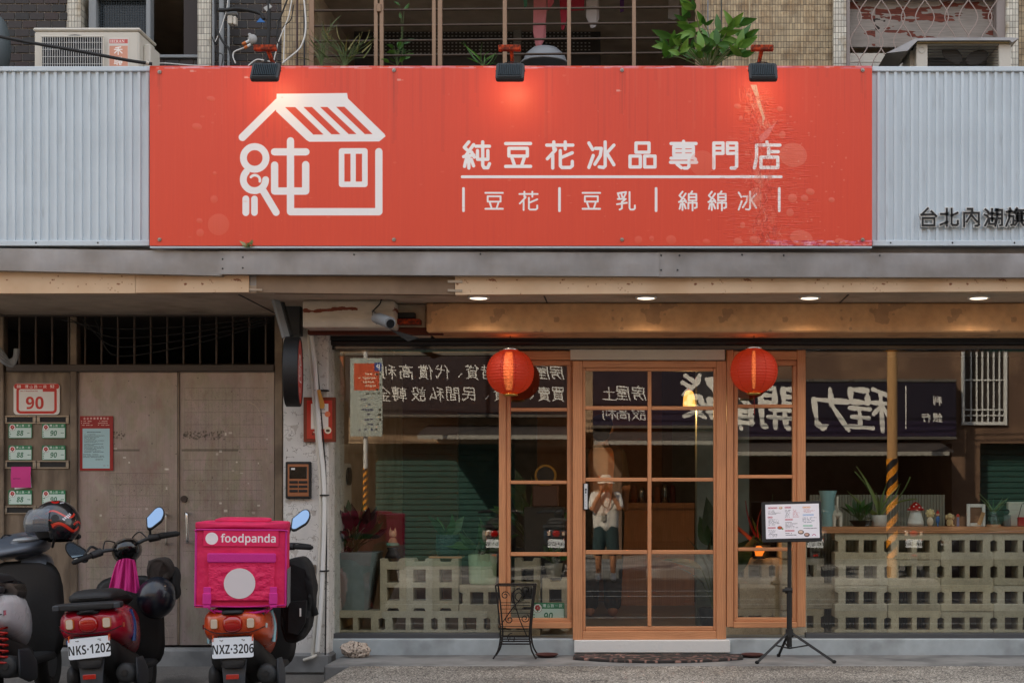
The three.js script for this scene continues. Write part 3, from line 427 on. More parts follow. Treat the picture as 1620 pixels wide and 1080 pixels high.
const peelLine = [[1192, 134], [1197, 150], [1203, 168], [1208, 186], [1206, 198], [1211, 216], [1203, 236], [1207, 256], [1200, 280], [1206, 300], [1210, 330], [1213, 352], [1217, 372]];
const signTex = canvasTex(2048, SH, (c) => {
  c.fillStyle = '#de4629'; c.fillRect(0, 0, 2048, SH);
  for (let i = 0; i < 2600; i++) { c.fillStyle = rnd() < 0.5 ? 'rgba(190,44,34,0.05)' : 'rgba(236,90,66,0.05)'; const w = rr(1, 5), h = rr(20, 240); c.fillRect(rr(-5, 2048), rr(-80, SH), w, h); }
  for (const x of [252, 623, 984, 1365]) for (let k = 0; k < 9; k++) { c.fillStyle = 'rgba(120,40,30,0.07)'; c.fillRect(SX(x) + rr(-8, 8), SY(113), rr(2, 5), rr(20, 130)); }
  for (let k = 0; k < 90; k++) { c.fillStyle = rnd() < 0.6 ? 'rgba(140,40,32,0.08)' : 'rgba(244,150,126,0.07)'; c.fillRect(rr(0, 2048), SY(104), rr(2, 10), rr(30, 260)); }
  c.fillStyle = c.strokeStyle = '#f3efec'; houseLogo(c, SX(360), SY(130), K / 4.696);
  '純豆花冰品專門店'.split('').forEach((ch, i) => han(c, ch, SX([732, 798, 864, 929, 995, 1060, 1126, 1192][i]), SY(223.5), 43 * K, 5.4 * K));
  c.lineWidth = 4.6 * K; c.lineCap = 'round'; c.beginPath(); c.moveTo(SX(731), SY(279.5)); c.lineTo(SX(1236), SY(279.5)); c.stroke();
  for (const x of [733, 885, 1038, 1233]) { c.lineWidth = 4.4 * K; c.beginPath(); c.moveTo(SX(x), SY(298)); c.lineTo(SX(x), SY(333)); c.stroke(); }
  '豆花豆乳綿綿冰'.split('').forEach((ch, i) => han(c, ch, SX([766.5, 821, 920.5, 975.5, 1073.5, 1120, 1167][i]), SY(302.5), 30 * K, 3 * K));
  // blistered, scoured and torn film
  for (let i = 0; i < 900; i++) { const y = rr(150, 386), q = peelLine[Math.min(12, Math.floor((y - 134) / 20))][0], s = ss(150, 260, y) * 34 + 14, x = q + (rnd() + rnd() - 1) * s * 1.6; c.fillStyle = rnd() < 0.6 ? 'rgba(238,150,128,0.28)' : 'rgba(150,34,30,0.25)'; c.fillRect(SX(x), SY(Math.round(y / 2.6) * 2.6), rr(5, 26), rr(0.8, 1.8)); }
  for (const [x, y, a, b] of bubbles) { c.fillStyle = x > 1150 ? 'rgba(236,150,132,0.36)' : 'rgba(234,140,118,0.26)'; c.beginPath(); c.ellipse(SX(x), SY(y), a * K, b * K, 0.2, 0, 7); c.fill(); }
  for (let i = 0; i < 70; i++) { c.fillStyle = 'rgba(236,160,140,0.4)'; c.beginPath(); c.ellipse(SX(rr(1150, 1340)), SY(rr(150, 386)), rr(1, 4), rr(1, 3), 0, 0, 7); c.fill(); }
  for (let i = 0; i < 60; i++) { c.fillStyle = 'rgba(236,150,130,0.22)'; c.beginPath(); c.ellipse(SX(rr(240, 1160)), SY(rr(110, 384)), rr(1, 7), rr(1, 3), 0, 0, 7); c.fill(); }
  c.fillStyle = '#d8a488'; c.beginPath(); const side = (k) => peelLine.slice(0, 5).map(([x, y], i) => [x + k * (4.6 - i * 1.0) + rr(-1.2, 1.2), y]); [...side(-1), ...side(1).reverse()].forEach(([x, y], i) => (i ? c.lineTo(SX(x), SY(y)) : c.moveTo(SX(x), SY(y)))); c.fill();
  for (let k = 0; k < 46; k++) { const y = rr(150, 384), i = Math.min(11, Math.floor((y - 134) / 20)), x = peelLine[i][0] + (rnd() + rnd() - 1) * 24; c.fillStyle = ['rgba(240,150,126,0.34)', 'rgba(228,112,88,0.4)', 'rgba(186,52,40,0.3)'][k % 3]; c.beginPath(); for (let a = 0; a < 9; a++) { const r = rr(1.5, 5.5); a ? c.lineTo(SX(x + Math.cos(a * 0.7) * r), SY(y + Math.sin(a * 0.7) * r * 1.5)) : c.moveTo(SX(x + r), SY(y)); } c.fill(); }
  for (let k = 0; k < 260; k++) { const y = rr(134, 386), i = Math.min(11, Math.floor((y - 134) / 20)), q = lerp(peelLine[i][0], peelLine[i + 1][0], (y - 134) / 20 - i), x = q + (rnd() + rnd() + rnd() - 1.5) * 22; c.strokeStyle = ['rgba(140,36,28,0.35)', 'rgba(244,176,152,0.4)', 'rgba(228,110,84,0.4)', 'rgba(112,28,24,0.3)'][k % 4]; c.lineWidth = rr(0.7, 1.9); c.beginPath(); c.moveTo(SX(x), SY(y)); c.lineTo(SX(x + rr(-3, 3)), SY(y + rr(2, 7))); c.lineTo(SX(x + rr(-5, 5)), SY(y + rr(6, 12))); c.stroke(); }
  c.fillStyle = 'rgba(226,120,110,0.8)'; c.beginPath(); c.moveTo(SX(1200), SY(216)); c.lineTo(SX(1228), SY(193)); c.lineTo(SX(1216), SY(216)); c.lineTo(SX(1204), SY(226)); c.fill();
  for (let i = 0; i < 160; i++) { c.fillStyle = ['rgba(226,130,160,0.6)', 'rgba(180,40,70,0.5)', 'rgba(240,180,190,0.6)'][i % 3]; c.fillRect(SX(rr(1210, 1380)), SY(rr(379, 388)), rr(3, 22), rr(1, 5)); }
  for (let i = 0; i < 260; i++) { c.fillStyle = ['rgba(222,140,160,0.5)', 'rgba(200,90,110,0.4)', 'rgba(238,190,196,0.5)'][i % 3]; c.fillRect(SX(rr(236, 1380)), SY(rr(104, 107)), rr(6, 60), rr(1, 4)); }
  for (const [x, y, w] of [[386, 122, 24], [975, 143, 8], [300, 112, 10], [628, 126, 10]]) { c.fillStyle = 'rgba(236,180,168,0.6)'; c.fillRect(SX(x), SY(y), w * K, 2); c.fillRect(SX(x), SY(y) - 3, 10, 6); }
});
const signBump = canvasTex(2048, SH, (c) => {
  c.fillStyle = '#606060'; c.fillRect(0, 0, 2048, SH);
  for (let i = 0; i < 1500; i++) { const y = rr(140, 386), q = peelLine[Math.min(12, Math.floor((y - 134) / 20))][0], s = ss(140, 260, y) * 36 + 16; c.fillStyle = rnd() < 0.5 ? 'rgba(255,255,255,0.3)' : 'rgba(0,0,0,0.3)'; c.fillRect(SX(q + (rnd() + rnd() - 1) * s * 1.6), SY(Math.round(y / 2.6) * 2.6), rr(6, 30), 1.6); }
  for (const [x, y, a, b] of bubbles) for (let k = 6; k > 0; k--) { c.fillStyle = `rgba(255,255,255,${0.14})`; c.beginPath(); c.ellipse(SX(x), SY(y), a * K * k / 6, b * K * k / 6, 0.2, 0, 7); c.fill(); }
  c.lineJoin = 'round'; for (let k = 0; k < 260; k++) { const y = rr(134, 386), i = Math.min(11, Math.floor((y - 134) / 20)), x = peelLine[i][0] + (rnd() + rnd() - 1) * 26; c.strokeStyle = k % 2 ? 'rgba(0,0,0,0.5)' : 'rgba(255,255,255,0.6)'; c.lineWidth = rr(1.5, 5); c.beginPath(); c.moveTo(SX(x), SY(y)); c.lineTo(SX(x + rr(-4, 4)), SY(y + rr(4, 14))); c.stroke(); }
}); signBump.colorSpace = THREE.NoColorSpace;
{
  const w = sgn.x1 - sgn.x0, h = sgn.y1 - sgn.y0, g = rrect(w, h, 0.006, 0.045).translate((sgn.x0 + sgn.x1) / 2, (sgn.y0 + sgn.y1) / 2, SZ - 0.045);
  part(board, 'face', g, M(0xffffff, 0.42, { map: signTex, bumpMap: signBump, bumpScale: 0.004 }));
  part(board, 'bottom_lip', bx(sgn.x0, sgn.x1, sgn.y0 - 0.014, sgn.y0 - 0.003, SZ - 0.045, SZ - 0.004), MT.blue);
  for (const x of [252, 623, 984, 1365]) for (const y of [x < 300 ? 114 : 111, 379]) { const p = P(x, y, SZ); part(board, 'bolt', [new THREE.CylinderGeometry(0.012, 0.014, 0.008, 10).rotateX(Math.PI / 2).translate(p.x, p.y, SZ + 0.005), ball(p.x, p.y, SZ + 0.01, 0.007, 0.007, 0.005, 8, 6)], MT.steel); }
}
// raised letters on the right cladding
'台北內湖旗'.split('').forEach((ch, i) => {
  const a = P([1455, 1488, 1523, 1558, 1592][i], 329, 1.02), s = 29 * 8.98 / FPX, t = thing('raised_letter', 'black raised letter on the pale cladding, ' + ['a triangle over a box', 'two halves back to back', 'an arch with forked stroke', 'three drops at its side', 'last of the row'][i], 'letter', [a.x + s / 2, a.y - s, 1.0], 'raised letters on the cladding');
  const seg = (w, z0, z1, gx = 0) => strokes(ch).flatMap((q) => q.slice(1).map(([x, y], k) => { const [u, v] = q[k], p = V(a.x + u * s, a.y - v * s, 0), r = V(a.x + x * s, a.y - y * s, 0), d = r.clone().sub(p), L = d.length() + w; const g = bx(-w / 2, w / 2, 0, L, z0, z1 + gx * k); g.translate(0, -w / 2, 0); g.rotateZ(Math.atan2(-d.x, d.y)); return g.translate(p.x, p.y, 0); }));
  part(t, 'white_edge', seg(0.0235, 1.003, 1.017, 0.0001), MT.white); part(t, 'black_face', seg(0.013, 1.0175, 1.022, 0.0001), MT.black);
});
// floodlights over the sign
const glowM = new THREE.MeshPhysicalMaterial({ color: 0xffffff, emissive: new THREE.Color(1, 0.66, 0.36), emissiveIntensity: 2 });
[[420, 0], [807, 1], [1207, 2]].forEach(([px, i]) => {
  const c = P(px, 116, 1.3), t = thing('floodlight', ['dark finned floodlight on rusty bracket above the house logo', 'dark finned floodlight on rusty bracket above the middle of the signboard', 'dark finned floodlight with rust streak above the torn film on the signboard'][i], 'floodlight', [c.x, c.y, c.z], 'floodlights over the signboard');
  const T = new THREE.Matrix4().makeRotationX(-0.55).setPosition(c.x, c.y, c.z), at = (g) => g.applyMatrix4(T);
  part(t, 'housing', at(rrect(0.182, 0.142, 0.018, 0.034, 0.006).translate(0, 0, -0.01)), MT.darkGrey);
  for (let k = 0; k < 13; k++) part(t, 'cooling_fin', at(cb(-0.0745 + k * 0.0118, -0.07 + k * 0.0118, -0.048, 0.058, 0.022, 0.036, 0.002)), M(0x22343c, 0.45));
  part(t, 'rim', at(cb(-0.078, 0.078, -0.066, -0.054, 0.022, 0.034, 0.004)), MT.darkGrey);
  part(t, 'lens', at(rrect(0.15, 0.11, 0.01, 0.004).translate(0, 0, -0.0155)), glowM);
  const yoke = [...Array(9)].map((_, k) => V(-0.094 + 0.188 * k / 8, 0.02 + 0.085 * Math.sin(Math.PI * k / 8) ** 0.5, 0.0).applyMatrix4(T)); part(t, 'yoke', tube(yoke, 0.0035, 20, 6), MT.iron);
  const b0 = P(px - 1, 76, 1.18), lean = [14, 4, -8][i]; part(t, 'bracket_bar', cb(b0.x - 0.072, b0.x + 0.072, b0.y - 0.017, b0.y + 0.017, 1.16, 1.2, 0.003), MT.rust); part(t, 'bracket_post', beam(V(b0.x + (i === 2 ? 0.0 : 0.01), b0.y, 1.17), P(px + lean, 106, 1.06), 0.022, 0.022), MT.rust);
  const l = new THREE.RectAreaLight(new THREE.Color(1, 0.74, 0.46), [1.3, 2.0, 1.3][i], 0.15, 0.11); l.position.set(0, 0, -0.019).applyMatrix4(new THREE.Matrix4().makeRotationX(-0.55)); l.rotation.x = -0.55; t.add(l);
});
// ---------------------------------------------------------------- the sunlit far side of the street, which the shop glass mirrors
const FZ = 14;
const farWall = W(tex(512, 512, stained([168, 142, 114], [128, 104, 82], 0.9, 4, 201), 2.2), 0.9, coarseBump, 0.006), farRoom = W(TX.soffit, 0.9, coarseBump, 0.003), farTile = W(tex(512, 512, stained([116, 90, 70], [88, 66, 52], 0.9, 4, 211), 2), 0.8, coarseBump, 0.004), farGreen = M(0x1f4a42, 0.6, { bumpMap: coarseBump, bumpScale: 0.004 });
function farHouse(name, label, x0, x1, top, m, open) {
  const t = thing(name, label, 'building', [(x0 + x1) / 2, ROAD, FZ], 'buildings across the street');
  part(t, 'upper_wall', bx(x0, x1, 2.1, top, FZ, FZ + 0.3), m); part(t, 'roof', bx(x0 - 0.1, x1 + 0.1, top, top + 0.2, FZ - 0.2, FZ + 6), MT.strip);
  part(t, 'side_wall', bx(x0, x0 + 0.25, ROAD, 2.1, FZ, FZ + 6), m); part(t, 'side_wall', bx(x1 - 0.25, x1, ROAD, 2.1, FZ, FZ + 6), m); part(t, 'rear_wall', bx(x0 + 0.25, x1 - 0.25, ROAD, top, FZ + 5.7, FZ + 6), farRoom);
  part(t, 'shop_floor', bx(x0 + 0.25, x1 - 0.25, ROAD + 0.01, ROAD + 0.16, FZ - 0.4, FZ + 5.7), MT.strip); part(t, 'shop_ceiling', bx(x0 + 0.25, x1 - 0.25, 2.1, 2.2, FZ + 0.3, FZ + 5.7), farRoom);
  for (const [a, b] of open ?? []) part(t, 'roller_shutter', [...Array(22)].map((_, i) => cb(a, b, ROAD + 0.16 + i * 0.1, ROAD + 0.255 + i * 0.1, FZ + 0.32, FZ + 0.36, 0.015)), farGreen);
  for (let x = x0 + 0.9; x + 1.2 < x1; x += 2.3) for (let y = 4.3; y + 1.3 < top; y += 2.9) { const w = part(t, 'window', [bx(x, x + 1.3, y, y + 0.06, FZ - 0.04, FZ), bx(x, x + 1.3, y + 1.3, y + 1.36, FZ - 0.04, FZ), bx(x, x + 0.06, y + 0.06, y + 1.3, FZ - 0.04, FZ), bx(x + 1.24, x + 1.3, y + 0.06, y + 1.3, FZ - 0.04, FZ), bx(x + 0.62, x + 0.68, y + 0.06, y + 1.3, FZ - 0.04, FZ)], MT.greyPipe); part(w, 'pane', bx(x + 0.06, x + 1.24, y + 0.06, y + 1.3, FZ - 0.02, FZ - 0.01), M(0x2a343a, 0.15)); }
  return t;
}
farHouse('row_house', 'beige row house with green roller shutter across the street', -20, 0.1, 6.6, farWall, [[-4.6, -2.1]]);
farHouse('row_house', 'tan row house behind the dark purple sign across the street', 0.1, 5.9, 7.2, farTile);
const fh = farHouse('row_house', 'brown row house with white lattice window across the street', 5.9, 20, 6.8, farTile, [[6.1, 9]]);
{ const q = (a, b, c, d) => rb(a, b, c, d, FZ - 0.06, 0.05), lt = part(fh, 'lattice_window', [q(1522, 553, 1527, 672), q(1589, 553, 1594, 672), q(1527, 667, 1589, 672)], MT.white); part(lt, 'pane', q(1528, 553, 1588, 666).translate(0, 0, 0.045), M(0x2a241f, 0.3));
  for (let x = 1536; x < 1588; x += 9) part(lt, 'lattice_bar', q(x, 553, x + 2, 667), MT.white); for (const y of [600, 647, 656]) part(lt, 'lattice_bar', rb(1527, y, 1589, y + 2, FZ - 0.07, 0.01), MT.white); }
function farSign(name, label, x0, y0, x1, y1, draw) {
  const a = R(x0, y1, FZ - 0.35), b = R(x1, y0, FZ - 0.35), w = b.x - a.x, h = b.y - a.y, t = thing(name, label, 'signboard', [(a.x + b.x) / 2, a.y, FZ - 0.35], 'signboards across the street');
  part(t, 'face', rrect(w, h, 0.01, 0.12).rotateY(Math.PI).translate((a.x + b.x) / 2, (a.y + b.y) / 2, FZ - 0.2), M(0xffffff, 0.5, { map: canvasTex(Math.round((x1 - x0) * 3.5), Math.round((y1 - y0) * 3.5), (c) => { c.scale(3.5, 3.5); draw(c, (px) => x1 - px, (py) => py - y0); }) }));
  part(t, 'frame', [bx(a.x, b.x, a.y - 0.05, a.y - 0.004, FZ - 0.34, FZ - 0.01), bx(a.x, b.x, b.y + 0.004, b.y + 0.05, FZ - 0.34, FZ - 0.01)], MT.steel);
}
const chAt = (c, X, Y, s, lw, br) => (ch, px, py) => { c.fillStyle = '#efece2'; han(c, ch, X(px) - s / 2, Y(py) - s / 2, s, lw, s, br); };
farSign('far_signboard', 'dark purple signboard with four large white brush characters', 985, 604, 1514, 690, (c, X, Y) => {
  c.fillStyle = '#120e22'; c.fillRect(0, 0, 600, 100); c.fillStyle = '#1e1430'; c.fillRect(0, 62, 600, 30);
  const big = chAt(c, X, Y, 70, 7, 0.55); big('程', 1375, 650); big('力', 1312, 650); big('開', 1232, 648); big('發', 1158, 646);
  const sm = chAt(c, X, Y, 23, 1.7, 0.4); sm('房', 1057, 640); sm('屋', 1032, 640); sm('土', 1010, 641); sm('設', 1057, 672); sm('高', 1032, 672); sm('利', 1010, 672);
  const t = chAt(c, X, Y, 14, 1.6, 0.3); t('銀', 1484, 661); t('行', 1466, 661); t('利', 1484, 634); c.fillStyle = '#efece2'; c.fillRect(X(1435), Y(610), 1.8, 68);
});
farSign('far_signboard', 'dark maroon signboard with two rows of small white characters', 545, 562, 925, 655, (c, X, Y) => {
  c.fillStyle = '#1c1018'; c.fillRect(0, 0, 500, 100); const s = chAt(c, X, Y, 23, 1.6, 0.4);
  [['房', 880], ['屋', 857], ['土', 832], ['地', 808], ['借', 772], ['貸', 746], ['、', 724], ['代', 699], ['償', 672], ['高', 641], ['利', 614]].forEach(([ch, x]) => s(ch, x, 589)); [['買', 882], ['賣', 860], ['、', 838], ['房', 815], ['貸', 790], ['、', 767], ['民', 741], ['間', 715], ['私', 689], ['設', 661], ['轉', 630], ['金', 605]].forEach(([ch, x]) => s(ch, x, 624));
});
farSign('far_signboard', 'orange signboard with one cut off white character', 505, 562, 542, 625, (c, X, Y) => { c.fillStyle = '#a8501e'; c.fillRect(0, 0, 60, 80); c.fillStyle = '#efe6d2'; han(c, '禾', 4, 6, 34, 6, 34, 0.5); });
// awnings with scalloped white valances
for (const [x0, x1, y, label] of [[985, 1510, 716, 'white edged awning under the dark purple sign'], [660, 925, 690, 'white edged awning under the dark maroon sign']]) {
  const a = R(x0, y, FZ - 1.2), b = R(x1, y, FZ - 1.2), t = thing('shop_awning', label, 'awning', [(a.x + b.x) / 2, a.y, FZ - 0.6], 'awnings across the street');
  const s = new THREE.Shape([[0, 0], [1.2, 0.22], [1.2, 0.25], [0, 0.03]].map((q) => new THREE.Vector2(...q))); part(t, 'canopy_sheet', metric(new THREE.ExtrudeGeometry(s, { depth: b.x - a.x, bevelEnabled: false }).rotateY(-Math.PI / 2).translate(b.x, a.y, FZ - 1.2)), M(0x3b3532, 0.7));
  const n = Math.floor((b.x - a.x) / 0.09), v = new THREE.Shape(); v.moveTo(a.x, a.y + 0.02); for (let i = 0; i < n; i++) { v.lineTo(a.x + i * 0.09 + 0.01, a.y - 0.05); v.lineTo(a.x + i * 0.09 + 0.07, a.y - 0.05); v.lineTo(a.x + i * 0.09 + 0.09, a.y - 0.03); } v.lineTo(a.x + n * 0.09, a.y + 0.02);
  part(t, 'valance', metric(new THREE.ExtrudeGeometry(v, { depth: 0.01, bevelEnabled: false }).translate(0, 0, FZ - 1.212)), M(0x9c988e, 0.8));
}
// poles with striped sleeves
const stripes = tex(64, 256, (u, v) => ((u + v * 3) * 1.0 % 0.5 < 0.25 ? [224, 140, 24] : [22, 20, 18]), 1, 1);
function pole(px, r, label, m, y0, y1) {
  const b = R(px, 0, 11.3), t = thing('utility_pole', label, 'pole', [b.x, ROAD + 0.14, 11.3], 'poles across the street');
  part(t, 'shaft', new THREE.CylinderGeometry(r * 0.9, r, 6.5, 16).translate(b.x, ROAD + 3.38, 11.3), m);
  part(t, 'striped_sleeve', new THREE.CylinderGeometry(r + 0.008, r + 0.008, y1 - y0, 20, 1, true).translate(b.x, (y0 + y1) / 2, 11.3), M(0xffffff, 0.5, { map: stripes })); return t;
}
pole(1412, 0.085, 'thick tan pole with yellow and black sleeve across the street', M(0xb98f5e, 0.8, { bumpMap: coarseBump, bumpScale: 0.004 }), 0.2, 1.75);
const sp = pole(578, 0.035, 'thin white pole with parking sign and striped sleeve across the street', MT.white, 0.95, 1.6);
{ const a = R(553, 690, 11.2), b = R(604, 566, 11.2), w = b.x - a.x, h = b.y - a.y;
  part(sp, 'parking_sign', rrect(w, h, 0.02, 0.012).rotateY(Math.PI).translate((a.x + b.x) / 2, (a.y + b.y) / 2, 11.24), M(0xffffff, 0.5, { map: canvasTex(204, 496, (c) => { c.fillStyle = '#a9b3ac'; c.fillRect(0, 0, 204, 496); c.fillStyle = '#cf4a22'; c.fillRect(20, 34, 160, 170); c.fillStyle = '#24489a'; c.fillRect(6, 30, 44, 52); c.fillStyle = '#fff'; c.font = 'bold 48px sans-serif'; c.fillText('P', 12, 74); scribble(c, 40, 90, 130, 100, 4, '#f3d8c0'); scribble(c, 14, 216, 170, 20, 1, '#23302a'); scribble(c, 60, 250, 120, 220, 7, '#2a3c60', 0.5); scribble(c, 8, 90, 34, 380, 12, '#26322c', 0.6); }) })); }
// ---------------------------------------------------------------- shopfront: panes, timber frames, door
const shutter = thing('shutter_housing', 'dark roller shutter housing above the shop windows', 'shutter', P(1100, 552, 0.06));
part(shutter, 'guide_rail', pc(517, 529, 1720, 538, 0.14, 0.1, 0.006), MT.black); part(shutter, 'slat', rod(P(518, 542, 0.1), P(1720, 540, 0.1), 0.022, 0.022, 12), M(0x332f2e, 0.35, { metalness: 0.5 })); part(shutter, 'bottom_bar', pc(517, 545, 1720, 553, 0.08, 0.09, 0.006), MT.blackGloss);
function pane(x0, y0, x1, y1, z) { const a = P(x0, y1, z), b = P(x1, y0, z); return new THREE.PlaneGeometry(b.x - a.x, b.y - a.y).translate((a.x + b.x) / 2, (a.y + b.y) / 2, z); }
const sillM = M(0x55575a, 0.5, { metalness: 0.4, bumpMap: fineBump, bumpScale: 0.001 });
for (const [x0, x1, label] of [[520, 789, 'large plate glass window between white pillar and timber sidelight'], [1275.5, 1722, 'large plate glass window in front of the counter on blocks']]) {
  const t = thing('shop_window', label, 'window', P((x0 + x1) / 2, 1006, 0), 'plate glass windows of the shop');
  part(t, 'pane', pane(x0, 553, x1, 1003, 0), MT.pane); part(t, 'sill', pc(x0, 1002, x1, 1010, 0.03, 0.1, 0.003), sillM);
  if (x0 < 600) part(t, 'edge_channel', pc(518.5, 553, 522, 1002, 0.012, 0.03, 0.002), MT.greyPipe);
}
const WZ = 0.035;
function woodV(t, name, x0, x1, y0, y1, z = WZ, d = 0.09) { return part(t, name, metric2(pc(x0, y0, x1, y1, z, d, 0.004)), MT.wood); }
function woodH(t, name, x0, x1, y0, y1, z = WZ, d = 0.09) { return part(t, name, metric2(pc(x0, y0, x1, y1, z, d, 0.004, true)), MT.wood); }
function metric2(g) { const uv = g.attributes.uv, a = rnd(), b = rnd(); for (let i = 0; i < uv.count; i++) uv.setXY(i, uv.getX(i) + a, uv.getY(i) + b); return g; }
function sidelight(label, x0, a, b, x1, rows, bot) {
  const t = thing('timber_sidelight', label, 'window', P((x0 + x1) / 2, bot + 14, 0), 'timber framed sidelights of the door');
  woodV(t, 'jamb', x0, a - 7, 553, bot + 14, WZ + 0.02, 0.12); woodV(t, 'sash_stile', a - 6.6, a, 578, bot, WZ, 0.07); woodV(t, 'sash_stile', b, b + 6.6, 578, bot, WZ, 0.07); woodV(t, 'jamb', b + 7, x1, 553, bot + 14, WZ + 0.02, 0.12);
  woodH(t, 'head_rail', a - 6.8, b + 6.8, 555, 569, WZ + 0.018, 0.11); woodH(t, 'sash_rail', a - 6.6, b + 6.6, 570, 578, WZ - 0.002, 0.07); woodH(t, 'sash_rail', a - 6.6, b + 6.6, bot - 1, bot + 5, WZ - 0.002, 0.07); woodH(t, 'bottom_rail', a - 6.8, b + 6.8, bot + 5.4, bot + 15, WZ + 0.018, 0.11);
  let y = 578; for (const [m0, m1] of [...rows, [bot - 1, 0]]) { part(t, 'pane', pane(a - 1, y - 1, b + 1, m0 + 1, 0.0), MT.pane); if (m1) woodH(t, 'muntin', a, b, m0, m1, WZ - 0.004, 0.05); y = m1; }
  return t;
}
sidelight('timber sidelight beside the black wire rack, green number plate inside', 789, 807, 897, 905.5, [[645, 650.5], [760, 765.5], [873.5, 879.5]], 979);
sidelight('timber sidelight half covered by the menu board stand', 1150, 1167.5, 1254.5, 1275, [[639.5, 645], [751, 756.5], [866, 871.5]], 978);
const header = thing('door_header', 'pale grey header board over the glazed door', 'header', P(1024, 570, 0.07)); part(header, 'board', pc(902, 549, 1147, 569, 0.075, 0.05, 0.004), MT.offwhite);
const step = thing('door_threshold', 'white threshold board under the glazed door', 'threshold', P(1031, 1032, 0.075)); part(step, 'board', pc(908, 1012.5, 1155.5, 1032.5, 0.09, 0.1, 0.006), MT.white);
const door = thing('glazed_door', 'timber framed glass door with eight panes and vertical opening strip', 'door', P(1027, 1012, 0.02));
woodV(door, 'stile', 906, 921.5, 571, 1012, WZ + 0.02, 0.06); woodV(door, 'stile', 1133.5, 1149, 571, 1012, WZ + 0.02, 0.06); woodH(door, 'top_rail', 921.8, 1133.2, 571, 581.5, WZ + 0.018, 0.056); woodH(door, 'bottom_rail', 921.8, 1133.2, 998, 1012, WZ + 0.018, 0.056);
woodV(door, 'bead', 921.6, 926, 582, 997.6, WZ + 0.006, 0.04); woodV(door, 'bead', 1129, 1133.4, 582, 997.6, WZ + 0.006, 0.04); woodH(door, 'bead', 926.2, 1128.8, 581.8, 587, WZ + 0.006, 0.04); woodH(door, 'bead', 926.2, 1128.8, 991, 997.6, WZ + 0.006, 0.04);
woodV(door, 'mullion', 1024.5, 1030.5, 587.2, 990.8, WZ + 0.008, 0.04);
{ const ys = [587, 642.5, 648.5, 755.5, 761.5, 870, 876.5, 991]; for (let r = 0; r < 4; r++) for (const [a, b] of [[926, 1024.5], [1030.5, 1129]]) { part(door, 'pane', pane(a - 1, ys[r * 2] - 1, b + 1, ys[r * 2 + 1] + 1, 0.024), MT.pane); if (r < 3) woodH(door, 'muntin', a + 0.2, b - 0.2, ys[r * 2 + 1], ys[r * 2 + 2], WZ + 0.004, 0.035); } }
{ const st = part(door, 'door_sensor', pc(922.5, 764, 931, 806.5, WZ + 0.02, 0.014, 0.004), MT.black); const p = P(926.7, 785, WZ + 0.02); part(st, 'print_strip', rrect(0.024, 0.185, 0.004, 0.003).translate(p.x, p.y, WZ + 0.0205), M(0xffffff, 0.5, { map: canvasTex(48, 370, (c) => { c.fillStyle = '#c9cdd0'; c.fillRect(0, 0, 48, 370); c.fillStyle = '#33383c'; c.fillRect(10, 70, 28, 30); c.fillRect(14, 106, 20, 34); scribble(c, 16, 160, 16, 180, 12, '#6b7074', 0.6); }) })); }
door.rotation.set(0.007, 0.019, 0);
// ---------------------------------------------------------------- inside the shop
const FL = 0.112;
struct('shop_floor', bx(-2.3, 3.95, FL - 0.1, FL, -5.9, -0.25), M(0x94887a, 0.45, { bumpMap: coarseBump, bumpScale: 0.001 }));
struct('shop_ceiling', bx(-2.3, 3.95, 2.56, 2.618, -5.9, 0.0), MT.room);
const ochre = W(tex(256, 256, stained([128, 84, 52], [104, 66, 40], 0.8, 4, 301), 1.6), 0.9, coarseBump, 0.003), brownWall = M(0x4a3122, 0.85, { bumpMap: coarseBump, bumpScale: 0.003 });
{ const t = thing('back_partition', 'brown partition wall with a doorway inside the shop', 'partition', [0, FL, -3.6]);
  part(t, 'panel', bx(-2.3, -1.75, FL, 2.56, -3.7, -3.6), ochre); part(t, 'panel', bx(-1.75, -0.95, 2.0, 2.56, -3.7, -3.6), ochre); part(t, 'panel', bx(-0.95, 0.3, FL, 2.56, -3.7, -3.6), ochre); part(t, 'panel', bx(0.3, 1.2, FL, 2.56, -3.65, -3.5), brownWall); part(t, 'panel', bx(1.2, 3.95, FL, 2.56, -3.7, -3.6), brownWall); part(t, 'counter_hatch', bx(0.4, 1.1, 1.1, 1.9, -3.5, -3.46), M(0x2c2b2a, 0.6)); }
solo('shop_column', bx(0.52, 0.94, FL, 2.56, -1.2, -0.9), M(0xb9bfb2, 0.8, { map: TX.curb }), 'pale grey green square column behind the glazed door', 'column');
solo('serving_counter', [bx(-0.2, 0.6, FL, 1.05, -3.45, -3.1), bx(-0.25, 0.6, 1.05, 1.1, -3.45, -3.05)], MT.wood, 'wooden serving counter behind the glazed door', 'counter');
for (let i = 0; i < 6; i++) { const x = 0.02 + i * 0.075, h = rr(0.1, 0.2); solo('glass_jar', lathe([[0, 0], [0.03, 0], [0.03, h * 0.75], [0.02, h], [0, h]], 14).translate(x, 1.1, -3.25 + rr(-0.1, 0.1)), [M(0x8a4a22, 0.15), MT.chrome, M(0x5a2018, 0.15)][i % 3], ['amber brown', 'shiny metal', 'dark red'][i % 3] + ' jar standing on the serving counter', 'jar', 'jars on the serving counter'); }
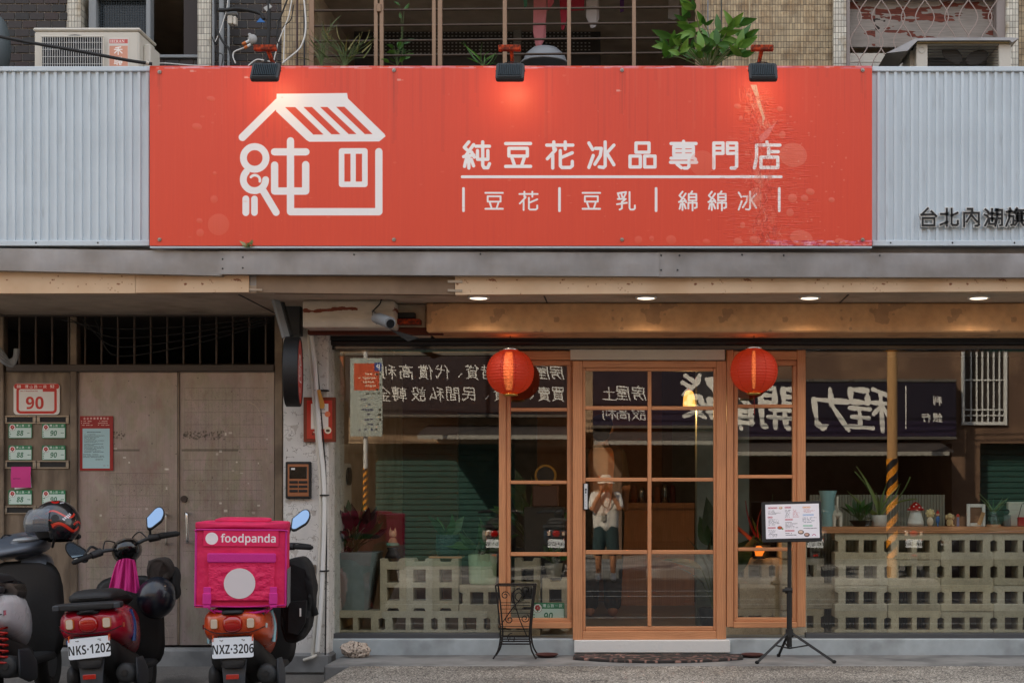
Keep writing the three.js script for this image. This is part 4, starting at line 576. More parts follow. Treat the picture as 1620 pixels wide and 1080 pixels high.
// electric box, frame on the left wall
{ const t = thing('meter_box', 'pale square meter box on the shop left wall', 'box', P(594, 772, -0.5)); part(t, 'case', cb(-2.3, -2.22, 1.06, 1.42, -0.75, -0.45, 0.01), MT.offwhite); part(t, 'dial', new THREE.CylinderGeometry(0.07, 0.07, 0.02, 20).rotateZ(Math.PI / 2).translate(-2.21, 1.32, -0.6), MT.black); }
{ const t = thing('emblem_disc', 'round brass emblem disc on a small wooden stand behind the sidelight', 'ornament', P(863, 778, -0.5)); const p = P(863, 752, -0.5); part(t, 'disc', new THREE.CylinderGeometry(0.085, 0.085, 0.02, 28).rotateX(Math.PI / 2).translate(p.x, p.y, p.z), M(0xb07a28, 0.4, { metalness: 0.5 })); part(t, 'dark_field', new THREE.CylinderGeometry(0.068, 0.068, 0.004, 28).rotateX(Math.PI / 2).translate(p.x, p.y, p.z + 0.011), M(0x2a1a10, 0.6)); part(t, 'stand', cb(p.x - 0.1, p.x + 0.1, FL + 0.97, p.y - 0.075, -0.6, -0.45, 0.01), M(0x5a2f1a, 0.6)); part(t, 'cabinet', cb(p.x - 0.16, p.x + 0.14, FL, FL + 0.97, -0.75, -0.4, 0.01), M(0x2b2723, 0.7)); }
// concrete blocks
const blockG = (() => {
  const w = 0.39, h = 0.19, s = new THREE.Shape(); const n = 0.025, m = 0.045;
  s.moveTo(0, 0); s.lineTo(w, 0); s.lineTo(w, m); s.lineTo(w - n, m + 0.012); s.lineTo(w - n, h - m - 0.012); s.lineTo(w, h - m); s.lineTo(w, h); s.lineTo(0, h); s.lineTo(0, h - m); s.lineTo(n, h - m - 0.012); s.lineTo(n, m + 0.012); s.lineTo(0, m); s.closePath();
  for (const x of [0.075, 0.21]) { const p = new THREE.Path(); p.moveTo(x, 0.045); p.lineTo(x, 0.145); p.lineTo(x + 0.105, 0.145); p.lineTo(x + 0.105, 0.045); p.closePath(); s.holes.push(p); }
  return metric(new THREE.ExtrudeGeometry(s, { depth: 0.186, bevelEnabled: true, bevelSize: 0.003, bevelThickness: 0.002, bevelSegments: 1 }).translate(0, 0, -0.188), 0, 0);
})(), solidG = cb(0, 0.39, 0, 0.19, -0.19, 0, 0.006);
const blockMs = [0xffffff, 0xf2efe8, 0xe6e4dc, 0xfffaf0].map((c) => W(TX.concrete, 0.92, fineBump, 0.0025, { color: c }));
function block(x, y, z, label, group, o = {}) {
  const b = shadows(new THREE.Mesh(o.solid ? solidG : blockG, blockMs[Math.floor(rnd() * 4)])); b.name = numbered('concrete_block'); scene.add(b); b.position.set(x, y, z); if (o.up) b.rotation.z = Math.PI / 2; if (o.side) b.rotation.y = Math.PI / 2; b.rotation.y += rr(-0.006, 0.006); tag(b, label, 'concrete block', group); return b;
}
const z1 = -0.17, zr = -0.2, bwR = 0.3985, rh = 0.1935;
for (let r = 0; r < 4; r++) for (let c = 0; c < 5; c++) block(P(1321, 0, zr).x + c * bwR + 0.004, FL + r * rh, zr + rr(-0.006, 0.006), 'hollow concrete block in the wall under the display shelf', 'blocks under the display shelf');
for (let r = 0; r < 4; r++) block(P(1277, 0, zr).x, FL + r * rh, zr - 0.002 - 0.19, 'concrete block end on at the corner of the shelf wall', 'corner blocks of the shelf wall', { side: true, solid: true }).position.z = zr;
for (const [i, x] of [519.5, 603, 686.5, 770].entries()) block(P(x, 0, z1).x + 0.004, FL, z1, 'hollow concrete block lying in the bottom row behind the left plate glass', 'bottom row blocks behind the left window');
for (const x of [601, 642.5, 684]) block(P(x, 0, z1).x + 0.192, FL + 0.192, z1, 'hollow concrete block standing on end beside the grey tapered planter', 'blocks standing on end', { up: true });
block(P(727, 0, z1).x, FL + 0.192, z1, 'hollow concrete block lying under the pale ribbed pot', 'block under the ribbed pot');
block(P(814, 0, -0.3).x + 0.192, FL + 0.19, -0.3, 'hollow concrete block standing on end behind the green number plate', 'blocks behind the sidelight', { up: true }); block(P(812, 0, -0.3).x, FL, -0.3, 'hollow concrete block lying behind the green number plate', 'blocks behind the sidelight'); block(P(858, 0, -0.22).x + 0.192, FL + 0.04, -0.22, 'hollow concrete block standing on end under the small leafy plant', 'block under the leafy plant', { up: true });
for (let r = 0; r < 4; r++) for (let c = 0; c < 2; c++) if (!(r === 3)) block(P(1140 + (r % 2) * 30, 0, -0.35).x + c * 0.397, FL + r * 0.193, -0.35, r === 1 ? 'solid faced concrete block in the middle row behind the menu board' : 'hollow concrete block of the stack behind the menu board', 'blocks behind the menu board', { solid: r === 1 });
// display shelf
{ const a = P(1278, 836, -0.19), b = P(1722, 825, -0.19), t = thing('display_shelf', 'long light wood display shelf on concrete blocks', 'shelf', [(a.x + b.x) / 2, a.y, -0.3]); const y0 = FL + 4 * rh + 0.001; for (let i = 0; i < 3; i++) part(t, 'plank_layer', metric2(cb(a.x, b.x, y0 + i * 0.0162, y0 + i * 0.0162 + 0.0155, -0.46, -0.185 + (i % 2) * 0.002, 0.002, true)), MT.wood); }
const SHY = FL + 4 * rh + 0.05;
const leafG = (() => { const s = new THREE.PlaneGeometry(1, 1, 4, 8), p = s.attributes.position; for (let i = 0; i < p.count; i++) { const u = p.getX(i) * 2, v = p.getY(i) + 0.5, w = Math.sin(Math.PI * Math.pow(v, 0.85)) * 0.22 * (1 - 0.25 * v); p.setXYZ(i, u * w, v, 0.1 * Math.abs(u) * w * 2 - 0.22 * v * v); } s.computeVertexNormals(); return s; })();
const bladeG = (() => { const s = new THREE.PlaneGeometry(1, 1, 2, 8), p = s.attributes.position; for (let i = 0; i < p.count; i++) { const u = p.getX(i) * 2, v = p.getY(i) + 0.5, w = 0.05 * (1 - v * v); p.setXYZ(i, u * w, v, 0.03 * Math.abs(u) - 0.3 * v * v); } s.computeVertexNormals(); return s; })();
const leafM = (c, o = {}) => new THREE.MeshPhysicalMaterial({ color: c, roughness: 0.5, transmission: 0.3, thickness: 0, side: THREE.DoubleSide, ...o });
const LM = [0x2f5c1c, 0x3d7024, 0x568a2c, 0x274c18, 0x6f9c38].map((c) => leafM(c));
function leaf(t, name, at, dirv, size, m, g = leafG, roll = 0) {
  const o = shadows(new THREE.Mesh(g, m)); o.name = name; const q = new THREE.Quaternion().setFromUnitVectors(V(0, 1, 0), dirv.clone().normalize()); o.quaternion.copy(q).multiply(new THREE.Quaternion().setFromAxisAngle(V(0, 1, 0), roll)); o.scale.setScalar(size); o.position.copy(at).sub(t.position); t.add(o); return o;
}
function potted(name, label, at, potG, potM, n, size, spread, mats, g, height, group) {
  const t = thing(name, label, 'plant', at, group); if (potG) part(t, 'pot', potG.translate(at.x, at.y, at.z), potM);
  potG?.computeBoundingBox(); const y0 = potG ? potG.boundingBox.max.y - 0.01 : at.y, stem = [];
  for (let i = 0; i < n; i++) { const a = i * 2.4 + rr(-0.4, 0.4), e = rr(0.15, 1) , h = y0 + height * (1 - e * 0.6) * rr(0.5, 1), p = V(at.x + Math.cos(a) * spread * e * 0.35, h, at.z + Math.sin(a) * spread * e * 0.35); if (height > 0.03) stem.push(tube([V(at.x, y0 - 0.02, at.z), V(at.x + (p.x - at.x) * 0.3, (y0 + h) / 2, at.z + (p.z - at.z) * 0.3), p], 0.003, 6, 4)); leaf(t, 'leaf', p, V(Math.cos(a) * e * 1.2, rr(0.3, 1.1), Math.sin(a) * e * 1.2), size * rr(0.7, 1.2), mats[i % mats.length], g, rr(0, 6)); }
  if (stem.length) part(t, 'stem', stem, M(0x4a5a2a, 0.7)); return t;
}
const cone = (r0, r1, h, n = 24) => lathe([[0, 0], [r0, 0], [r1, h], [r1 - 0.012, h], [r1 - 0.02, h - 0.03], [0, h - 0.03]], n);
// plants and ornaments behind the left window
{ const b = P(561, 970, -0.35), w0 = 0.115, w1 = 0.185, h = 0.44, t = thing('tapered_planter', 'tall grey tapered planter with grooved sides behind the left window', 'planter', [b.x, FL + 0.19, -0.36]); const g = []; for (let i = 0; i < 26; i++) { const k = i / 26, k2 = (i + 0.86) / 26, a = lerp(w0, w1, k), c = lerp(w0, w1, k2); const q = new THREE.CylinderGeometry(c * Math.SQRT2, a * Math.SQRT2, h / 26 * 0.86, 4).rotateY(Math.PI / 4).translate(b.x, FL + 0.19 + h * (k + k2) / 2, -0.36); g.push(q); } g.push(new THREE.CylinderGeometry((w1 - 0.006) * Math.SQRT2, (w0 - 0.006) * Math.SQRT2, h - 0.004, 4).rotateY(Math.PI / 4).translate(b.x, FL + 0.19 + h / 2, -0.36)); part(t, 'body', metric(mg(g)), M(0xe4e8e4, 0.8, { map: TX.curb, bumpMap: fineBump, bumpScale: 0.001 }));
  const pl = potted('foliage_plant', 'dark red leaved plant rising from the grey tapered planter', V(b.x, FL + 0.61, -0.36), null, null, 26, 0.2, 0.34, [leafM(0x54141c), leafM(0x3c1016), LM[3]], leafG, 0.3); }
potted('foliage_plant', 'fern like green plant beside the pillar behind the left window', V(P(533, 860, -0.3).x, FL + 0.35, -0.45), cone(0.06, 0.08, 0.14), MT.darkGrey, 22, 0.3, 0.1, [LM[0], LM[3]], bladeG, 0.16);
{ const b = P(764, 929, -0.3); potted('ribbed_pot_plant', 'small green plant in a pale green ribbed pot', V(b.x, FL + 0.385, -0.27), (() => { const g = lathe([[0, 0], [0.085, 0], [0.1, 0.02], [0.108, 0.23], [0.098, 0.23], [0.09, 0.2], [0, 0.2]], 48); const p = g.attributes.position; for (let i = 0; i < p.count; i++) { const a = Math.atan2(p.getZ(i), p.getX(i)), k = 1 + 0.025 * Math.cos(a * 24); p.setX(i, p.getX(i) * k); p.setZ(i, p.getZ(i) * k); } g.computeVertexNormals(); return g; })(), M(0xa9bf9c, 0.6), 10, 0.22, 0.2, [LM[3], LM[0]], leafG, 0.12); }
{ const b = P(708, 880, -0.3), t = thing('textured_pot', 'dark teal dimpled pot on a small wooden board', 'pot', [b.x, FL + 0.585, -0.3]); part(t, 'board', cb(b.x - 0.13, b.x + 0.12, FL + 0.585, FL + 0.6, -0.38, -0.2, 0.003, true), MT.wood); const g = lathe([[0, 0], [0.075, 0], [0.09, 0.05], [0.086, 0.16], [0.076, 0.16], [0.07, 0.13], [0, 0.13]], 40).translate(b.x, FL + 0.601, -0.29); part(t, 'pot', g, M(0x1f4248, 0.4, { bumpMap: bumpOf(128, 0.25, (u, v) => spk(u, v, 20, 4)), bumpScale: 0.008 }));
  for (let i = 0; i < 7; i++) { const a = i * 0.9; leaf(t, 'leaf', V(b.x + Math.cos(a) * 0.02, FL + 0.74, -0.29 + Math.sin(a) * 0.02), V(Math.cos(a) * 0.6, 1, Math.sin(a) * 0.6), rr(0.12, 0.24), LM[i % 4], leafG, a); } }
{ const b = P(621, 886, -0.26), t = thing('garden_figurine', 'small painted figurine with pointed ears on a dark pedestal', 'figurine', [b.x, FL + 0.585, -0.26]); part(t, 'pedestal', lathe([[0, 0], [0.06, 0], [0.05, 0.03], [0.035, 0.06], [0.045, 0.08], [0, 0.08]], 18).translate(b.x, FL + 0.585, -0.26), MT.darkBrown); part(t, 'body', [ball(b.x, FL + 0.7, -0.26, 0.036, 0.045, 0.03)], M(0xb28a68, 0.7)); part(t, 'collar', lathe([[0.012, 0.015], [0.05, 0], [0.045, -0.015]], 16).translate(b.x, FL + 0.695, -0.26), M(0x6aa08a, 0.7)); part(t, 'head', [ball(b.x, FL + 0.765, -0.26, 0.03, 0.03, 0.03), ...[-1, 1].map((s) => new THREE.ConeGeometry(0.012, 0.04, 8).translate(b.x + s * 0.018, FL + 0.8, -0.26))], M(0xd0a682, 0.7)); }
potted('foliage_plant', 'tall leafy green plant behind the sidelight panes', V(P(835, 900, -0.7).x, FL + 0.45, -0.75), cone(0.08, 0.11, 0.2), MT.darkGrey, 34, 0.2, 0.5, [LM[3], LM[0], LM[1]], leafG, 0.55);
potted('foliage_plant', 'small bushy plant in a square pot above the number plate', V(P(875, 925, -0.22).x, FL + 0.435, -0.3), cone(0.05, 0.07, 0.11, 4), M(0xa8a59a, 0.8), 20, 0.09, 0.18, [LM[1], LM[3]], leafG, 0.1);
potted('foliage_plant', 'big leaved dark plant beside the pale column', V(P(1128, 1003, -0.35).x, FL, -0.4), cone(0.08, 0.11, 0.2), MT.darkGrey, 12, 0.38, 0.3, [leafM(0x1c3618), leafM(0x24441c)], leafG, 0.6);
// right sidelight: red bromeliad and a small glowing ornament
potted('bromeliad', 'red flowered plant behind the sidelight with the menu board', V(P(1205, 860, -0.45).x, FL + 0.58, -0.45), cone(0.05, 0.07, 0.1), MT.darkGrey, 18, 0.26, 0.25, [leafM(0x9c1c18), leafM(0x8a1414), LM[3]], bladeG, 0.12);
{ const b = P(1201, 878, -0.3), t = thing('glowing_ornament', 'small orange glowing ornament behind the sidelight', 'lamp', [b.x, FL + 0.58, -0.3]); part(t, 'base', new THREE.CylinderGeometry(0.04, 0.05, 0.02, 14).translate(b.x, FL + 0.59, -0.3), MT.darkBrown); const g = new THREE.IcosahedronGeometry(0.04, 2), p = g.attributes.position; for (let i = 0; i < p.count; i++) { const k = 0.8 + 0.4 * hsh(Math.round(p.getX(i) * 90), Math.round(p.getY(i) * 90), 3); p.setXYZ(i, p.getX(i) * k, p.getY(i) * k, p.getZ(i) * k); } part(t, 'crystal', g.translate(b.x, FL + 0.635, -0.3), new THREE.MeshPhysicalMaterial({ color: 0x8a2c08, emissive: new THREE.Color(1, 0.2, 0.02), emissiveIntensity: 0.7, roughness: 0.5 })); const l = new THREE.PointLight(new THREE.Color(1, 0.4, 0.1), 0.03); l.position.set(0, 0.055, 0); l.castShadow = true; l.shadow.radius = 1.5; t.add(l); }
// pendant lamp and an unlit red lantern inside
{ const p = P(1090, 632, -1.0), t = thing('pendant_lamp', 'small glowing flower shaped pendant lamp inside the shop', 'lamp', [p.x, 2.56, -1.0]); const g = lathe([[0.012, 0.075], [0.03, 0.065], [0.044, 0.02], [0.048, -0.04], [0.044, -0.075], [0.036, -0.07]], 32), q = g.attributes.position; for (let i = 0; i < q.count; i++) { const a = Math.atan2(q.getZ(i), q.getX(i)), k = 1 + 0.08 * Math.cos(a * 7); q.setX(i, q.getX(i) * k); q.setZ(i, q.getZ(i) * k); } g.computeVertexNormals(); part(t, 'shade', g.translate(p.x, p.y, p.z), new THREE.MeshPhysicalMaterial({ color: 0xffb870, emissive: new THREE.Color(1, 0.42, 0.08), emissiveIntensity: 0.75, roughness: 0.6, side: THREE.DoubleSide })); part(t, 'cord', rod(V(p.x, p.y + 0.07, p.z), V(p.x, 2.56, p.z), 0.003), MT.black); const l = new THREE.PointLight(new THREE.Color(1, 0.55, 0.2), 0.35); l.position.set(0, p.y - 2.56 - 0.09, 0); l.castShadow = true; l.shadow.radius = 2; t.add(l); }
// things on the shelf
const SZs = -0.3, sh = (px) => P(px, 825, SZs).x;
{ const x = sh(1310), t = thing('cone_vase', 'pale blue folded cone vase on the shelf', 'vase', [x, SHY, SZs]); part(t, 'body', lathe([[0, 0], [0.055, 0], [0.05, 0.2], [0.07, 0.27], [0.062, 0.27], [0.045, 0.2], [0.045, 0.02], [0, 0.02]], 8).translate(x, SHY, SZs), M(0x8fb8be, 0.6)); }
{ const x = sh(1324), t = thing('cat_figurine', 'white wooden cat figurine with raised tail on the shelf', 'figurine', [x, SHY, SZs]); part(t, 'body', [ball(x, SHY + 0.09, SZs, 0.045, 0.038, 0.07), ...[[-1, -1], [1, -1], [-1, 1], [1, 1]].map(([a, b]) => rod(V(x + a * 0.024, SHY, SZs + b * 0.045), V(x + a * 0.024, SHY + 0.085, SZs + b * 0.04), 0.012, 0.016, 8)), tube([V(x, SHY + 0.1, SZs + 0.06), V(x - 0.008, SHY + 0.16, SZs + 0.085), V(x - 0.004, SHY + 0.225, SZs + 0.07)], 0.009, 10, 7)], M(0xd6d0c4, 0.7)); part(t, 'head', [ball(x, SHY + 0.13, SZs - 0.075, 0.03), ...[-1, 1].map((s) => new THREE.ConeGeometry(0.012, 0.03, 6).translate(x + s * 0.018, SHY + 0.165, SZs - 0.075))], M(0xd6d0c4, 0.7)); }
potted('shelf_plant', 'trailing plant in dark bowl with orange flower on the shelf', V(sh(1362), SHY, SZs), lathe([[0, 0], [0.05, 0], [0.09, 0.045], [0.082, 0.045], [0, 0.02]], 24), MT.black, 24, 0.1, 0.28, [LM[0], LM[3], LM[1]], leafG, 0.13);
potted('shelf_plant', 'thin grassy plant in white pot on the shelf', V(sh(1392), SHY, SZs - 0.03), lathe([[0, 0], [0.058, 0], [0.06, 0.085], [0.054, 0.085], [0, 0.075]], 24), MT.white, 9, 0.34, 0.1, [leafM(0x6f8a4a), leafM(0x8a9a56)], bladeG, 0.05);
{ const x = sh(1370), t = thing('glass_bottle', 'small clear glass bottle on the shelf beside the trailing plant', 'bottle', [x, SHY, SZs + 0.08]); part(t, 'body', lathe([[0, 0], [0.018, 0], [0.02, 0.05], [0.009, 0.08], [0.009, 0.12], [0.012, 0.122]], 16).translate(x, SHY, SZs + 0.08), MT.clear); }
{ const x = sh(1449), t = thing('mushroom_lamp', 'white mushroom ornament with red spotted cap on the shelf', 'ornament', [x, SHY, SZs]); part(t, 'stem', lathe([[0, 0], [0.058, 0.002], [0.06, 0.03], [0.046, 0.09], [0.04, 0.125], [0, 0.125]], 24).translate(x, SHY, SZs), MT.white); const cap = part(t, 'cap', lathe([[0, 0.185], [0.016, 0.18], [0.04, 0.155], [0.066, 0.127], [0.06, 0.12], [0, 0.12]], 28).translate(x, SHY, SZs), M(0xa81a14, 0.35)); for (const [a, h, r] of [[1.2, 0.143, 0.05], [2.1, 0.15, 0.042], [1.6, 0.165, 0.03], [0.6, 0.14, 0.054], [2.7, 0.138, 0.055]]) part(cap, 'spot', ball(x + Math.cos(a) * r, SHY + h, SZs + Math.sin(a) * r, 0.008, 0.006, 0.006, 8, 6), MT.white); }
{ const x = sh(1472), t = thing('bear_figurine', 'pale figurine with a flower ruffed head on the shelf', 'figurine', [x, SHY, SZs]); part(t, 'body', ball(x, SHY + 0.035, SZs, 0.026, 0.036, 0.024), M(0xd9cbb4, 0.7)); part(t, 'head', [ball(x, SHY + 0.098, SZs, 0.024), ...[...Array(8)].map((_, i) => ball(x + 0.027 * Math.cos(i * 0.785), SHY + 0.098 + 0.027 * Math.sin(i * 0.785), SZs, 0.01, 0.01, 0.006, 8, 6))], M(0xe0cf9c, 0.7)); }
{ const x = sh(1484), t = thing('doll_figurine', 'tiny doll with red cap and blue coat on the shelf', 'figurine', [x, SHY, SZs]); part(t, 'body', [ball(x, SHY + 0.05, SZs, 0.016, 0.03, 0.014), rod(V(x, SHY, SZs), V(x, SHY + 0.03, SZs), 0.005)], M(0x3a6aa8, 0.6)); part(t, 'head', ball(x, SHY + 0.09, SZs, 0.014), M(0xd8b090, 0.7)); part(t, 'cap', new THREE.ConeGeometry(0.016, 0.03, 12).translate(x, SHY + 0.112, SZs), M(0xb0241a, 0.6)); }
{ const x = sh(1503), t = thing('dog_figurine', 'sitting beige dog figurine on the shelf', 'figurine', [x, SHY, SZs]); part(t, 'body', [ball(x, SHY + 0.03, SZs, 0.026, 0.034, 0.028), ball(x - 0.018, SHY + 0.008, SZs + 0.03, 0.01, 0.008, 0.014), ball(x + 0.018, SHY + 0.008, SZs + 0.03, 0.01, 0.008, 0.014)], M(0xc2a878, 0.7)); part(t, 'head', [ball(x, SHY + 0.075, SZs + 0.008, 0.024), ball(x, SHY + 0.068, SZs + 0.03, 0.013, 0.011, 0.012), ball(x - 0.027, SHY + 0.07, SZs, 0.008, 0.02, 0.012), ball(x + 0.027, SHY + 0.07, SZs, 0.008, 0.02, 0.012)], M(0xc9b488, 0.7)); }
{ const x = sh(1516), t = thing('doll_figurine', 'tiny doll with red hood on a blue post on the shelf', 'figurine', [x, SHY, SZs]); part(t, 'body', rod(V(x, SHY, SZs), V(x, SHY + 0.07, SZs), 0.011, 0.009, 12), M(0x2c5c98, 0.6)); part(t, 'head', ball(x, SHY + 0.08, SZs, 0.013), M(0xb52a1a, 0.6)); }
{ const p = P(1545, 808, -0.26), t = thing('picture_frame', 'white picture frame with a brown photo on the shelf', 'frame', [p.x, SHY, -0.26]); part(t, 'frame', [cb(p.x - 0.07, p.x - 0.045, SHY, SHY + 0.17, -0.28, -0.26), cb(p.x + 0.045, p.x + 0.07, SHY, SHY + 0.17, -0.28, -0.26), cb(p.x - 0.0448, p.x + 0.0448, SHY, SHY + 0.026, -0.279, -0.261), cb(p.x - 0.0448, p.x + 0.0448, SHY + 0.144, SHY + 0.17, -0.279, -0.261)], MT.white); part(t, 'picture', bx(p.x - 0.045, p.x + 0.045, SHY + 0.025, SHY + 0.145, -0.278, -0.27), M(0x6a4a30, 0.6)); part(t, 'price_card', new THREE.BoxGeometry(0.03, 0.1, 0.003).rotateZ(-0.35).translate(p.x + 0.035, SHY + 0.06, -0.25), M(0xb48a5c, 0.7)); }
{ const x = sh(1572), t = thing('glass_terrarium', 'glass jar with a spiky air plant on the shelf', 'vase', [x, SHY, SZs]); part(t, 'base', new THREE.CylinderGeometry(0.055, 0.06, 0.014, 24).translate(x, SHY + 0.007, SZs), MT.wood); part(t, 'glass', lathe([[0.045, 0.014], [0.035, 0.07], [0.022, 0.11], [0.024, 0.12]], 24).translate(x, SHY, SZs), MT.clear); for (let i = 0; i < 12; i++) leaf(t, 'leaf', V(x, SHY + 0.1, SZs), V(Math.cos(i * 2.4) * 0.8, rr(0.4, 1.2), Math.sin(i * 2.4) * 0.8), rr(0.1, 0.2), [leafM(0x5a7a48), leafM(0x7a8a4a)][i % 2], bladeG, i); }
{ const x = sh(1594), t = thing('glass_tumbler', 'small grey glass tumbler with a round black stopper on the shelf', 'jar', [x, SHY, SZs]); part(t, 'glass', new THREE.CylinderGeometry(0.027, 0.027, 0.085, 20).translate(x, SHY + 0.043, SZs), M(0x5d6466, 0.2)); part(t, 'stopper', ball(x - 0.004, SHY + 0.11, SZs, 0.022), MT.black); }
{ const p = P(1612, 800, -0.4), t = thing('white_box', 'plain white card box standing on the shelf', 'box', [p.x, SHY, -0.42]); part(t, 'carton', cb(p.x - 0.08, p.x + 0.14, SHY, SHY + 0.185, -0.45, -0.4), MT.offwhite); }
{ const x = sh(1618), t = thing('gift_bag', 'small red bag with black carrying cords on the shelf', 'bag', [x, SHY, SZs]); part(t, 'bag', cb(x - 0.035, x + 0.05, SHY, SHY + 0.07, SZs - 0.02, SZs + 0.02, 0.006), M(0xa01818, 0.6)); part(t, 'cord', tube([V(x - 0.03, SHY + 0.07, SZs), V(x + 0.005, SHY + 0.18, SZs), V(x + 0.045, SHY + 0.07, SZs)], 0.003, 12, 5), MT.black); }
// ribbed translucent screen boards leaning behind the shelf things
solo('ribbed_screen', [...Array(46)].map((_, i) => cb(sh(1290) + i * 0.023, sh(1290) + i * 0.023 + 0.02, SHY - 0.9, SHY + 0.24, -0.62, -0.61, 0.003)), M(0x8c8a7c, 0.5), 'grey ribbed screen panel standing behind the shelf', 'screen');
// ---------------------------------------------------------------- steel gate with letter boxes
const GZ = -0.2;
const gateTex = (s) => canvasTex(640, 1024, (c) => {
  c.fillStyle = '#a0938a'; c.fillRect(0, 0, 640, 1024);
  for (let i = 0; i < 1400; i++) { c.fillStyle = rnd() < 0.5 ? 'rgba(84,74,64,0.035)' : 'rgba(180,164,140,0.05)'; c.beginPath(); c.ellipse(rr(0, 640), rr(0, 1024), rr(10, 120), rr(6, 80), rr(0, 3), 0, 7); c.fill(); }
  for (let i = 0; i < 700; i++) { c.fillStyle = 'rgba(60,52,44,0.05)'; c.fillRect(rr(0, 640), rr(0, 1024), 2, rr(30, 300)); }
  const grid = (x0, y0, x1, y1, p) => { c.strokeStyle = 'rgba(52,46,40,0.34)'; c.lineWidth = 1.3; for (let x = x0; x < x1; x += p) { c.beginPath(); c.moveTo(x, y0); c.lineTo(x, y1); c.stroke(); } for (let y = y0; y < y1; y += p) { c.beginPath(); c.moveTo(x0, y); c.lineTo(x1, y); c.stroke(); } c.fillStyle = 'rgba(40,36,32,0.28)'; for (let i = 0; i < 2200; i++) c.fillRect(rr(x0, x1), rr(y0, y1), 2, 2); };
  if (s) { grid(30, 330, 560, 690, 38); grid(40, 60, 600, 300, 46); } else { grid(210, 380, 590, 620, 42); grid(60, 600, 620, 1000, 44); }
  for (let i = 0; i < 15; i++) { c.fillStyle = `rgba(226,224,214,${rr(0.3, 0.75)})`; c.fillRect(rr(20, 600), [236, 300, 372, 500, 520, 330, 430][i % 7] + rr(-16, 16), rr(4, 24), rr(3, 12)); }
  for (let i = 0; i < 7; i++) { c.strokeStyle = 'rgba(206,190,160,0.3)'; c.lineWidth = rr(1, 4); c.beginPath(); c.arc(rr(0, 640), rr(200, 1000), rr(30, 110), rr(0, 6), rr(0, 6)); c.stroke(); }
  for (let i = 0; i < 60; i++) { c.fillStyle = 'rgba(40,34,28,0.5)'; c.fillRect(rr(0, 640), rr(0, 1024), rr(2, 10), rr(1, 4)); }
  c.fillStyle = 'rgba(50,44,38,0.4)'; c.fillRect(20, 290, 380, 8); for (let i = 0; i < 120; i++) c.fillRect(rr(20, 300), rr(220, 250), rr(3, 14), rr(2, 8));
});
const gMat = (t) => M(0xffffff, 0.5, { map: t, metalness: 0.3, bumpMap: coarseBump, bumpScale: 0.003, roughnessMap: roughMap }), gFrame = W(tex(256, 256, stained([126, 112, 96], [92, 80, 68], 0.8, 4, 401), 0.7), 0.5, coarseBump, 0.002, { metalness: 0.35 });
const gate = thing('steel_gate', 'stained brown grey steel gate with two leaves and transom bars', 'gate', P(220, 1022, GZ));
const leafAt = (x0, y0, x1, y1, t) => { const a = P(x0, y1, GZ), b = P(x1, y0, GZ), g = rrect(b.x - a.x, b.y - a.y, 0.004, 0.04).translate((a.x + b.x) / 2, (a.y + b.y) / 2, GZ - 0.04); return g; };
part(gate, 'gate_leaf', leafAt(121, 588, 279.5, 1020, 0), gMat(gateTex(0))); const leafR = part(gate, 'gate_leaf', leafAt(282, 588, 433, 1020, 1), gMat(gateTex(1)));
part(gate, 'letter_panel', leafAt(5, 588, 110, 1020, 0), gFrame, 'steel panel with letter slots');
for (const [a, b] of [[-6, 4.5], [109.5, 120.5], [433.5, 446.5]]) part(gate, 'post', pc(a, b > 400 ? 470 : 500, b, 1046, GZ + 0.03, 0.08, 0.006), gFrame);
part(gate, 'meeting_strip', pc(279.8, 589, 283, 1020, GZ + 0.012, 0.02, 0.003), gFrame);
part(gate, 'transom_rail', pc(8, 576, 433, 587.5, GZ + 0.04, 0.09, 0.006), M(0x4b433d, 0.6)); part(gate, 'head_rail', pc(-6, 488, 440, 499.5, GZ + 0.05, 0.1, 0.006), M(0x5a4f46, 0.6));
for (let i = 0; i < 16; i++) part(gate, 'transom_bar', rod(P(30 + i * 26, 577, GZ - 0.02), P(30 + i * 26, 499, GZ - 0.02), 0.008, 0.008, 8), M(0x57493f, 0.6));
part(gate, 'handle', tube([P(293, 812, GZ), P(293.5, 811, GZ + 0.045), P(295, 816, GZ + 0.06), P(296, 852, GZ + 0.06), P(295.5, 857, GZ + 0.045), P(295, 857, GZ)], 0.011, 28, 8), MT.chrome); part(gate, 'handle', tube([P(262, 815, GZ), P(262, 814, GZ + 0.045), P(262, 819, GZ + 0.06), P(262.5, 856, GZ + 0.06), P(262.5, 860, GZ + 0.045), P(262.5, 860, GZ)], 0.009, 28, 8), MT.steel);
{ const p = P(291, 789, GZ); part(leafR, 'lock', new THREE.CylinderGeometry(0.024, 0.026, 0.02, 20).rotateX(Math.PI / 2).translate(p.x, p.y, GZ + 0.008), M(0x33261e, 0.5)); }
for (const y of [657, 728, 800]) for (const x of [4.5, 57]) { const s = part(gate, 'letter_slot', [pc(x, y, x + 51, y + 2.6, GZ + 0.012, 0.015, 0.002), pc(x, y + 10.6, x + 51, y + 13.2, GZ + 0.012, 0.015, 0.002), pc(x, y + 2.7, x + 5, y + 10.5, GZ + 0.012, 0.015, 0.002), pc(x + 46, y + 2.7, x + 51, y + 10.5, GZ + 0.012, 0.015, 0.002)], MT.steel); part(s, 'slot_shade_sheet', pb(x + 5, y + 2.6, x + 46, y + 10.6, GZ + 0.003, 0.004), MT.black); }  // black sheet stands in for the shade inside each slot
part(house, 'stairwell_lining', [bx(-5.2, -2.5, -0.1, 2.62, -4.3, -4.2), bx(-5.3, -5.2, -0.1, 2.62, -4.3, -0.2), bx(-5.2, -2.5, 2.56, 2.62, -4.2, -0.35)], M(0x5f544a, 0.9, { bumpMap: coarseBump, bumpScale: 0.004 }));  // stairwell shade put into a darker, browner wall colour
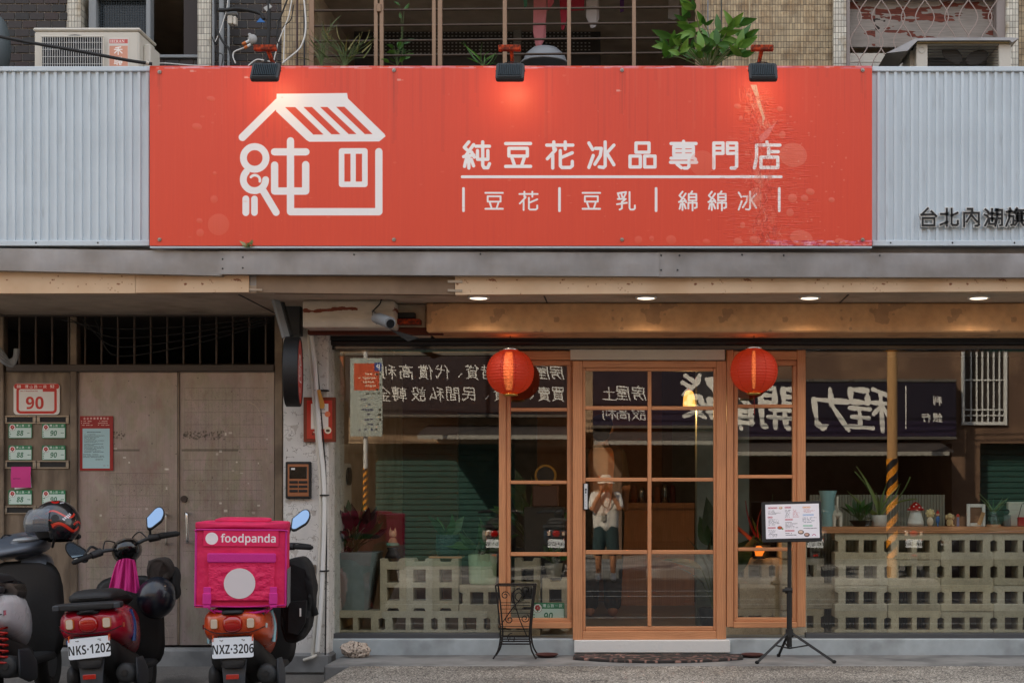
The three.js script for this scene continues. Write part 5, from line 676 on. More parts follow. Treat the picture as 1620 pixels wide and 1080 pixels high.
// number plates
function plate(name, label, cat, x0, y0, x1, y1, z, r, w, h, draw, group, d = 0.006) {
  const a = P(x0, y1, z), b = P(x1, y0, z); return solo(name, rrect(b.x - a.x, b.y - a.y, r, d).translate((a.x + b.x) / 2, (a.y + b.y) / 2, z - d + 0.006), M(0xffffff, 0.4, { map: canvasTex(w, h, draw), bumpMap: fineBump, bumpScale: 0.0004 }), label, cat, group);
}
plate('house_number_plate', 'large red and white house number plate reading 90', 'number plate', 21, 606.5, 94, 656, GZ + 0.006, 0.03, 584, 396, (c) => {
  c.fillStyle = '#e6e0d6'; c.fillRect(0, 0, 584, 396); c.fillStyle = '#c8281a'; c.beginPath(); c.roundRect(6, 4, 572, 66, 33); c.fill(); c.strokeStyle = '#c8281a'; c.lineWidth = 32; c.beginPath(); c.roundRect(52, 56, 480, 310, 40); c.stroke(); c.fillRect(370, 70, 150, 34);
  c.fillStyle = '#f4ece2'; c.font = 'bold 50px sans-serif'; c.fillText('88', 40, 56); c.fillText('92', 462, 56); han(c, '環山路一段', 146, 20, 40, 4, 58); c.fillStyle = '#b04034'; c.font = 'bold 24px sans-serif'; c.fillText('Sec.1 HuanShan Rd.', 86, 104); c.fillStyle = '#c8281a'; c.font = 'bold 216px sans-serif'; c.fillText('90', 150, 322);
});
function greenPlate(c, num, tail) {
  c.fillStyle = '#c9dcd2'; c.fillRect(0, 0, 380, 236); c.fillStyle = '#1d7a4e'; c.fillRect(0, 0, 380, 68); c.strokeStyle = '#1d7a4e'; c.lineWidth = 8; c.strokeRect(4, 4, 372, 228); c.fillStyle = '#e8efe8'; c.beginPath(); c.arc(64, 62, 50, 0, 7); c.fill(); c.strokeStyle = '#7a2a2c'; c.lineWidth = 4; c.stroke(); c.fillStyle = '#b83a3c'; for (let i = 0; i < 6; i++) { c.beginPath(); c.arc(64 + 20 * Math.cos(i), 58 + 20 * Math.sin(i), 15, 0, 7); c.fill(); } c.fillStyle = '#2a6a3c'; c.fillRect(56, 80, 14, 22);
  c.fillStyle = '#e8efe8'; han(c, '環山路一段', 124, 16, 36, 3.6, 48); c.fillStyle = '#1d6a48'; c.save(); c.transform(0.86, 0, -0.14, 1, 0, 0); c.font = 'bold 118px sans-serif'; c.fillText(num, 180, 196); c.restore(); scribble(c, 14, 120, 22, 100, 3, '#1d6a48', 1); if (tail) scribble(c, 306, 140, 58, 30, 1, '#1d6a48', 1);
}
[[13, 670, '88'], [66, 670, '90'], [13, 704.5, '88'], [66, 704.5, '90'], [13, 775, '88'], [66, 775, '90']].forEach(([x, y, n], i) => plate('small_number_plate', 'small green ' + n + ' number plate ' + ['above the other 88 plates under the first slot', 'top of the three 90 plates', 'just above the slot with the pink note', 'middle of the three 90 plates', 'below the pink note', 'lowest of three, beside the helmet'][i], 'number plate', x, y, x + 37, y + 23, GZ + 0.006, 0.008, 380, 236, (c) => greenPlate(c, n, true), 'green number plates on the gate'));
plate('small_number_plate', 'green and white 90 number plate standing inside the sidelight', 'number plate', 842, 953, 893, 986, -0.03, 0.008, 380, 236, (c) => greenPlate(c, '90'), 'green number plates on the gate');
plate('notice_poster', 'dark red notice poster with a pale blue sheet on the gate', 'poster', 126, 658, 178.5, 744, GZ + 0.004, 0.003, 420, 688, (c) => { c.fillStyle = '#961414'; c.fillRect(0, 0, 420, 688); c.fillStyle = '#e6c8be'; for (let i = 0; i < 8; i++) han(c, '公告房屋買賣設定'[i] in HAN ? '公告房屋買賣設定'[i] : '金', 44 + i * 42, 16, 28, 3); scribble(c, 16, 54, 180, 76, 3, '#d8b0a4'); scribble(c, 230, 54, 180, 76, 3, '#d8b0a4'); c.fillStyle = '#a8c9cc'; c.fillRect(34, 158, 344, 504); scribble(c, 90, 196, 230, 20, 1, '#33423f', 1); scribble(c, 56, 226, 290, 110, 7, '#4a5a58', 0.9); scribble(c, 56, 344, 290, 120, 7, '#4a5a58', 0.9); scribble(c, 40, 478, 320, 54, 3, '#4a5a58', 0.9); scribble(c, 200, 540, 150, 22, 1, '#4a5a58'); scribble(c, 300, 620, 60, 16, 1, '#8a3a3a'); });
{ const p = P(16, 738, GZ + 0.02), t = thing('paper_note', 'bright pink paper note hanging from a letter slot', 'note', P(32, 771, GZ + 0.02)); const a = P(24, 774, GZ + 0.01); part(t, 'white_slip', new THREE.BoxGeometry(0.13, 0.1, 0.001).rotateZ(0.1).translate(P(36, 762, GZ).x, P(36, 762, GZ).y, GZ + 0.012), MT.white); const g = new THREE.PlaneGeometry(0.152, 0.156, 6, 6), q = g.attributes.position; for (let i = 0; i < q.count; i++) q.setZ(i, 0.006 * Math.sin(q.getX(i) * 30) + 0.004 * Math.cos(q.getY(i) * 40)); g.computeVertexNormals(); const c = P(32, 754.5, GZ + 0.024); part(t, 'sheet', g.translate(c.x, c.y, c.z), M(0xffffff, 0.85, { side: THREE.DoubleSide, map: canvasTex(128, 128, (x) => { x.fillStyle = '#cf3f86'; x.fillRect(0, 0, 128, 128); scribble(x, 16, 68, 96, 12, 1, '#7a2450', 0.8); }) })); }
// cable coil at the far left, wires along the head of the gate
{ const t = thing('cable_coil', 'grey coiled cables hanging at the gate head', 'cable', P(6, 580, 0)); for (let i = 0; i < 4; i++) part(t, 'cable', tube([P(-14, 540 + i * 4, 0.05), P(2, 556 + i * 5, 0.07 + i * 0.012), P(12 + i * 2, 570 + i * 3, 0.06), P(22 + i, 566, 0.05), P(24 + i, 552, 0.04)], 0.014, 24, 7), MT.greyPipe); }
for (let i = 0; i < 4; i++) solo('hanging_wire', tube([P(90 + i * 20, 505, -0.1), P(180, 520 + i * 14, -0.08), P(300, 516 + i * 10, -0.08), P(425, 502 + i * 3, -0.1)], 0.004, 26, 5), MT.black, 'thin black wire sagging across the gate transom', 'wire', 'wires across the gate transom');
// ---------------------------------------------------------------- things on and around the pillar and terrace
{ // round blade sign
  const c = P(463, 588, 0.55), t = thing('blade_sign', 'round black rimmed blade sign with red face on a steel bracket', 'sign', [c.x, c.y, c.z]), T = new THREE.Matrix4().makeRotationY(0.16).setPosition(c.x, c.y, c.z), at = (g) => g.applyMatrix4(T);
  part(t, 'rim', at(lathe([[0, -0.052], [0.23, -0.052], [0.243, -0.044], [0.243, 0.044], [0.238, 0.052], [0.228, 0.052], [0.226, 0.046], [0, 0.046]], 48).rotateZ(-Math.PI / 2)), MT.black);
  part(t, 'face', at(planarUV(new THREE.CircleGeometry(0.226, 40)).rotateY(Math.PI / 2).translate(0.0475, 0, 0)), M(0xffffff, 0.4, { map: canvasTex(512, 512, (x) => { x.fillStyle = '#c4231c'; x.fillRect(0, 0, 512, 512); x.fillStyle = x.strokeStyle = '#f1e8e2'; houseLogo(x, 105, 100, 0.24); han(x, '豆花冰', 190, 380, 40, 4, 48); }) }));
  part(t, 'bracket_arm', beam(P(434, 470, 0.6), P(452, 534, 0.57), 0.05, 0.03), MT.greyPipe); part(t, 'bracket_arm', beam(P(444, 472, 0.5), P(460, 532, 0.52), 0.03, 0.03), MT.darkGrey); part(t, 'wall_plate', pc(446, 474, 474, 530, 0.3, 0.09, 0.004), MT.darkGrey);
}
{ // surveillance camera
  const t = thing('security_camera', 'grey bullet security camera hanging under the boxed beam end', 'camera', P(590, 500, 0.68)), a = P(594, 503, 0.72), b = P(615, 511, 0.86), d = b.clone().sub(a).normalize();
  part(t, 'body', [rod(a, b, 0.034, 0.036, 18)], MT.greyPipe); part(t, 'hood', rod(a.clone().addScaledVector(d, 0.05).add(V(0, 0.006, 0)), b.clone().addScaledVector(d, 0.02).add(V(0, 0.006, 0)), 0.039, 0.04, 18), MT.greyPipe); part(t, 'lens', rod(b, b.clone().addScaledVector(d, 0.023), 0.03, 0.03, 16), MT.blackGloss);
  part(t, 'mount', [rod(a, P(590, 492, 0.63), 0.012, 0.012)], MT.greyPipe); part(t, 'cable', tube([P(604, 466, 0.63), P(601, 480, 0.65), P(590, 492, 0.66), P(590, 506, 0.68), P(596, 512, 0.7)], 0.005, 20, 5), MT.black); part(t, 'glare_plate', poly([[615, 520], [650, 530], [662, 534], [645, 540]], 0.6, 0.006), MT.darkGrey);
}
{ // door intercom
  const t = thing('intercom_panel', 'door intercom with dark screen and copper button plate on the pillar', 'intercom', P(471, 788, PZ)); part(t, 'case', pc(451, 730, 491, 788.5, PZ + 0.035, 0.035, 0.006), MT.black); part(t, 'button_plate', pc(454.5, 734, 487.5, 785, PZ + 0.039, 0.006, 0.002), M(0x9c6a4c, 0.4, { metalness: 0.6 })); part(t, 'screen', pc(457, 738, 485, 757, PZ + 0.042, 0.006, 0.002), MT.blackGloss);
  for (let r = 0; r < 3; r++) for (let k = 0; k < 2; k++) part(t, 'button', pc(457 + k * 15, 760.5 + r * 7, 470.5 + k * 15, 764.5 + r * 7, PZ + 0.0445, 0.006, 0.002), MT.black); part(t, 'label_sticker', pc(460, 740, 466, 743, PZ + 0.0435, 0.002, 0.0005), MT.white);
}
{ // framed licence
  const t = thing('framed_notice', 'orange framed red and white notice behind the pillar cables', 'notice', P(504, 699, PZ + 0.02)), a = P(479.5, 699, PZ + 0.03), b = P(530, 628, PZ + 0.03); part(t, 'frame', rrect(b.x - a.x, b.y - a.y, 0.004, 0.026).translate((a.x + b.x) / 2, (a.y + b.y) / 2, PZ + 0.001), M(0x9a5a2c, 0.6, { map: TX.wood }));
  const p0 = P(485, 694, PZ + 0.03), p1 = P(525, 633, PZ + 0.03); part(t, 'print', rrect(p1.x - p0.x, p1.y - p0.y, 0.002, 0.003).translate((p0.x + p1.x) / 2, (p0.y + p1.y) / 2, PZ + 0.0275), M(0xffffff, 0.3, { map: canvasTex(320, 488, (c) => { c.fillStyle = '#b22a1c'; c.fillRect(0, 0, 320, 488); c.fillStyle = '#e8e2da'; c.fillRect(52, 44, 220, 320); c.fillStyle = '#c03020'; c.fillRect(90, 60, 24, 24); c.fillRect(130, 60, 70, 24); scribble(c, 90, 104, 150, 220, 9, '#6a4a44', 0.9); c.fillStyle = '#e07a50'; c.beginPath(); c.arc(262, 176, 36, 0, 7); c.fill(); c.fillStyle = '#e6dcc6'; c.beginPath(); c.arc(266, 380, 44, 0, 7); c.fill(); c.fillStyle = '#4a3a2c'; c.beginPath(); c.ellipse(266, 384, 26, 18, 0, 0, 7); c.fill(); c.fillStyle = '#e8e2da'; houseLogo(c, 60, 392, 0.05); }) }));
}
// conduits and cables down the pillar
const conduit = (pts, r, label, m) => solo('pillar_conduit', tube(pts.map(([x, y, z]) => P(x, y, PZ + (z ?? 0.05))), r, 60, 8), m, label, 'conduit', 'conduits on the pillar');
conduit([[492, 528], [497, 570], [501, 625, 0.06], [505, 690, 0.065], [511, 745], [513, 800], [511, 880], [507, 960], [501, 1030]], 0.016, 'white plastic conduit running down the pillar, nearest the window', MT.white);
conduit([[488, 528, 0.03], [492, 580, 0.03], [497, 640, 0.045], [501, 690, 0.05], [506, 750, 0.035], [507, 830, 0.035], [503, 930, 0.03], [494, 1036, 0.03]], 0.013, 'white plastic conduit running down the pillar, nearer the intercom', MT.offwhite);
conduit([[494, 528, 0.02], [503, 600, 0.02], [510, 680, 0.03], [515, 760, 0.02], [516, 860, 0.02], [514, 1036, 0.02]], 0.005, 'thin dark cable beside the white conduits', MT.black);
conduit([[500, 1036, 0.03], [492, 1040, 0.06], [480, 1044, 0.05]], 0.012, 'short conduit stub bent along the pillar foot', MT.offwhite);
for (const y of [616, 782, 902]) solo('cable_tie', pc(497 + (y > 700 ? 8 : 0), y, 518, y + 2.4, PZ + 0.072, 0.06, 0.003), MT.black, 'black cable tie round the pillar conduits', 'cable tie', 'ties on the pillar conduits');
{ const t = thing('warning_tag', 'yellow paper tag wrapped round the pillar conduits', 'tag', P(510, 640, PZ)); part(t, 'sheet', poly([[501, 617], [506, 616], [513, 640], [512, 646], [506, 646]], PZ + 0.086, 0.006), M(0xc08a3c, 0.7)); }
{ const p = P(496, 900, PZ); solo('door_bolt', [pc(491, 893, 499, 907, PZ + 0.02, 0.02, 0.004), rod(P(495, 895, PZ + 0.03), P(494, 905, PZ + 0.03), 0.006)], MT.steel, 'small steel bolt fitting low on the pillar', 'bolt'); }
// red paper lanterns
[[807, 588.5, 'red paper lantern hanging over the left timber sidelight'], [1193, 586.5, 'red paper lantern hanging over the right timber sidelight']].forEach(([px, py, label], i) => {
  const z = 0.3, c = P(px, py, z), k = (DIST - z) / FPX, rx = 37.5 * k, ry = 33 * k, t = thing('paper_lantern', label, 'lantern', [c.x, c.y, z], 'red paper lanterns');
  const prof = []; for (let j = 0; j <= 72; j++) { const a = -1.25 + 2.5 * j / 72, w = 1 + 0.012 * Math.sin(j * Math.PI * 0.5); prof.push([rx * Math.pow(Math.cos(a), 0.8) * w, ry * Math.sin(a) / Math.sin(1.25)]); }
  for (let q = 0; q < 10; q++) { const a0 = -Math.PI / 10 + q * Math.PI / 5 + (i ? 0.12 : 0), lit = q === 0, g = new THREE.LatheGeometry(prof.map(([r, y]) => new THREE.Vector2(r, y)), 5, a0 + 0.012, Math.PI / 5 - 0.024).translate(c.x, c.y, z); part(t, 'paper_gore', g, new THREE.MeshPhysicalMaterial({ color: 0x7c1008, roughness: 0.6, side: THREE.DoubleSide, emissive: new THREE.Color(1, 0.06, 0.007), emissiveIntensity: 0.085, bumpMap: fineBump, bumpScale: 0.002 })); }
  for (let q = 0; q < 10; q++) { const a = -Math.PI / 10 + q * Math.PI / 5 + (i ? 0.12 : 0); part(t, 'seam', tube(prof.filter((_, j) => j % 6 === 0).map(([r, y]) => V(c.x + Math.sin(a) * (r + 0.0005), c.y + y, z + Math.cos(a) * (r + 0.0005))), 0.0012, 24, 4), M(0x5a1008, 0.7)); }
  // a strip of thin glittering paper lets the bulb through
  { const a0 = i ? -0.19 : -0.2, w = i ? 0.18 : 0.42, g = new THREE.LatheGeometry(prof.slice(6, 66).map(([r, y]) => new THREE.Vector2(r + 0.0015, y)), 4, a0, w).translate(c.x, c.y, z); part(t, 'thin_paper_strip', g, new THREE.MeshPhysicalMaterial({ color: 0xc84818, roughness: 0.6, side: THREE.DoubleSide, emissive: new THREE.Color(1, 0.26, 0.07), emissiveIntensity: 0.8, emissiveMap: tex(96, 192, (u, v) => 60 + 195 * Math.pow(spk(u, v, 64, 5), 2) * (1 - Math.abs(u - 0.5)), 1, 1) }), 'glittering thin paper strip with the bulb behind it'); }
  part(t, 'top_cap', lathe([[0.035, -0.008], [0.06, -0.006], [0.06, 0.014], [0.052, 0.016], [0.05, 0]], 24).translate(c.x, c.y + ry + 0.004, z), MT.chrome); part(t, 'bottom_cap', lathe([[0.03, 0], [0.052, 0.004], [0.052, -0.016], [0.046, -0.018], [0.042, -0.002]], 24).translate(c.x, c.y - ry - 0.002, z), M(0xb89a50, 0.3, { metalness: 0.9 }));
  part(t, 'hanger', rod(V(c.x, c.y + ry, z), V(c.x, 2.31, z), 0.0025), MT.black); part(t, 'tassel', rod(V(c.x, c.y - ry - 0.02, z), V(c.x + 0.004, c.y - ry - 0.16, z), 0.002), M(0x8a1c10, 0.8));
  const l = new THREE.PointLight(new THREE.Color(1, 0.22, 0.06), 0.07); l.castShadow = true; l.shadow.radius = 3; t.add(l);
});
// menu stand
{ const t = thing('menu_stand', 'black tripod stand with a printed white menu board', 'menu stand', [P(1249, 0, 0.4).x, 0, 0.4]), c = P(1252.5, 825, 0.45), T = new THREE.Matrix4().makeRotationFromEuler(new THREE.Euler(-0.12, -0.1, 0.012)).setPosition(c.x, c.y, c.z), at = (g) => g.applyMatrix4(T);
  part(t, 'board_frame', at(rrect(0.42, 0.285, 0.012, 0.022, 0.004).translate(0, 0, -0.022)), MT.black);
  part(t, 'menu_sheet', at(rrect(0.375, 0.242, 0.002, 0.003).translate(0.006, 0.003, 0)), M(0xffffff, 0.45, { map: canvasTex(900, 580, (g) => {
    g.fillStyle = '#e9e7ee'; g.fillRect(0, 0, 900, 580);
    const head = (x, y, n, col) => { for (let i = 0; i < n; i++) { g.strokeStyle = col; g.lineWidth = 7; g.beginPath(); g.arc(x + i * 26, y, 11, 0, 7); g.stroke(); } };
    head(60, 60, 6, '#b01c38'); head(52, 218, 3, '#b01c38'); head(48, 396, 5, '#b01c38'); head(340, 56, 4, '#b01c38'); head(340, 262, 5, '#b01c38'); head(336, 450, 6, '#b01c38'); head(640, 60, 5, '#e08a2c'); head(640, 190, 7, '#7aa8d8'); head(640, 372, 6, '#5ab08a');
    scribble(g, 46, 96, 240, 80, 4, '#5a5a66'); scribble(g, 50, 246, 230, 110, 5, '#5a5a66', 0.7); scribble(g, 46, 430, 180, 130, 6, '#5a5a66', 0.7); scribble(g, 330, 90, 110, 140, 6, '#5a5a66'); scribble(g, 460, 90, 130, 140, 6, '#c06a78', 0.7); scribble(g, 330, 300, 250, 110, 5, '#5a5a66', 0.8); scribble(g, 330, 480, 200, 60, 2, '#5a5a66'); scribble(g, 640, 90, 230, 60, 3, '#b05a60', 0.9); scribble(g, 620, 226, 250, 100, 4, '#5a6a80'); scribble(g, 630, 402, 240, 28, 1, '#5a5a66');
    const bowl = (x, y, a, b, c1, c2) => { g.fillStyle = c1; g.beginPath(); g.ellipse(x, y, a, b, 0, 0, 7); g.fill(); g.fillStyle = c2; g.beginPath(); g.ellipse(x - 3, y - 5, a * 0.7, b * 0.6, 0, 0, 7); g.fill(); };
    bowl(258, 60, 32, 22, '#b08a70', '#e8cdb4'); bowl(236, 396, 42, 28, '#7a2c1c', '#c25a34'); bowl(280, 416, 16, 14, '#4a7a3a', '#6a9a4a'); bowl(588, 478, 50, 36, '#5a4238', '#dcc0ac'); bowl(686, 524, 48, 34, '#4a3430', '#c8a090'); g.strokeStyle = '#c07090'; g.lineWidth = 12; g.beginPath(); g.arc(806, 544, 26, Math.PI, 0); g.stroke();
  }) }));
  const x = t.position.x, z = 0.4; part(t, 'pole', [rod(V(x, 0.1, z), V(x, 0.88, z), 0.014), rod(V(x, 0.1, z), V(x, 0.5, z), 0.019)], MT.black); part(t, 'clamp_knob', [rod(V(x - 0.03, 0.5, z), V(x + 0.02, 0.5, z), 0.024, 0.02, 12), rod(V(x - 0.05, 0.5, z + 0.01), V(x - 0.02, 0.5, z + 0.01), 0.012, 0.016, 10)], MT.black); part(t, 'hub', rod(V(x, 0.17, z), V(x, 0.225, z), 0.03, 0.026, 14), MT.black);
  for (const [lx, lz] of [[P(1198, 0, 0.58).x, 0.58], [P(1320, 0, 0.55).x, 0.55], [x - 0.05, 0.16]]) { const f = V(lx, 0.012, lz), h = V(x, 0.21, z), q = f.clone().lerp(h, 0.55); const leg = part(t, 'leg', beam(f, h, 0.017, 0.012), MT.black); part(leg, 'foot', ball(f.x, 0.014, f.z, 0.016, 0.013, 0.016, 10, 6), MT.rubber); part(t, 'brace', beam(q, V(x, 0.09, z), 0.01, 0.006), MT.black); }
}
{ // wire rack of wrought iron
  const a = P(785, 1040, 0.24), b = P(846, 1040, 0.24), t = thing('wire_rack', 'black wrought iron rack with scrollwork beside the door', 'rack', [(a.x + b.x) / 2, 0, 0.2]), x0 = a.x, x1 = b.x, H = P(0, 926, 0.3).y, zf = 0.3, zb = 0.12, im = MT.iron, cx = (x0 + x1) / 2;
  for (const z of [zf, zb]) for (const s of [-1, 1]) { const x = cx + s * (x1 - x0) / 2, dz = z === zf ? 1 : -1; part(t, 'leg', tube([V(x + s * 0.015, 0.006, z + dz * 0.02), V(x - s * 0.02, 0.07, z), V(x - s * 0.035, 0.18, z - dz * 0.01), V(x - s * 0.018, 0.38, z), V(x, H, z)], 0.0065, 28, 6), im); }
  for (const [y, w] of [[H, 0], [0.11, 0.03], [0.145, 0.034]]) { part(t, 'rail', [rod(V(x0 + w, y, zf), V(x1 - w, y, zf), 0.006, 0.006, 6), rod(V(x0 + w, y, zb), V(x1 - w, y, zb), 0.006, 0.006, 6), rod(V(x0 + w, y, zf), V(x0 + w, y, zb), 0.006, 0.006, 6), rod(V(x1 - w, y, zf), V(x1 - w, y, zb), 0.006, 0.006, 6)], im); }
  for (const y of [0.17, 0.2, 0.235, 0.33, 0.36, 0.385, 0.405]) part(t, 'cross_wire', rod(V(x0 + 0.03, y, zf - 0.002), V(x1 - 0.03, y, zf - 0.002), 0.0025, 0.0025, 5), im);
  const spiral = (sx, sy, r, turns, s, st) => { const p = []; for (let i = 0; i <= 26; i++) { const k = i / 26, q = st + s * turns * 6.283 * k, w = r * (1 - 0.75 * k); p.push(V(sx + Math.cos(q) * w, sy + Math.sin(q) * w, zf + 0.004)); } return tube(p, 0.0035, 60, 5); };
  for (const [u, v, r, k, s, st] of [[0.25, 0.85, 0.03, 1.4, 1, 0], [0.62, 0.84, 0.05, 1.5, -1, 2], [0.36, 0.48, 0.03, 1.3, 1, 2], [0.76, 0.5, 0.032, 1.4, -1, 1], [0.42, 0.2, 0.034, 1.5, 1, 1.5]]) part(t, 'scroll', spiral(lerp(x0, x1, u), lerp(0.06, H, v), r, k, s, st), im);
  part(t, 'scroll', tube([V(x0 + 0.04, 0.25, zf), V(cx - 0.02, 0.36, zf + 0.004), V(cx + 0.05, 0.45, zf), V(cx + 0.03, 0.51, zf), V(cx - 0.02, 0.47, zf)], 0.004, 40, 5), im); part(t, 'scroll', tube([V(cx - 0.02, 0.47, zf + 0.004), V(cx + 0.03, 0.3, zf + 0.006), V(x1 - 0.05, 0.16, zf + 0.004)], 0.004, 30, 5), im);
}
[[865, 'round brown saucer lying beside the wire rack'], [1190, 'round brown saucer lying beside the menu stand']].forEach(([px, label]) => { const x = P(px, 0, 0.18).x, t = thing('plant_saucer', label, 'saucer', [x, 0.003, 0.18], 'plant saucers on the concrete strip'); part(t, 'dish', lathe([[0, 0.004], [0.06, 0.004], [0.085, 0.02], [0.08, 0.024], [0.058, 0.01], [0, 0.01]], 28).translate(x, 0.003, 0.18), M(0x55302a, 0.5)); });
{ const a = P(909, 1033, 0.22).x, b = P(1172, 1033, 0.22).x, cx = (a + b) / 2, s = new THREE.Shape(); s.moveTo(-(b - a) / 2, 0); s.lineTo((b - a) / 2, 0); s.lineTo((b - a) / 2, -0.22); s.quadraticCurveTo(0, -0.62, -(b - a) / 2, -0.22); s.closePath();
  const g = planarUV(new THREE.ExtrudeGeometry(s, { depth: 0.012, bevelEnabled: true, bevelSize: 0.006, bevelThickness: 0.003, bevelSegments: 1 })); g.rotateX(-Math.PI / 2).translate(cx, 0.006, 0.13);
  const t = thing('door_mat', 'half round dark rubber mat with worn pink leaf pattern', 'mat', [cx, 0.003, 0.3]); part(t, 'mat', g, M(0xffffff, 0.9, { map: canvasTex(512, 192, (c) => { c.fillStyle = '#2e2a28'; c.fillRect(0, 0, 512, 192); for (let i = 0; i < 240; i++) { c.save(); c.translate(rr(0, 512), rr(0, 192)); c.rotate(rr(0, 6)); c.fillStyle = ['#8a6660', '#9a766a', '#6a5650', '#242120'][i % 4]; c.beginPath(); c.ellipse(0, 0, rr(6, 18), rr(2, 6), 0, 0, 7); c.fill(); c.restore(); } }), bumpMap: coarseBump, bumpScale: 0.006 })); }
{ const c = P(559, 1028, 0.25), g = new THREE.IcosahedronGeometry(1, 5), p = g.attributes.position; for (let i = 0; i < p.count; i++) { const x = p.getX(i), y = p.getY(i), z = p.getZ(i), u = Math.atan2(z, x) / 6.283 + 0.5, v = Math.acos(clamp(y, -1, 1)) / Math.PI, k = 0.62 + 0.5 * fb(u, v, 4, 3, 21) + 0.25 * (fb(u, v, 16, 3, 25) - 0.5); p.setXYZ(i, x * k * 0.12 , Math.max(-0.052, y * k * 0.066 + 0.02 * Math.max(0, -x) * k), z * k * 0.08); } g.computeVertexNormals(); const t = thing('rough_stone', 'pale pitted stone lying against the low kerb', 'stone', [c.x, 0.003, 0.2]); part(t, 'stone', metric(mg([g])).translate(c.x, 0.055, 0.2), W(tex(256, 256, (u, v) => { const k = fb(u, v, 12, 4, 5); return k < 0.4 ? [96, 84, 74] : mulc([196, 180, 164], 0.8 + 0.3 * fb(u, v, 6, 4, 7)); }, 0.16), 0.95, fineBump, 0.006)); }
// ---------------------------------------------------------------- scooters (local space: forward is -z, z = 0 the number plate, y = 0 the ground)
function loft(sec, n = 20, capEnds = true) {                 // sec: [z, half width, y bottom, y top, power, x centre]
  const pos = [], idx = [], ring = (s) => { const [z, w, y0, y1, p = 2.6, cx = 0] = s; for (let i = 0; i < n; i++) { const a = i / n * Math.PI * 2, c = Math.cos(a), q = Math.sin(a); pos.push(cx + w * Math.sign(c) * Math.pow(Math.abs(c), 2 / p), (y0 + y1) / 2 + (y1 - y0) / 2 * Math.sign(q) * Math.pow(Math.abs(q), 2 / p), z); } };
  sec.forEach(ring); for (let k = 0; k + 1 < sec.length; k++) for (let i = 0; i < n; i++) { const a = k * n + i, b = k * n + (i + 1) % n; idx.push(a, b, a + n, b, b + n, a + n); }
  if (capEnds) for (const k of [0, sec.length - 1]) { const s = sec[k], c = pos.length / 3; pos.push(s[5] ?? 0, (s[2] + s[3]) / 2, s[0]); for (let i = 0; i < n; i++) { const a = k * n + i, b = k * n + (i + 1) % n; k ? idx.push(a, b, c) : idx.push(b, a, c); } }
  const g = new THREE.BufferGeometry(); g.setAttribute('position', new THREE.Float32BufferAttribute(pos, 3)); g.setIndex(idx); g.computeVertexNormals(); const uv = []; for (let i = 0; i < pos.length; i += 3) uv.push(pos[i] + pos[i + 2] * 0.7, pos[i + 1] + pos[i + 2] * 0.5); g.setAttribute('uv', new THREE.Float32BufferAttribute(uv, 2)); return g;
}
const paintM = (c) => M(c, 0.36, { clearcoat: 0.7, clearcoatRoughness: 0.2, roughnessMap: roughMap, bumpMap: coarseBump, bumpScale: 0.0006 }), seatM = M(0x151516, 0.62, { bumpMap: fineBump, bumpScale: 0.0008 }), plasM = M(0x1c1d1f, 0.6, { bumpMap: fineBump, bumpScale: 0.0008 }), lensRed = M(0xa00c08, 0.12, { clearcoat: 1 }), lensClear = M(0xc9b8a4, 0.15, { clearcoat: 1 }), lensAmber = M(0xb05a1c, 0.15, { clearcoat: 1 }), flapM = M(0x34383d, 0.55);
const plateTex = (txt, flip) => canvasTex(520, 270, (c) => { c.fillStyle = '#dde4ea'; c.fillRect(0, 0, 520, 270); c.fillStyle = '#14181e'; c.save(); c.scale(0.72, 1.0); c.font = 'bold 168px sans-serif'; const w = c.measureText(txt).width; c.fillText(txt, (722 - w) / 2, 214); c.restore(); c.fillStyle = '#2a2a2a'; c.fillRect(96, 30, 44, 10); c.fillRect(372, 30, 44, 10); });
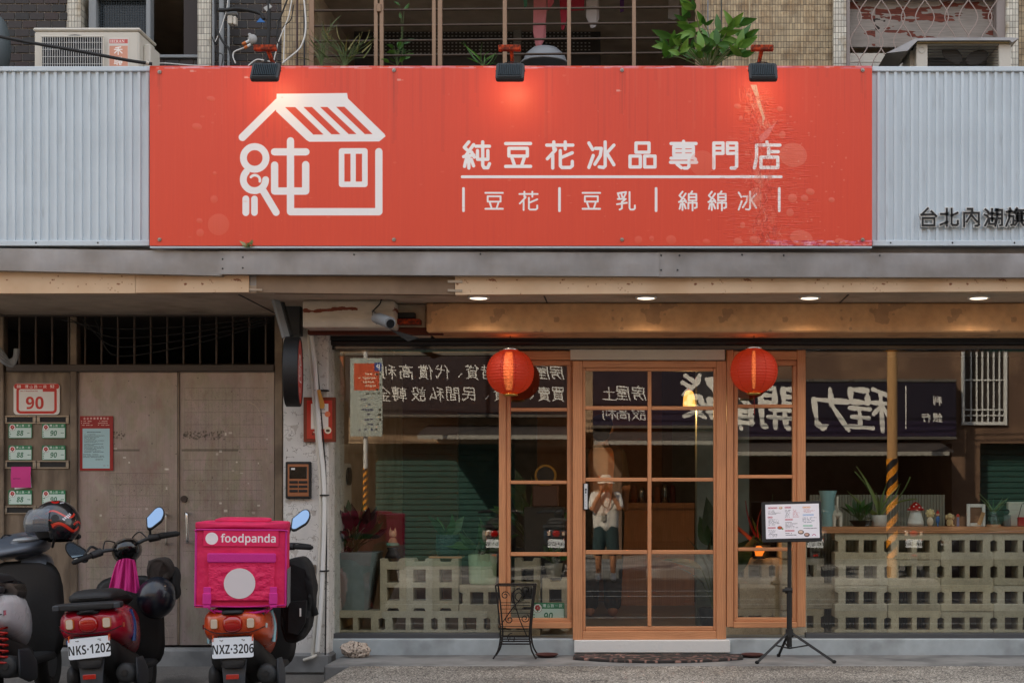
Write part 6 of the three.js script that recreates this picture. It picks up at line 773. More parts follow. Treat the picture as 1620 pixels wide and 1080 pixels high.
function scooter(label, o) {
  const t = thing('parked_scooter', label, 'scooter', o.at, o.group), L = (n, g, m, l) => lpart(t, n, g, m, l), sub = (p, n, g, m, l) => lpart(p, n, g, m, l), shellM = paintM(o.color);
  // wheels
  for (const [z, n] of [[-0.3, 'rear_wheel'], [-1.5, 'front_wheel']]) { const w = L(n, new THREE.CylinderGeometry(0.11, 0.11, 0.07, 20).rotateZ(Math.PI / 2).translate(0, 0.21, z), MT.darkGrey); sub(w, 'tyre', new THREE.TorusGeometry(0.158, 0.052, 12, 32).rotateY(Math.PI / 2).translate(0, 0.21, z), MT.rubber); sub(w, 'rim', new THREE.TorusGeometry(0.108, 0.012, 8, 28).rotateY(Math.PI / 2).translate(0, 0.21, z), MT.steel); }
  // body
  L('rear_shell', loft([[0.005, 0.1, 0.64, 0.735, 3], [-0.015, 0.155, 0.61, 0.755, 3.4], [-0.06, 0.19, 0.575, 0.772, 3.4], [-0.16, 0.212, 0.535, 0.785, 3.2], [-0.34, 0.215, 0.47, 0.79, 3], [-0.54, 0.195, 0.41, 0.775, 2.8], [-0.7, 0.16, 0.37, 0.72, 2.6], [-0.78, 0.12, 0.36, 0.66, 2.6]], 28), shellM);
  L('under_body', loft([[-0.03, 0.12, 0.46, 0.62, 3], [-0.12, 0.165, 0.36, 0.58, 3], [-0.4, 0.17, 0.24, 0.5, 3], [-0.75, 0.15, 0.2, 0.42, 3]], 20), MT.black);
  if (o.side) for (const s of [1, -1]) L('side_stripe', tube([V(s * 0.196, 0.74, -0.22), V(s * 0.214, 0.64, -0.235), V(s * 0.208, 0.53, -0.22)], 0.014, 16, 8).scale(1, 1, 1.3), paintM(o.side));
  L('seat', loft(o.rack ? [[-0.5, 0.12, 0.775, 0.83, 2.8], [-0.52, 0.145, 0.775, 0.845, 2.8], [-0.68, 0.128, 0.76, 0.825, 2.6], [-0.8, 0.085, 0.735, 0.81, 2.4]] : [[-0.08, 0.1, 0.825, 0.855, 2.6], [-0.1, 0.142, 0.8, 0.882, 2.8], [-0.2, 0.152, 0.79, 0.895, 2.8], [-0.42, 0.148, 0.78, 0.885, 2.8], [-0.52, 0.145, 0.775, 0.845, 2.8], [-0.68, 0.128, 0.76, 0.825, 2.6], [-0.8, 0.085, 0.735, 0.81, 2.4]], 22), seatM);
  if (!o.rack) L('grab_rail', [loft([[0.035, 0.155, 0.778, 0.81, 6], [0.03, 0.205, 0.772, 0.815, 6], [-0.02, 0.215, 0.77, 0.82, 6], [-0.1, 0.2, 0.775, 0.818, 5]], 24), loft([[0.03, 0.045, 0.75, 0.778, 5, 0], [-0.05, 0.05, 0.76, 0.78, 5, 0]], 14)], plasM);
  L('tail_trim', loft([[0.02, 0.065, 0.742, 0.768, 4], [-0.05, 0.07, 0.745, 0.778, 4]], 16), plasM); L('seat_piping', tube(o.rack ? [V(-0.146, 0.8, -0.53), V(-0.128, 0.788, -0.68), V(0, 0.77, -0.8)] : [V(-0.15, 0.835, -0.42), V(-0.154, 0.838, -0.2), V(-0.1, 0.842, -0.088), V(0.1, 0.842, -0.088), V(0.154, 0.838, -0.2), V(0.15, 0.835, -0.42)], 0.0035, 40, 5), plasM); L('plate_bracket', cb(-0.1, 0.1, 0.455, 0.6, -0.012, 0.004, 0.004), plasM); L('body_seam', tube([V(-0.192, 0.655, -0.052), V(-0.12, 0.628, 0.002), V(0, 0.62, 0.012), V(0.12, 0.628, 0.002), V(0.192, 0.655, -0.052)], 0.003, 30, 5), MT.black); if (!o.rack) for (const s of [-1, 1]) L('rail_tip', cb(s * 0.17, s * 0.208, 0.776, 0.812, 0.03, 0.042, 0.006), flapM);
  L('tail_light', [loft([[0.03, 0.03, 0.66, 0.7, 2.2], [0.026, 0.05, 0.64, 0.722, 2.3], [0.014, 0.062, 0.626, 0.735, 2.4], [-0.03, 0.066, 0.62, 0.742, 2.4]], 24)], lensRed);
  for (const s of [-1, 1]) { const b = L('indicator', rrect(0.056, 0.072, 0.016, 0.02, 0.004).rotateY(s * 0.2).translate(s * 0.112, 0.685, -0.004), lensAmber); sub(b, 'lens', rrect(0.044, 0.06, 0.012, 0.012, 0.003).rotateY(s * 0.2).translate(s * 0.113, 0.685, 0.01), lensClear); L('badge', new THREE.BoxGeometry(0.018, 0.03, 0.004).rotateY(s * 0.9).translate(s * 0.2, 0.66, -0.075), MT.chrome); }
  const pl = L('licence_plate', rrect(0.26, 0.132, 0.012, 0.004).rotateX(-0.1).rotateZ(o.tilt ?? 0.02).translate(0, 0.53, 0.012), M(0xffffff, 0.35, { map: plateTex(o.plate), bumpMap: fineBump, bumpScale: 0.0004 })); for (const s of [-1, 1]) sub(pl, 'plate_screw', ball(s * 0.07, 0.577, 0.014, 0.006, 0.006, 0.004, 8, 6), MT.chrome);
  const fl = L('mudguard', loft([[0.01, 0.075, 0.44, 0.47, 4], [0.02, 0.078, 0.4, 0.46, 4], [0.0, 0.08, 0.39, 0.6, 4], [-0.05, 0.075, 0.42, 0.6, 4]], 16), plasM); const fg = new THREE.ExtrudeGeometry(new THREE.Shape([[-0.078, 0.47], [0.078, 0.47], [0.058, 0.24], [0.035, 0.21], [-0.035, 0.21], [-0.058, 0.24]].map((q) => new THREE.Vector2(...q))), { depth: 0.012, bevelEnabled: true, bevelSize: 0.004, bevelThickness: 0.004, bevelSegments: 2 }).rotateX(-0.12).translate(0, 0.01, -0.03 + 0.05); L('flap', fg, flapM); sub(fl, 'reflector', rrect(0.08, 0.032, 0.004, 0.012, 0.003).rotateX(-0.12).translate(0, 0.345, -0.012 + 0.05), M(0xa0140c, 0.2, { clearcoat: 1 })); sub(fl, 'side_reflector', [-1, 1].map((s) => new THREE.BoxGeometry(0.006, 0.04, 0.03).translate(s * 0.124, 0.59, 0.0)), M(0xd0501a, 0.3));
  const ex = L('exhaust', [loft([[-0.08, 0.045, 0.3, 0.39, 2, 0.19], [-0.1, 0.062, 0.27, 0.41, 2, 0.19], [-0.42, 0.058, 0.24, 0.36, 2, 0.185], [-0.55, 0.03, 0.2, 0.28, 2, 0.16]], 18)], MT.darkGrey); sub(ex, 'heat_shield', loft([[-0.1, 0.01, 0.27, 0.44, 2.4, 0.262], [-0.28, 0.012, 0.22, 0.43, 2.4, 0.26], [-0.45, 0.008, 0.22, 0.34, 2.4, 0.25]], 14), flapM); sub(ex, 'tip', rod(V(0.19, 0.345, -0.07), V(0.19, 0.34, -0.12), 0.02, 0.02, 12), MT.black);
  L('belt_case', loft([[-0.12, 0.035, 0.26, 0.4, 2.4, -0.15], [-0.3, 0.045, 0.2, 0.42, 2.4, -0.155], [-0.65, 0.03, 0.24, 0.38, 2.4, -0.14]], 16), plasM);
  L('floorboard', loft([[-0.74, 0.17, 0.27, 0.33, 5], [-1.08, 0.19, 0.27, 0.33, 5]], 16), plasM);
  L('leg_shield', [loft([[-1.05, 0.2, 0.27, 0.9, 4], [-1.09, 0.245, 0.25, 0.93, 4], [-1.16, 0.23, 0.27, 0.92, 3.4], [-1.28, 0.14, 0.36, 0.86, 2.6]], 24)], MT.black); L('front_cowl', loft([[-1.17, 0.2, 0.45, 0.9, 3], [-1.3, 0.13, 0.45, 0.86, 2.4], [-1.36, 0.06, 0.5, 0.8, 2.2]], 18), shellM); L('front_fender', loft([[-1.3, 0.06, 0.4, 0.44, 3], [-1.45, 0.075, 0.42, 0.46, 3], [-1.62, 0.06, 0.36, 0.4, 3]], 14), shellM);
  L('kickstand', rod(V(-0.12, 0.2, -0.6), V(-0.24, 0.01, -0.62), 0.01), MT.steel);
  // steering head
  const S = new THREE.Matrix4().makeRotationFromEuler(new THREE.Euler(0.1, o.turn ?? 0, o.roll ?? 0)).setPosition(0, o.hy ?? 0.99, -1.12), at = (g) => g.applyMatrix4(S), pt = (x, y, z) => V(x, y, z).applyMatrix4(S);
  L('headset', at(loft([[0.09, 0.05, -0.02, 0.05, 2.2], [0.06, 0.085, -0.06, 0.075, 2.2], [-0.02, 0.105, -0.1, 0.08, 2.2], [-0.1, 0.09, -0.12, 0.06, 2.2], [-0.15, 0.04, -0.09, 0.02, 2.2]], 20)), o.headM ?? MT.blackGloss); L('steering_neck', rod(V(0, 0.85, -1.14), pt(0, -0.06, -0.02), 0.05, 0.05, 14), plasM);
  const hb = L('handlebar', tube([pt(-0.24, 0.03, 0.06), pt(-0.15, 0.035, 0.02), pt(0, 0.01, 0), pt(0.15, 0.035, 0.02), pt(0.24, 0.03, 0.06)], 0.013, 30, 8), MT.darkGrey);
  for (const s of [-1, 1]) {
    sub(hb, 'grip', [rod(pt(s * 0.235, 0.03, 0.055), pt(s * 0.36, 0.024, 0.105), 0.0175, 0.019, 12), rod(pt(s * 0.36, 0.024, 0.105), pt(s * 0.375, 0.0235, 0.111), 0.017, 0.013, 12)], MT.rubber); sub(hb, 'switch_box', rod(pt(s * 0.17, 0.035, 0.025), pt(s * 0.24, 0.031, 0.057), 0.03, 0.026, 10), plasM); sub(hb, 'brake_lever', tube([pt(s * 0.17, 0.05, -0.01), pt(s * 0.26, 0.045, 0.0), pt(s * 0.36, 0.035, 0.06)], 0.006, 14, 6), s > 0 ? MT.darkGrey : MT.steel);
    if (o.cables !== false) sub(hb, 'brake_cable', tube([pt(s * 0.16, 0.03, 0), pt(s * 0.12, 0.09, -0.06), pt(s * 0.05, 0.04, -0.1), pt(s * 0.04, -0.1, -0.06)], 0.005, 20, 5), MT.black);
    const q = o.mirrors?.[s > 0 ? 1 : 0]; if (!q) continue;
    const base = pt(s * 0.18, 0.05, 0.02), c = V(...q.at), N = V(...q.n).normalize(), mt = L('mirror', tube([base, base.clone().lerp(c, 0.45).add(V(s * -0.015, 0.03, 0)), c.clone().addScaledVector(V(s * -1, -0.5, 0).normalize(), 0.055)], 0.009, 18, 8), MT.black);
    const F = new THREE.Matrix4().lookAt(N, V(0, 0, 0), V(0, 1, 0)); const shp = () => { const h = new THREE.Shape(); h.moveTo(-0.066 * s, -0.03); h.quadraticCurveTo(-0.07 * s, -0.046, -0.045 * s, -0.047); h.lineTo(0.02 * s, -0.033); h.quadraticCurveTo(0.068 * s, -0.005, 0.066 * s, 0.03); h.quadraticCurveTo(0.062 * s, 0.052, 0.03 * s, 0.047); h.lineTo(-0.04 * s, 0.02); h.closePath(); return h; };
    const put = (g, k, dz) => g.scale(k * 1.22, k * 1.3, 1).translate(0, 0, dz).rotateZ(q.spin ?? 0).applyMatrix4(F).translate(c.x, c.y, c.z);
    sub(mt, 'mirror_case', put(new THREE.ExtrudeGeometry(shp(), { depth: 0.022, bevelEnabled: true, bevelSize: 0.004, bevelThickness: 0.004, bevelSegments: 2 }), 1, -0.026), MT.black); sub(mt, 'mirror_glass', put(new THREE.ShapeGeometry(shp()), 0.94, 0.0015), MT.mirror);
  }
  t.rotation.set(0, o.yaw ?? 0, 0); t.scale.setScalar(o.scale ?? 1); return t;
}
const GY = ROAD + 0.061;
const s2 = scooter('red tailed scooter with a pink cloth over its handlebar', { at: [(148 - CX) * 7.88 / FPX, GY, 2.12], yaw: 0.13, color: 0xa80f2e, side: 0x1b4f8c, plate: 'NKS·1202', tilt: 0.05, roll: 0.2, turn: 0.28, scale: 0.9, hy: 1.12, group: 'scooters parked by the gate', mirrors: [{ at: [-0.31, 1.12, -0.98], n: [0.2, -0.12, 1], spin: -0.25 }, { at: [0.223, 1.34, -1.05], n: [0.12, 0.55, 1], spin: 0.5 }] });
const s3 = scooter('orange tailed scooter carrying the pink delivery box', { at: [(371 - CX) * 7.88 / FPX, GY, 2.12], yaw: 0.1, rack: true, color: 0xc84a1e, side: 0x7fb4c0, plate: 'NXZ·3206', tilt: 0.015, roll: 0.03, turn: 0.05, scale: 0.9, hy: 1.1, group: 'scooters parked by the gate', mirrors: [null, { at: [0.292, 1.33, -1.05], n: [0.1, 0.5, 1], spin: 0.35 }] });
const s1 = scooter('white tailed scooter with grey steering head and a helmet on it', { at: [(-50 - CX) * 7.9 / FPX, GY, 2.1], yaw: 0.12, color: 0xd2d4d6, plate: 'MQP·8835', roll: 0.1, turn: 0.1, group: 'scooters parked by the gate', hy: 1.02, headM: M(0x3c4450, 0.4, { clearcoat: 0.4 }), mirrors: [] });
s2.rotation.z = 0.05; s3.rotation.z = 0.02; s1.rotation.z = 0.04;
// extra shapes of the white scooter: grey instrument cowl with dial, shock absorber
lpart(s1, 'instrument_cowl', [loft([[0.13, 0.09, 0.93, 0.96, 3], [0.1, 0.2, 0.92, 0.985, 3], [-0.04, 0.225, 0.9, 1.05, 3], [-0.16, 0.17, 0.9, 1.07, 2.6], [-0.22, 0.08, 0.94, 1.04, 2.2]], 24).rotateZ(0.12).translate(0.06, 0.05, -1.1), loft([[0.03, 0.1, 0.72, 0.93, 3], [-0.03, 0.12, 0.7, 0.97, 3], [-0.12, 0.1, 0.72, 0.97, 3]], 18).translate(0.06, 0, -1.1)], M(0x4d5560, 0.4, { clearcoat: 0.4 })); lpart(s1, 'dial', ball(0.03, 1.065, -1.06, 0.085, 0.02, 0.05), M(0x9aa0a4, 0.2, { clearcoat: 1 })); { const sp_ = []; for (let i = 0; i <= 60; i++) { const a = i * 0.62; sp_.push(V(0.17 + 0.03 * Math.cos(a), 0.36 + i * 0.0035, -0.1 + 0.03 * Math.sin(a))); } lpart(s1, 'shock_spring', tube(sp_, 0.007, 160, 6), M(0xa81c14, 0.4)); lpart(s1, 'seat_side', loft([[-0.02, 0.1, 0.8, 0.84, 3], [-0.1, 0.18, 0.74, 0.86, 3], [-0.5, 0.2, 0.68, 0.84, 3]], 16), MT.blackGloss); }
// mirror-far scooters across the street
[[1446, 'MPL·5311', 0x22242a], [1290, 'EKO·2217', 0x8a8c90], [880, 'AEP·6310', 0x2a3a4a], [782, 'CED·1185', 0x9c9a94]].forEach(([px, pltxt, col], i) => { const p = R(px, 0, 11.3); const q = scooter(['dark scooter parked across the street by the thick tan pole', 'silver scooter parked across the street under the purple sign', 'navy scooter parked across the street under the maroon sign', 'pale scooter parked across the street by the green shutter'][i], { at: [p.x, ROAD + 0.145, 11.3], color: col, plate: pltxt, group: 'scooters across the street', mirrors: [] }); q.rotation.y = Math.PI; });
// delivery box on the orange scooter
{ const c = P(367, 961, 2.13), t = thing('delivery_box', 'bright pink insulated delivery box with white brand lettering', 'delivery box', [c.x, c.y, 1.905]); const w = 0.505, h = 0.485, d = 0.42, pink = M(0xffffff, 0.6, { map: tex(256, 256, grain([220, 26, 88], 0.05, 8, 4, 5), 0.4), bumpMap: coarseBump, bumpScale: 0.014 }), trim = M(0xd0208c, 0.5, { bumpMap: TX.gunny, bumpScale: 0.0006 }), L = (n, g, m, l) => lpart(t, n, g, m, l);
  const side = (g) => { const p = g.attributes.position; for (let i = 0; i < p.count; i++) { const x = p.getX(i) / (w / 2), y = (p.getY(i) - h / 2) / (h / 2), z = p.getZ(i) / (d / 2), k = 0.014; p.setXYZ(i, p.getX(i) * (1 + k * (1 - y * y) * (1 - z * z)), p.getY(i), p.getZ(i) * (1 + 0.03 * (1 - x * x) * (1 - y * y))); } g.computeVertexNormals(); return metric(g); };
  L('body', side(new THREE.BoxGeometry(w, h, d, 14, 14, 10).translate(0, h / 2, 0)), pink); L('lid', [loft([[d / 2 + 0.008, w / 2 + 0.004, h - 0.035, h + 0.012, 8], [-d / 2 - 0.008, w / 2 + 0.004, h - 0.035, h + 0.012, 8]], 40), loft([[d / 2 - 0.04, w / 2 - 0.1, h + 0.005, h + 0.03, 5], [-0.1, w / 2 - 0.1, h + 0.005, h + 0.034, 5]], 24)], pink); L('zip_piping', [tube([V(-w / 2, h - 0.05, d / 2 + 0.004), V(-w / 2 + 0.01, h - 0.036, d / 2 + 0.008), V(0, h - 0.036, d / 2 + 0.012), V(w / 2 - 0.01, h - 0.036, d / 2 + 0.008), V(w / 2 + 0.004, h - 0.05, d / 2)], 0.005, 40, 6), ...[-1, 1].map((s) => rod(V(s * w / 2, 0.01, d / 2 + 0.001), V(s * w / 2, h - 0.04, d / 2 + 0.001), 0.006)), tube([V(-w / 2, 0.012, d / 2), V(0, 0.004, d / 2 + 0.008), V(w / 2, 0.012, d / 2)], 0.005, 16, 6)], trim);
  const pr = (g, z, m, n, l) => L(n, g.translate(0, 0, z), m, l), printW = M(0xd9d2d4, 0.45);
  { const g = rrect(0.42, 0.09, 0.004, 0.002).translate(0.0, 0.4, d / 2 + 0.0105); L('lettering_patch', g, M(0xffffff, 0.6, { map: canvasTex(1008, 216, (x) => { x.fillStyle = '#dc1a58'; x.fillRect(0, 0, 1008, 216); x.fillStyle = '#ece4e6'; x.beginPath(); x.arc(110, 110, 84, 0, 7); x.fill(); x.font = '150px sans-serif'; x.save(); x.translate(230, 158); x.scale(1.0, 1); x.lineWidth = 6; x.strokeStyle = '#ece4e6'; const fw = x.measureText('foodpanda').width; x.scale(750 / fw, 1); x.fillText('foodpanda', 0, 0); x.strokeText('foodpanda', 0, 0); x.restore(); }) })); }
  const pk = L('pocket', [rrect(0.37, 0.25, 0.01, 0.018, 0.006).translate(0.005, 0.165, d / 2 + 0.004)], pink); lpart(pk, 'pocket_flap', rrect(0.385, 0.055, 0.012, 0.022, 0.006).translate(0.005, 0.288, d / 2 + 0.007), trim); lpart(pk, 'round_patch', new THREE.CylinderGeometry(0.088, 0.088, 0.003, 40).rotateX(Math.PI / 2).translate(-0.005, 0.14, d / 2 + 0.0235), printW, 'plain off white round patch');
  for (const s of [-1, 1]) { const st = L('strap', [cb(s * 0.185 - 0.02, s * 0.185 + 0.02, 0.0, 0.12, d / 2 + 0.023, d / 2 + 0.029, 0.002), beam(V(s * 0.185, 0.005, d / 2 + 0.025), V(s * 0.15, -0.03, d / 2 - 0.03), 0.03, 0.006)], trim); lpart(st, 'buckle', [cb(s * 0.185 - 0.024, s * 0.185 + 0.024, 0.02, 0.085, d / 2 + 0.029, d / 2 + 0.038, 0.004), cb(s * 0.185 - 0.018, s * 0.185 + 0.018, 0.0, 0.018, d / 2 + 0.029, d / 2 + 0.036, 0.003)], trim); L('reflective_strip', bx(s * (w / 2 + 0.0085), s * (w / 2 + 0.011), 0.0, 0.22, -0.16, 0.19), M(0x9a9a9e, 0.35, { metalness: 0.4 })); }
  L('strap_loop', tube([V(-0.15, -0.02, d / 2 - 0.02), V(-0.05, -0.034, d / 2 - 0.01), V(0.06, -0.034, d / 2 - 0.01), V(0.15, -0.02, d / 2 - 0.02)], 0.008, 20, 6), trim); L('rack_plate', cb(-0.13, 0.13, -0.062, -0.006, -0.15, 0.17, 0.008), flapM); t.rotation.y = 0.2; t.rotation.z = -0.012; }
// cloth, helmets, bags
{ const c = P(197, 910, 1.35), t = thing('pink_cloth', 'magenta pink rain cloth draped over the scooter handlebar', 'cloth', P(197, 935, 1.35)), g = new THREE.PlaneGeometry(1, 1, 40, 20), p = g.attributes.position; for (let i = 0; i < p.count; i++) { const u = p.getX(i) + 0.5, v = 0.5 - p.getY(i), px = lerp(lerp(186, 212, u), lerp(170, 221, u), Math.pow(v, 0.7)), py = lerp(886 - 3 * Math.sin(u * 3), 936, v) + 2 * Math.sin(u * 9) * v, z = 1.33 + 0.05 * v + 0.016 * Math.sin(u * 21 + v * 2) * (0.3 + v) + 0.012 * Math.sin(u * 37 + 1) + 0.06 * Math.sin(u * Math.PI), q = P(px, py, z); p.setXYZ(i, q.x, q.y, q.z); } g.computeVertexNormals(); part(t, 'fabric', g, M(0xb81c74, 0.75, { side: THREE.DoubleSide, bumpMap: fineBump, bumpScale: 0.001 })); }
function helmetShell(t, c, r, m, turn, vis) { const T = new THREE.Matrix4().makeRotationFromEuler(turn).setPosition(c.x, c.y, c.z), at = (g) => g.applyMatrix4(T); const g = new THREE.SphereGeometry(1, 36, 24, 0, 6.2832, 0, 2.4).scale(r * 0.86, r * 1.0, r), p = g.attributes.position; for (let i = 0; i < p.count; i++) { const z = p.getZ(i), y = p.getY(i); if (z > r * 0.3 && y < r * 0.12) p.setXYZ(i, p.getX(i), Math.max(y, r * 0.12 - (1 - z / r) * 0.1 * r), z); } g.computeVertexNormals(); const s = part(t, 'shell', at(g), m); part(s, 'liner', at(new THREE.SphereGeometry(1, 24, 16, 0, 6.2832, 0, 2.35).scale(r * 0.8, r * 0.93, r * 0.92).translate(0, -0.004, 0)), MT.black);
  if (vis) { part(t, 'visor', at(new THREE.SphereGeometry(1, 28, 12, Math.PI * 0.08, Math.PI * 0.84, 1.05, 0.95).scale(r * 0.96, r * 1.06, r * 1.3)), new THREE.MeshPhysicalMaterial({ color: 0x9aa2ac, transmission: 0.75, thickness: 0, roughness: 0.08, ior: 1.6, side: THREE.DoubleSide })); for (const k of [-1, 1]) part(t, 'visor_pivot', at(new THREE.CylinderGeometry(0.024, 0.024, 0.012, 18).rotateZ(Math.PI / 2).translate(k * r * 0.87, r * 0.12, 0.01)), MT.darkGrey); part(t, 'chin_strap', at(tube([V(-r * 0.7, -r * 0.4, 0), V(-r * 0.2, -r * 1.0, 0.02), V(r * 0.7, -r * 0.4, 0)], 0.008, 18, 6)), MT.black); } }
{ const c = P(88, 828, 1.12), t = thing('open_face_helmet', 'black and red open face helmet hanging on the grey scooter head', 'helmet', c); helmetShell(t, c, 0.152, M(0xffffff, 0.25, { clearcoat: 0.8, map: canvasTex(512, 256, (x) => { x.fillStyle = '#15161a'; x.fillRect(0, 0, 512, 256); for (let i = 0; i < 16; i++) { x.strokeStyle = ['#b01c18', '#c8301c', '#5a1014'][i % 3]; x.lineWidth = rr(5, 14); x.beginPath(); const a = rr(0, 512), b = rr(20, 220); x.moveTo(a, b); x.bezierCurveTo(a + 40, b - 60, a + 70, b + 60, a + 110, b - 10); x.stroke(); } x.fillStyle = '#d8d4d8'; for (let i = 0; i < 8; i++) { x.save(); x.translate(rr(20, 490), rr(30, 200)); x.rotate(rr(-1, 1)); for (let k = 0; k < 5; k++) x.fillRect(k * 9, 0, 6, rr(6, 14)); x.restore(); } }) }), new THREE.Euler(-0.05, -1.15, 0.1), true); }
{ const c = P(247, 945, 1.35), t = thing('half_helmet', 'plain dark blue black helmet hanging on the red scooter', 'helmet', c); helmetShell(t, c, 0.135, M(0x141a24, 0.3, { clearcoat: 0.3 }), new THREE.Euler(0.9, 3.0, 0), false); }
function bag(label, pts, m, z, d) { const t = thing('cloth_bag', label, 'bag', P(pts[0][0], pts[0][1], z), 'bags on the scooters'); const g = new THREE.ExtrudeGeometry(new THREE.Shape(new THREE.SplineCurve(pts.concat([pts[0]]).map(([x, y]) => { const p = P(x, y, z); return new THREE.Vector2(p.x, p.y); })).getPoints(40)), { depth: d, bevelEnabled: true, bevelSize: 0.018, bevelThickness: 0.03, bevelSegments: 4 }).translate(0, 0, z - d); const p = g.attributes.position; for (let i = 0; i < p.count; i++) p.setZ(i, p.getZ(i) + 0.014 * Math.sin(p.getY(i) * 46 + p.getX(i) * 30)); g.computeVertexNormals(); part(t, 'fabric', metric(g), m); return t; }
bag('small dark brown pouch hanging from the red scooter handlebar', [[238, 890], [256, 886], [264, 896], [262, 912], [246, 920], [238, 912]], M(0x2a231e, 0.9, { bumpMap: fineBump, bumpScale: 0.003 }), 1.3, 0.08); bag('black strap bag behind the plain dark helmet', [[258, 905], [272, 902], [276, 930], [272, 945], [262, 935]], M(0x101010, 0.9), 1.22, 0.06);
{ const t = bag('black backpack hanging beside the pink delivery box', [[456, 890], [474, 886], [486, 905], [490, 935], [484, 985], [470, 1010], [452, 1006], [448, 950]], M(0x0e0e0f, 0.92, { bumpMap: coarseBump, bumpScale: 0.01 }), 1.5, 0.12); part(t, 'front_pocket', poly([[456, 952], [484, 950], [482, 984], [470, 1004], [455, 1000]], 1.56, 0.05), M(0x131314, 0.9, { bumpMap: coarseBump, bumpScale: 0.008 })); part(t, 'zip_pull', pc(473, 962, 475.5, 975, 1.575, 0.01, 0.002), MT.white); part(t, 'sleeve', tube([P(478, 900, 1.5), P(488, 925, 1.52), P(490, 945, 1.5), P(498, 972, 1.46)], 0.024, 20, 8), M(0x0e0e0f, 0.95)); }
// ---------------------------------------------------------------- above the signboard
{ const z = 0.62, t = thing('air_conditioner', 'white outdoor air conditioner with red label above the cladding', 'air conditioner', P(138, 112, z)), a = P(53, 120, z), b = P(219, 49, z);
  part(t, 'case', cb(a.x, b.x, a.y, b.y, z - 0.32, z, 0.012), MT.offwhite); part(t, 'lid', cb(a.x - 0.006, b.x + 0.01, b.y, b.y + 0.022, z - 0.325, z + 0.008, 0.008), MT.offwhite); part(t, 'side_cover', cb(b.x, b.x + 0.05, a.y, b.y - 0.06, z - 0.28, z - 0.08, 0.01), MT.offwhite);
  part(t, 'fan_well', pb(65, 58, 161, 118, z + 0.004, 0.003), M(0x2a2c2e, 0.8)); const fc = P(118, 92, z); part(t, 'fan', [new THREE.TorusGeometry(0.15, 0.012, 8, 36).translate(fc.x, fc.y, z + 0.006), ...[0, 2.1, 4.2].map((q) => new THREE.BoxGeometry(0.11, 0.07, 0.004).translate(0.06, 0.01, 0).rotateZ(q).translate(fc.x, fc.y, z + 0.008)), ball(fc.x, fc.y, z + 0.008, 0.035, 0.035, 0.006)], M(0x121314, 0.6));
  const gl = part(t, 'fan_grille', [pc(63, 56, 163, 58.4, z + 0.03, 0.01, 0.003), pc(63, 58.5, 65.2, 120, z + 0.03, 0.01, 0.003), pc(161, 58.5, 163, 120, z + 0.03, 0.01, 0.003)], MT.offwhite); for (let x = 67.5; x < 161; x += 3.7) part(gl, 'bar', rod(P(x, 120, z + 0.028), P(x, 57, z + 0.028), 0.0018, 0.0018, 5), MT.white); for (const y of [67, 78, 89.5, 101]) part(gl, 'bar', rod(P(64, y, z + 0.024), P(162, y, z + 0.024), 0.0018, 0.0018, 5), MT.white);
  const p0 = P(171, 106, z), p1 = P(203, 60, z); part(t, 'label', rrect(p1.x - p0.x, p1.y - p0.y, 0.001, 0.003).translate((p0.x + p1.x) / 2, (p0.y + p1.y) / 2, z), M(0xffffff, 0.5, { map: canvasTex(320, 460, (c) => { c.fillStyle = '#cfc9c0'; c.fillRect(0, 0, 320, 460); c.fillStyle = '#c0504a'; c.fillRect(16, 22, 290, 66); c.fillStyle = '#e8dcd4'; c.font = 'bold 62px serif'; c.fillText('HERAN', 26, 76); c.fillStyle = '#d0937a'; c.fillRect(16, 126, 290, 320); c.fillStyle = '#ece4dc'; han(c, '禾', 90, 136, 130, 18); han(c, '聯', 90, 300, 130, 16); }) }));
}
{ const z = 0.6, t = thing('air_conditioner', 'beige window air conditioner under a tin rain hood', 'air conditioner', P(1520, 108, z)); part(t, 'case', [pc(1450, 69, 1468, 118, z, 0.35), pc(1581, 69, 1600, 118, z, 0.35), pc(1468, 67, 1581, 70, z, 0.3), pb(1440, 80, 1450, 118, z - 0.1, 0.3)], MT.offwhite); part(t, 'fan_recess', pb(1468, 70, 1581, 118, z - 0.33, 0.02), MT.greyPipe); const fc = P(1525, 100, z - 0.1); part(t, 'fan', [[0.4, 0], [2.5, 0], [4.6, 0]].map(([q]) => ball(0.1, 0, 0, 0.085, 0.05, 0.006, 14, 8).rotateZ(q).translate(fc.x, fc.y, fc.z)), M(0x3c3b38, 0.6)); const gl = part(t, 'grille', pc(1468.5, 70.2, 1580.5, 71.4, z - 0.02, 0.01, 0.002), M(0x2a2724, 0.6)); for (let y = 74; y < 110; y += 4.4) part(gl, 'bar', rod(P(1468, y, z - 0.02), P(1581, y, z - 0.02), 0.002, 0.002, 5), M(0x3a3632, 0.6));
  part(t, 'rain_hood', poly([[1402, 84], [1448, 61], [1470, 59.5], [1596, 59], [1613, 60], [1602, 67], [1598, 63.5], [1452, 64], [1436, 80]], z + 0.05, 0.4), MT.zinc, 'bent tin rain hood'); part(t, 'hood_fascia', pc(1451, 64.3, 1599, 68, z + 0.02, 0.02, 0.002), M(0xa8966c, 0.7)); { const p = P(1459, 79, z); part(t, 'knob', new THREE.TorusGeometry(0.02, 0.003, 6, 20).translate(p.x, p.y, z + 0.002), MT.offwhite); } }
{ const t = thing('flue_pipe', 'grey metal flue cowl at the end of the brick wall', 'pipe', P(2, 70, 0.4)), c = P(2, 75, 0.35); part(t, 'cowl', ball(c.x - 0.02, c.y, 0.35, 0.075, 0.22, 0.1), M(0x4c565a, 0.5)); }
solo('overhead_cable', tube([P(-40, 50, 1.3), P(40, 66, 1.25), P(120, 80, 1.2), P(200, 95, 1.14), P(240, 101, 1.08)], 0.011, 40, 8), MT.black, 'thick black cable slanting across the air conditioner', 'cable');
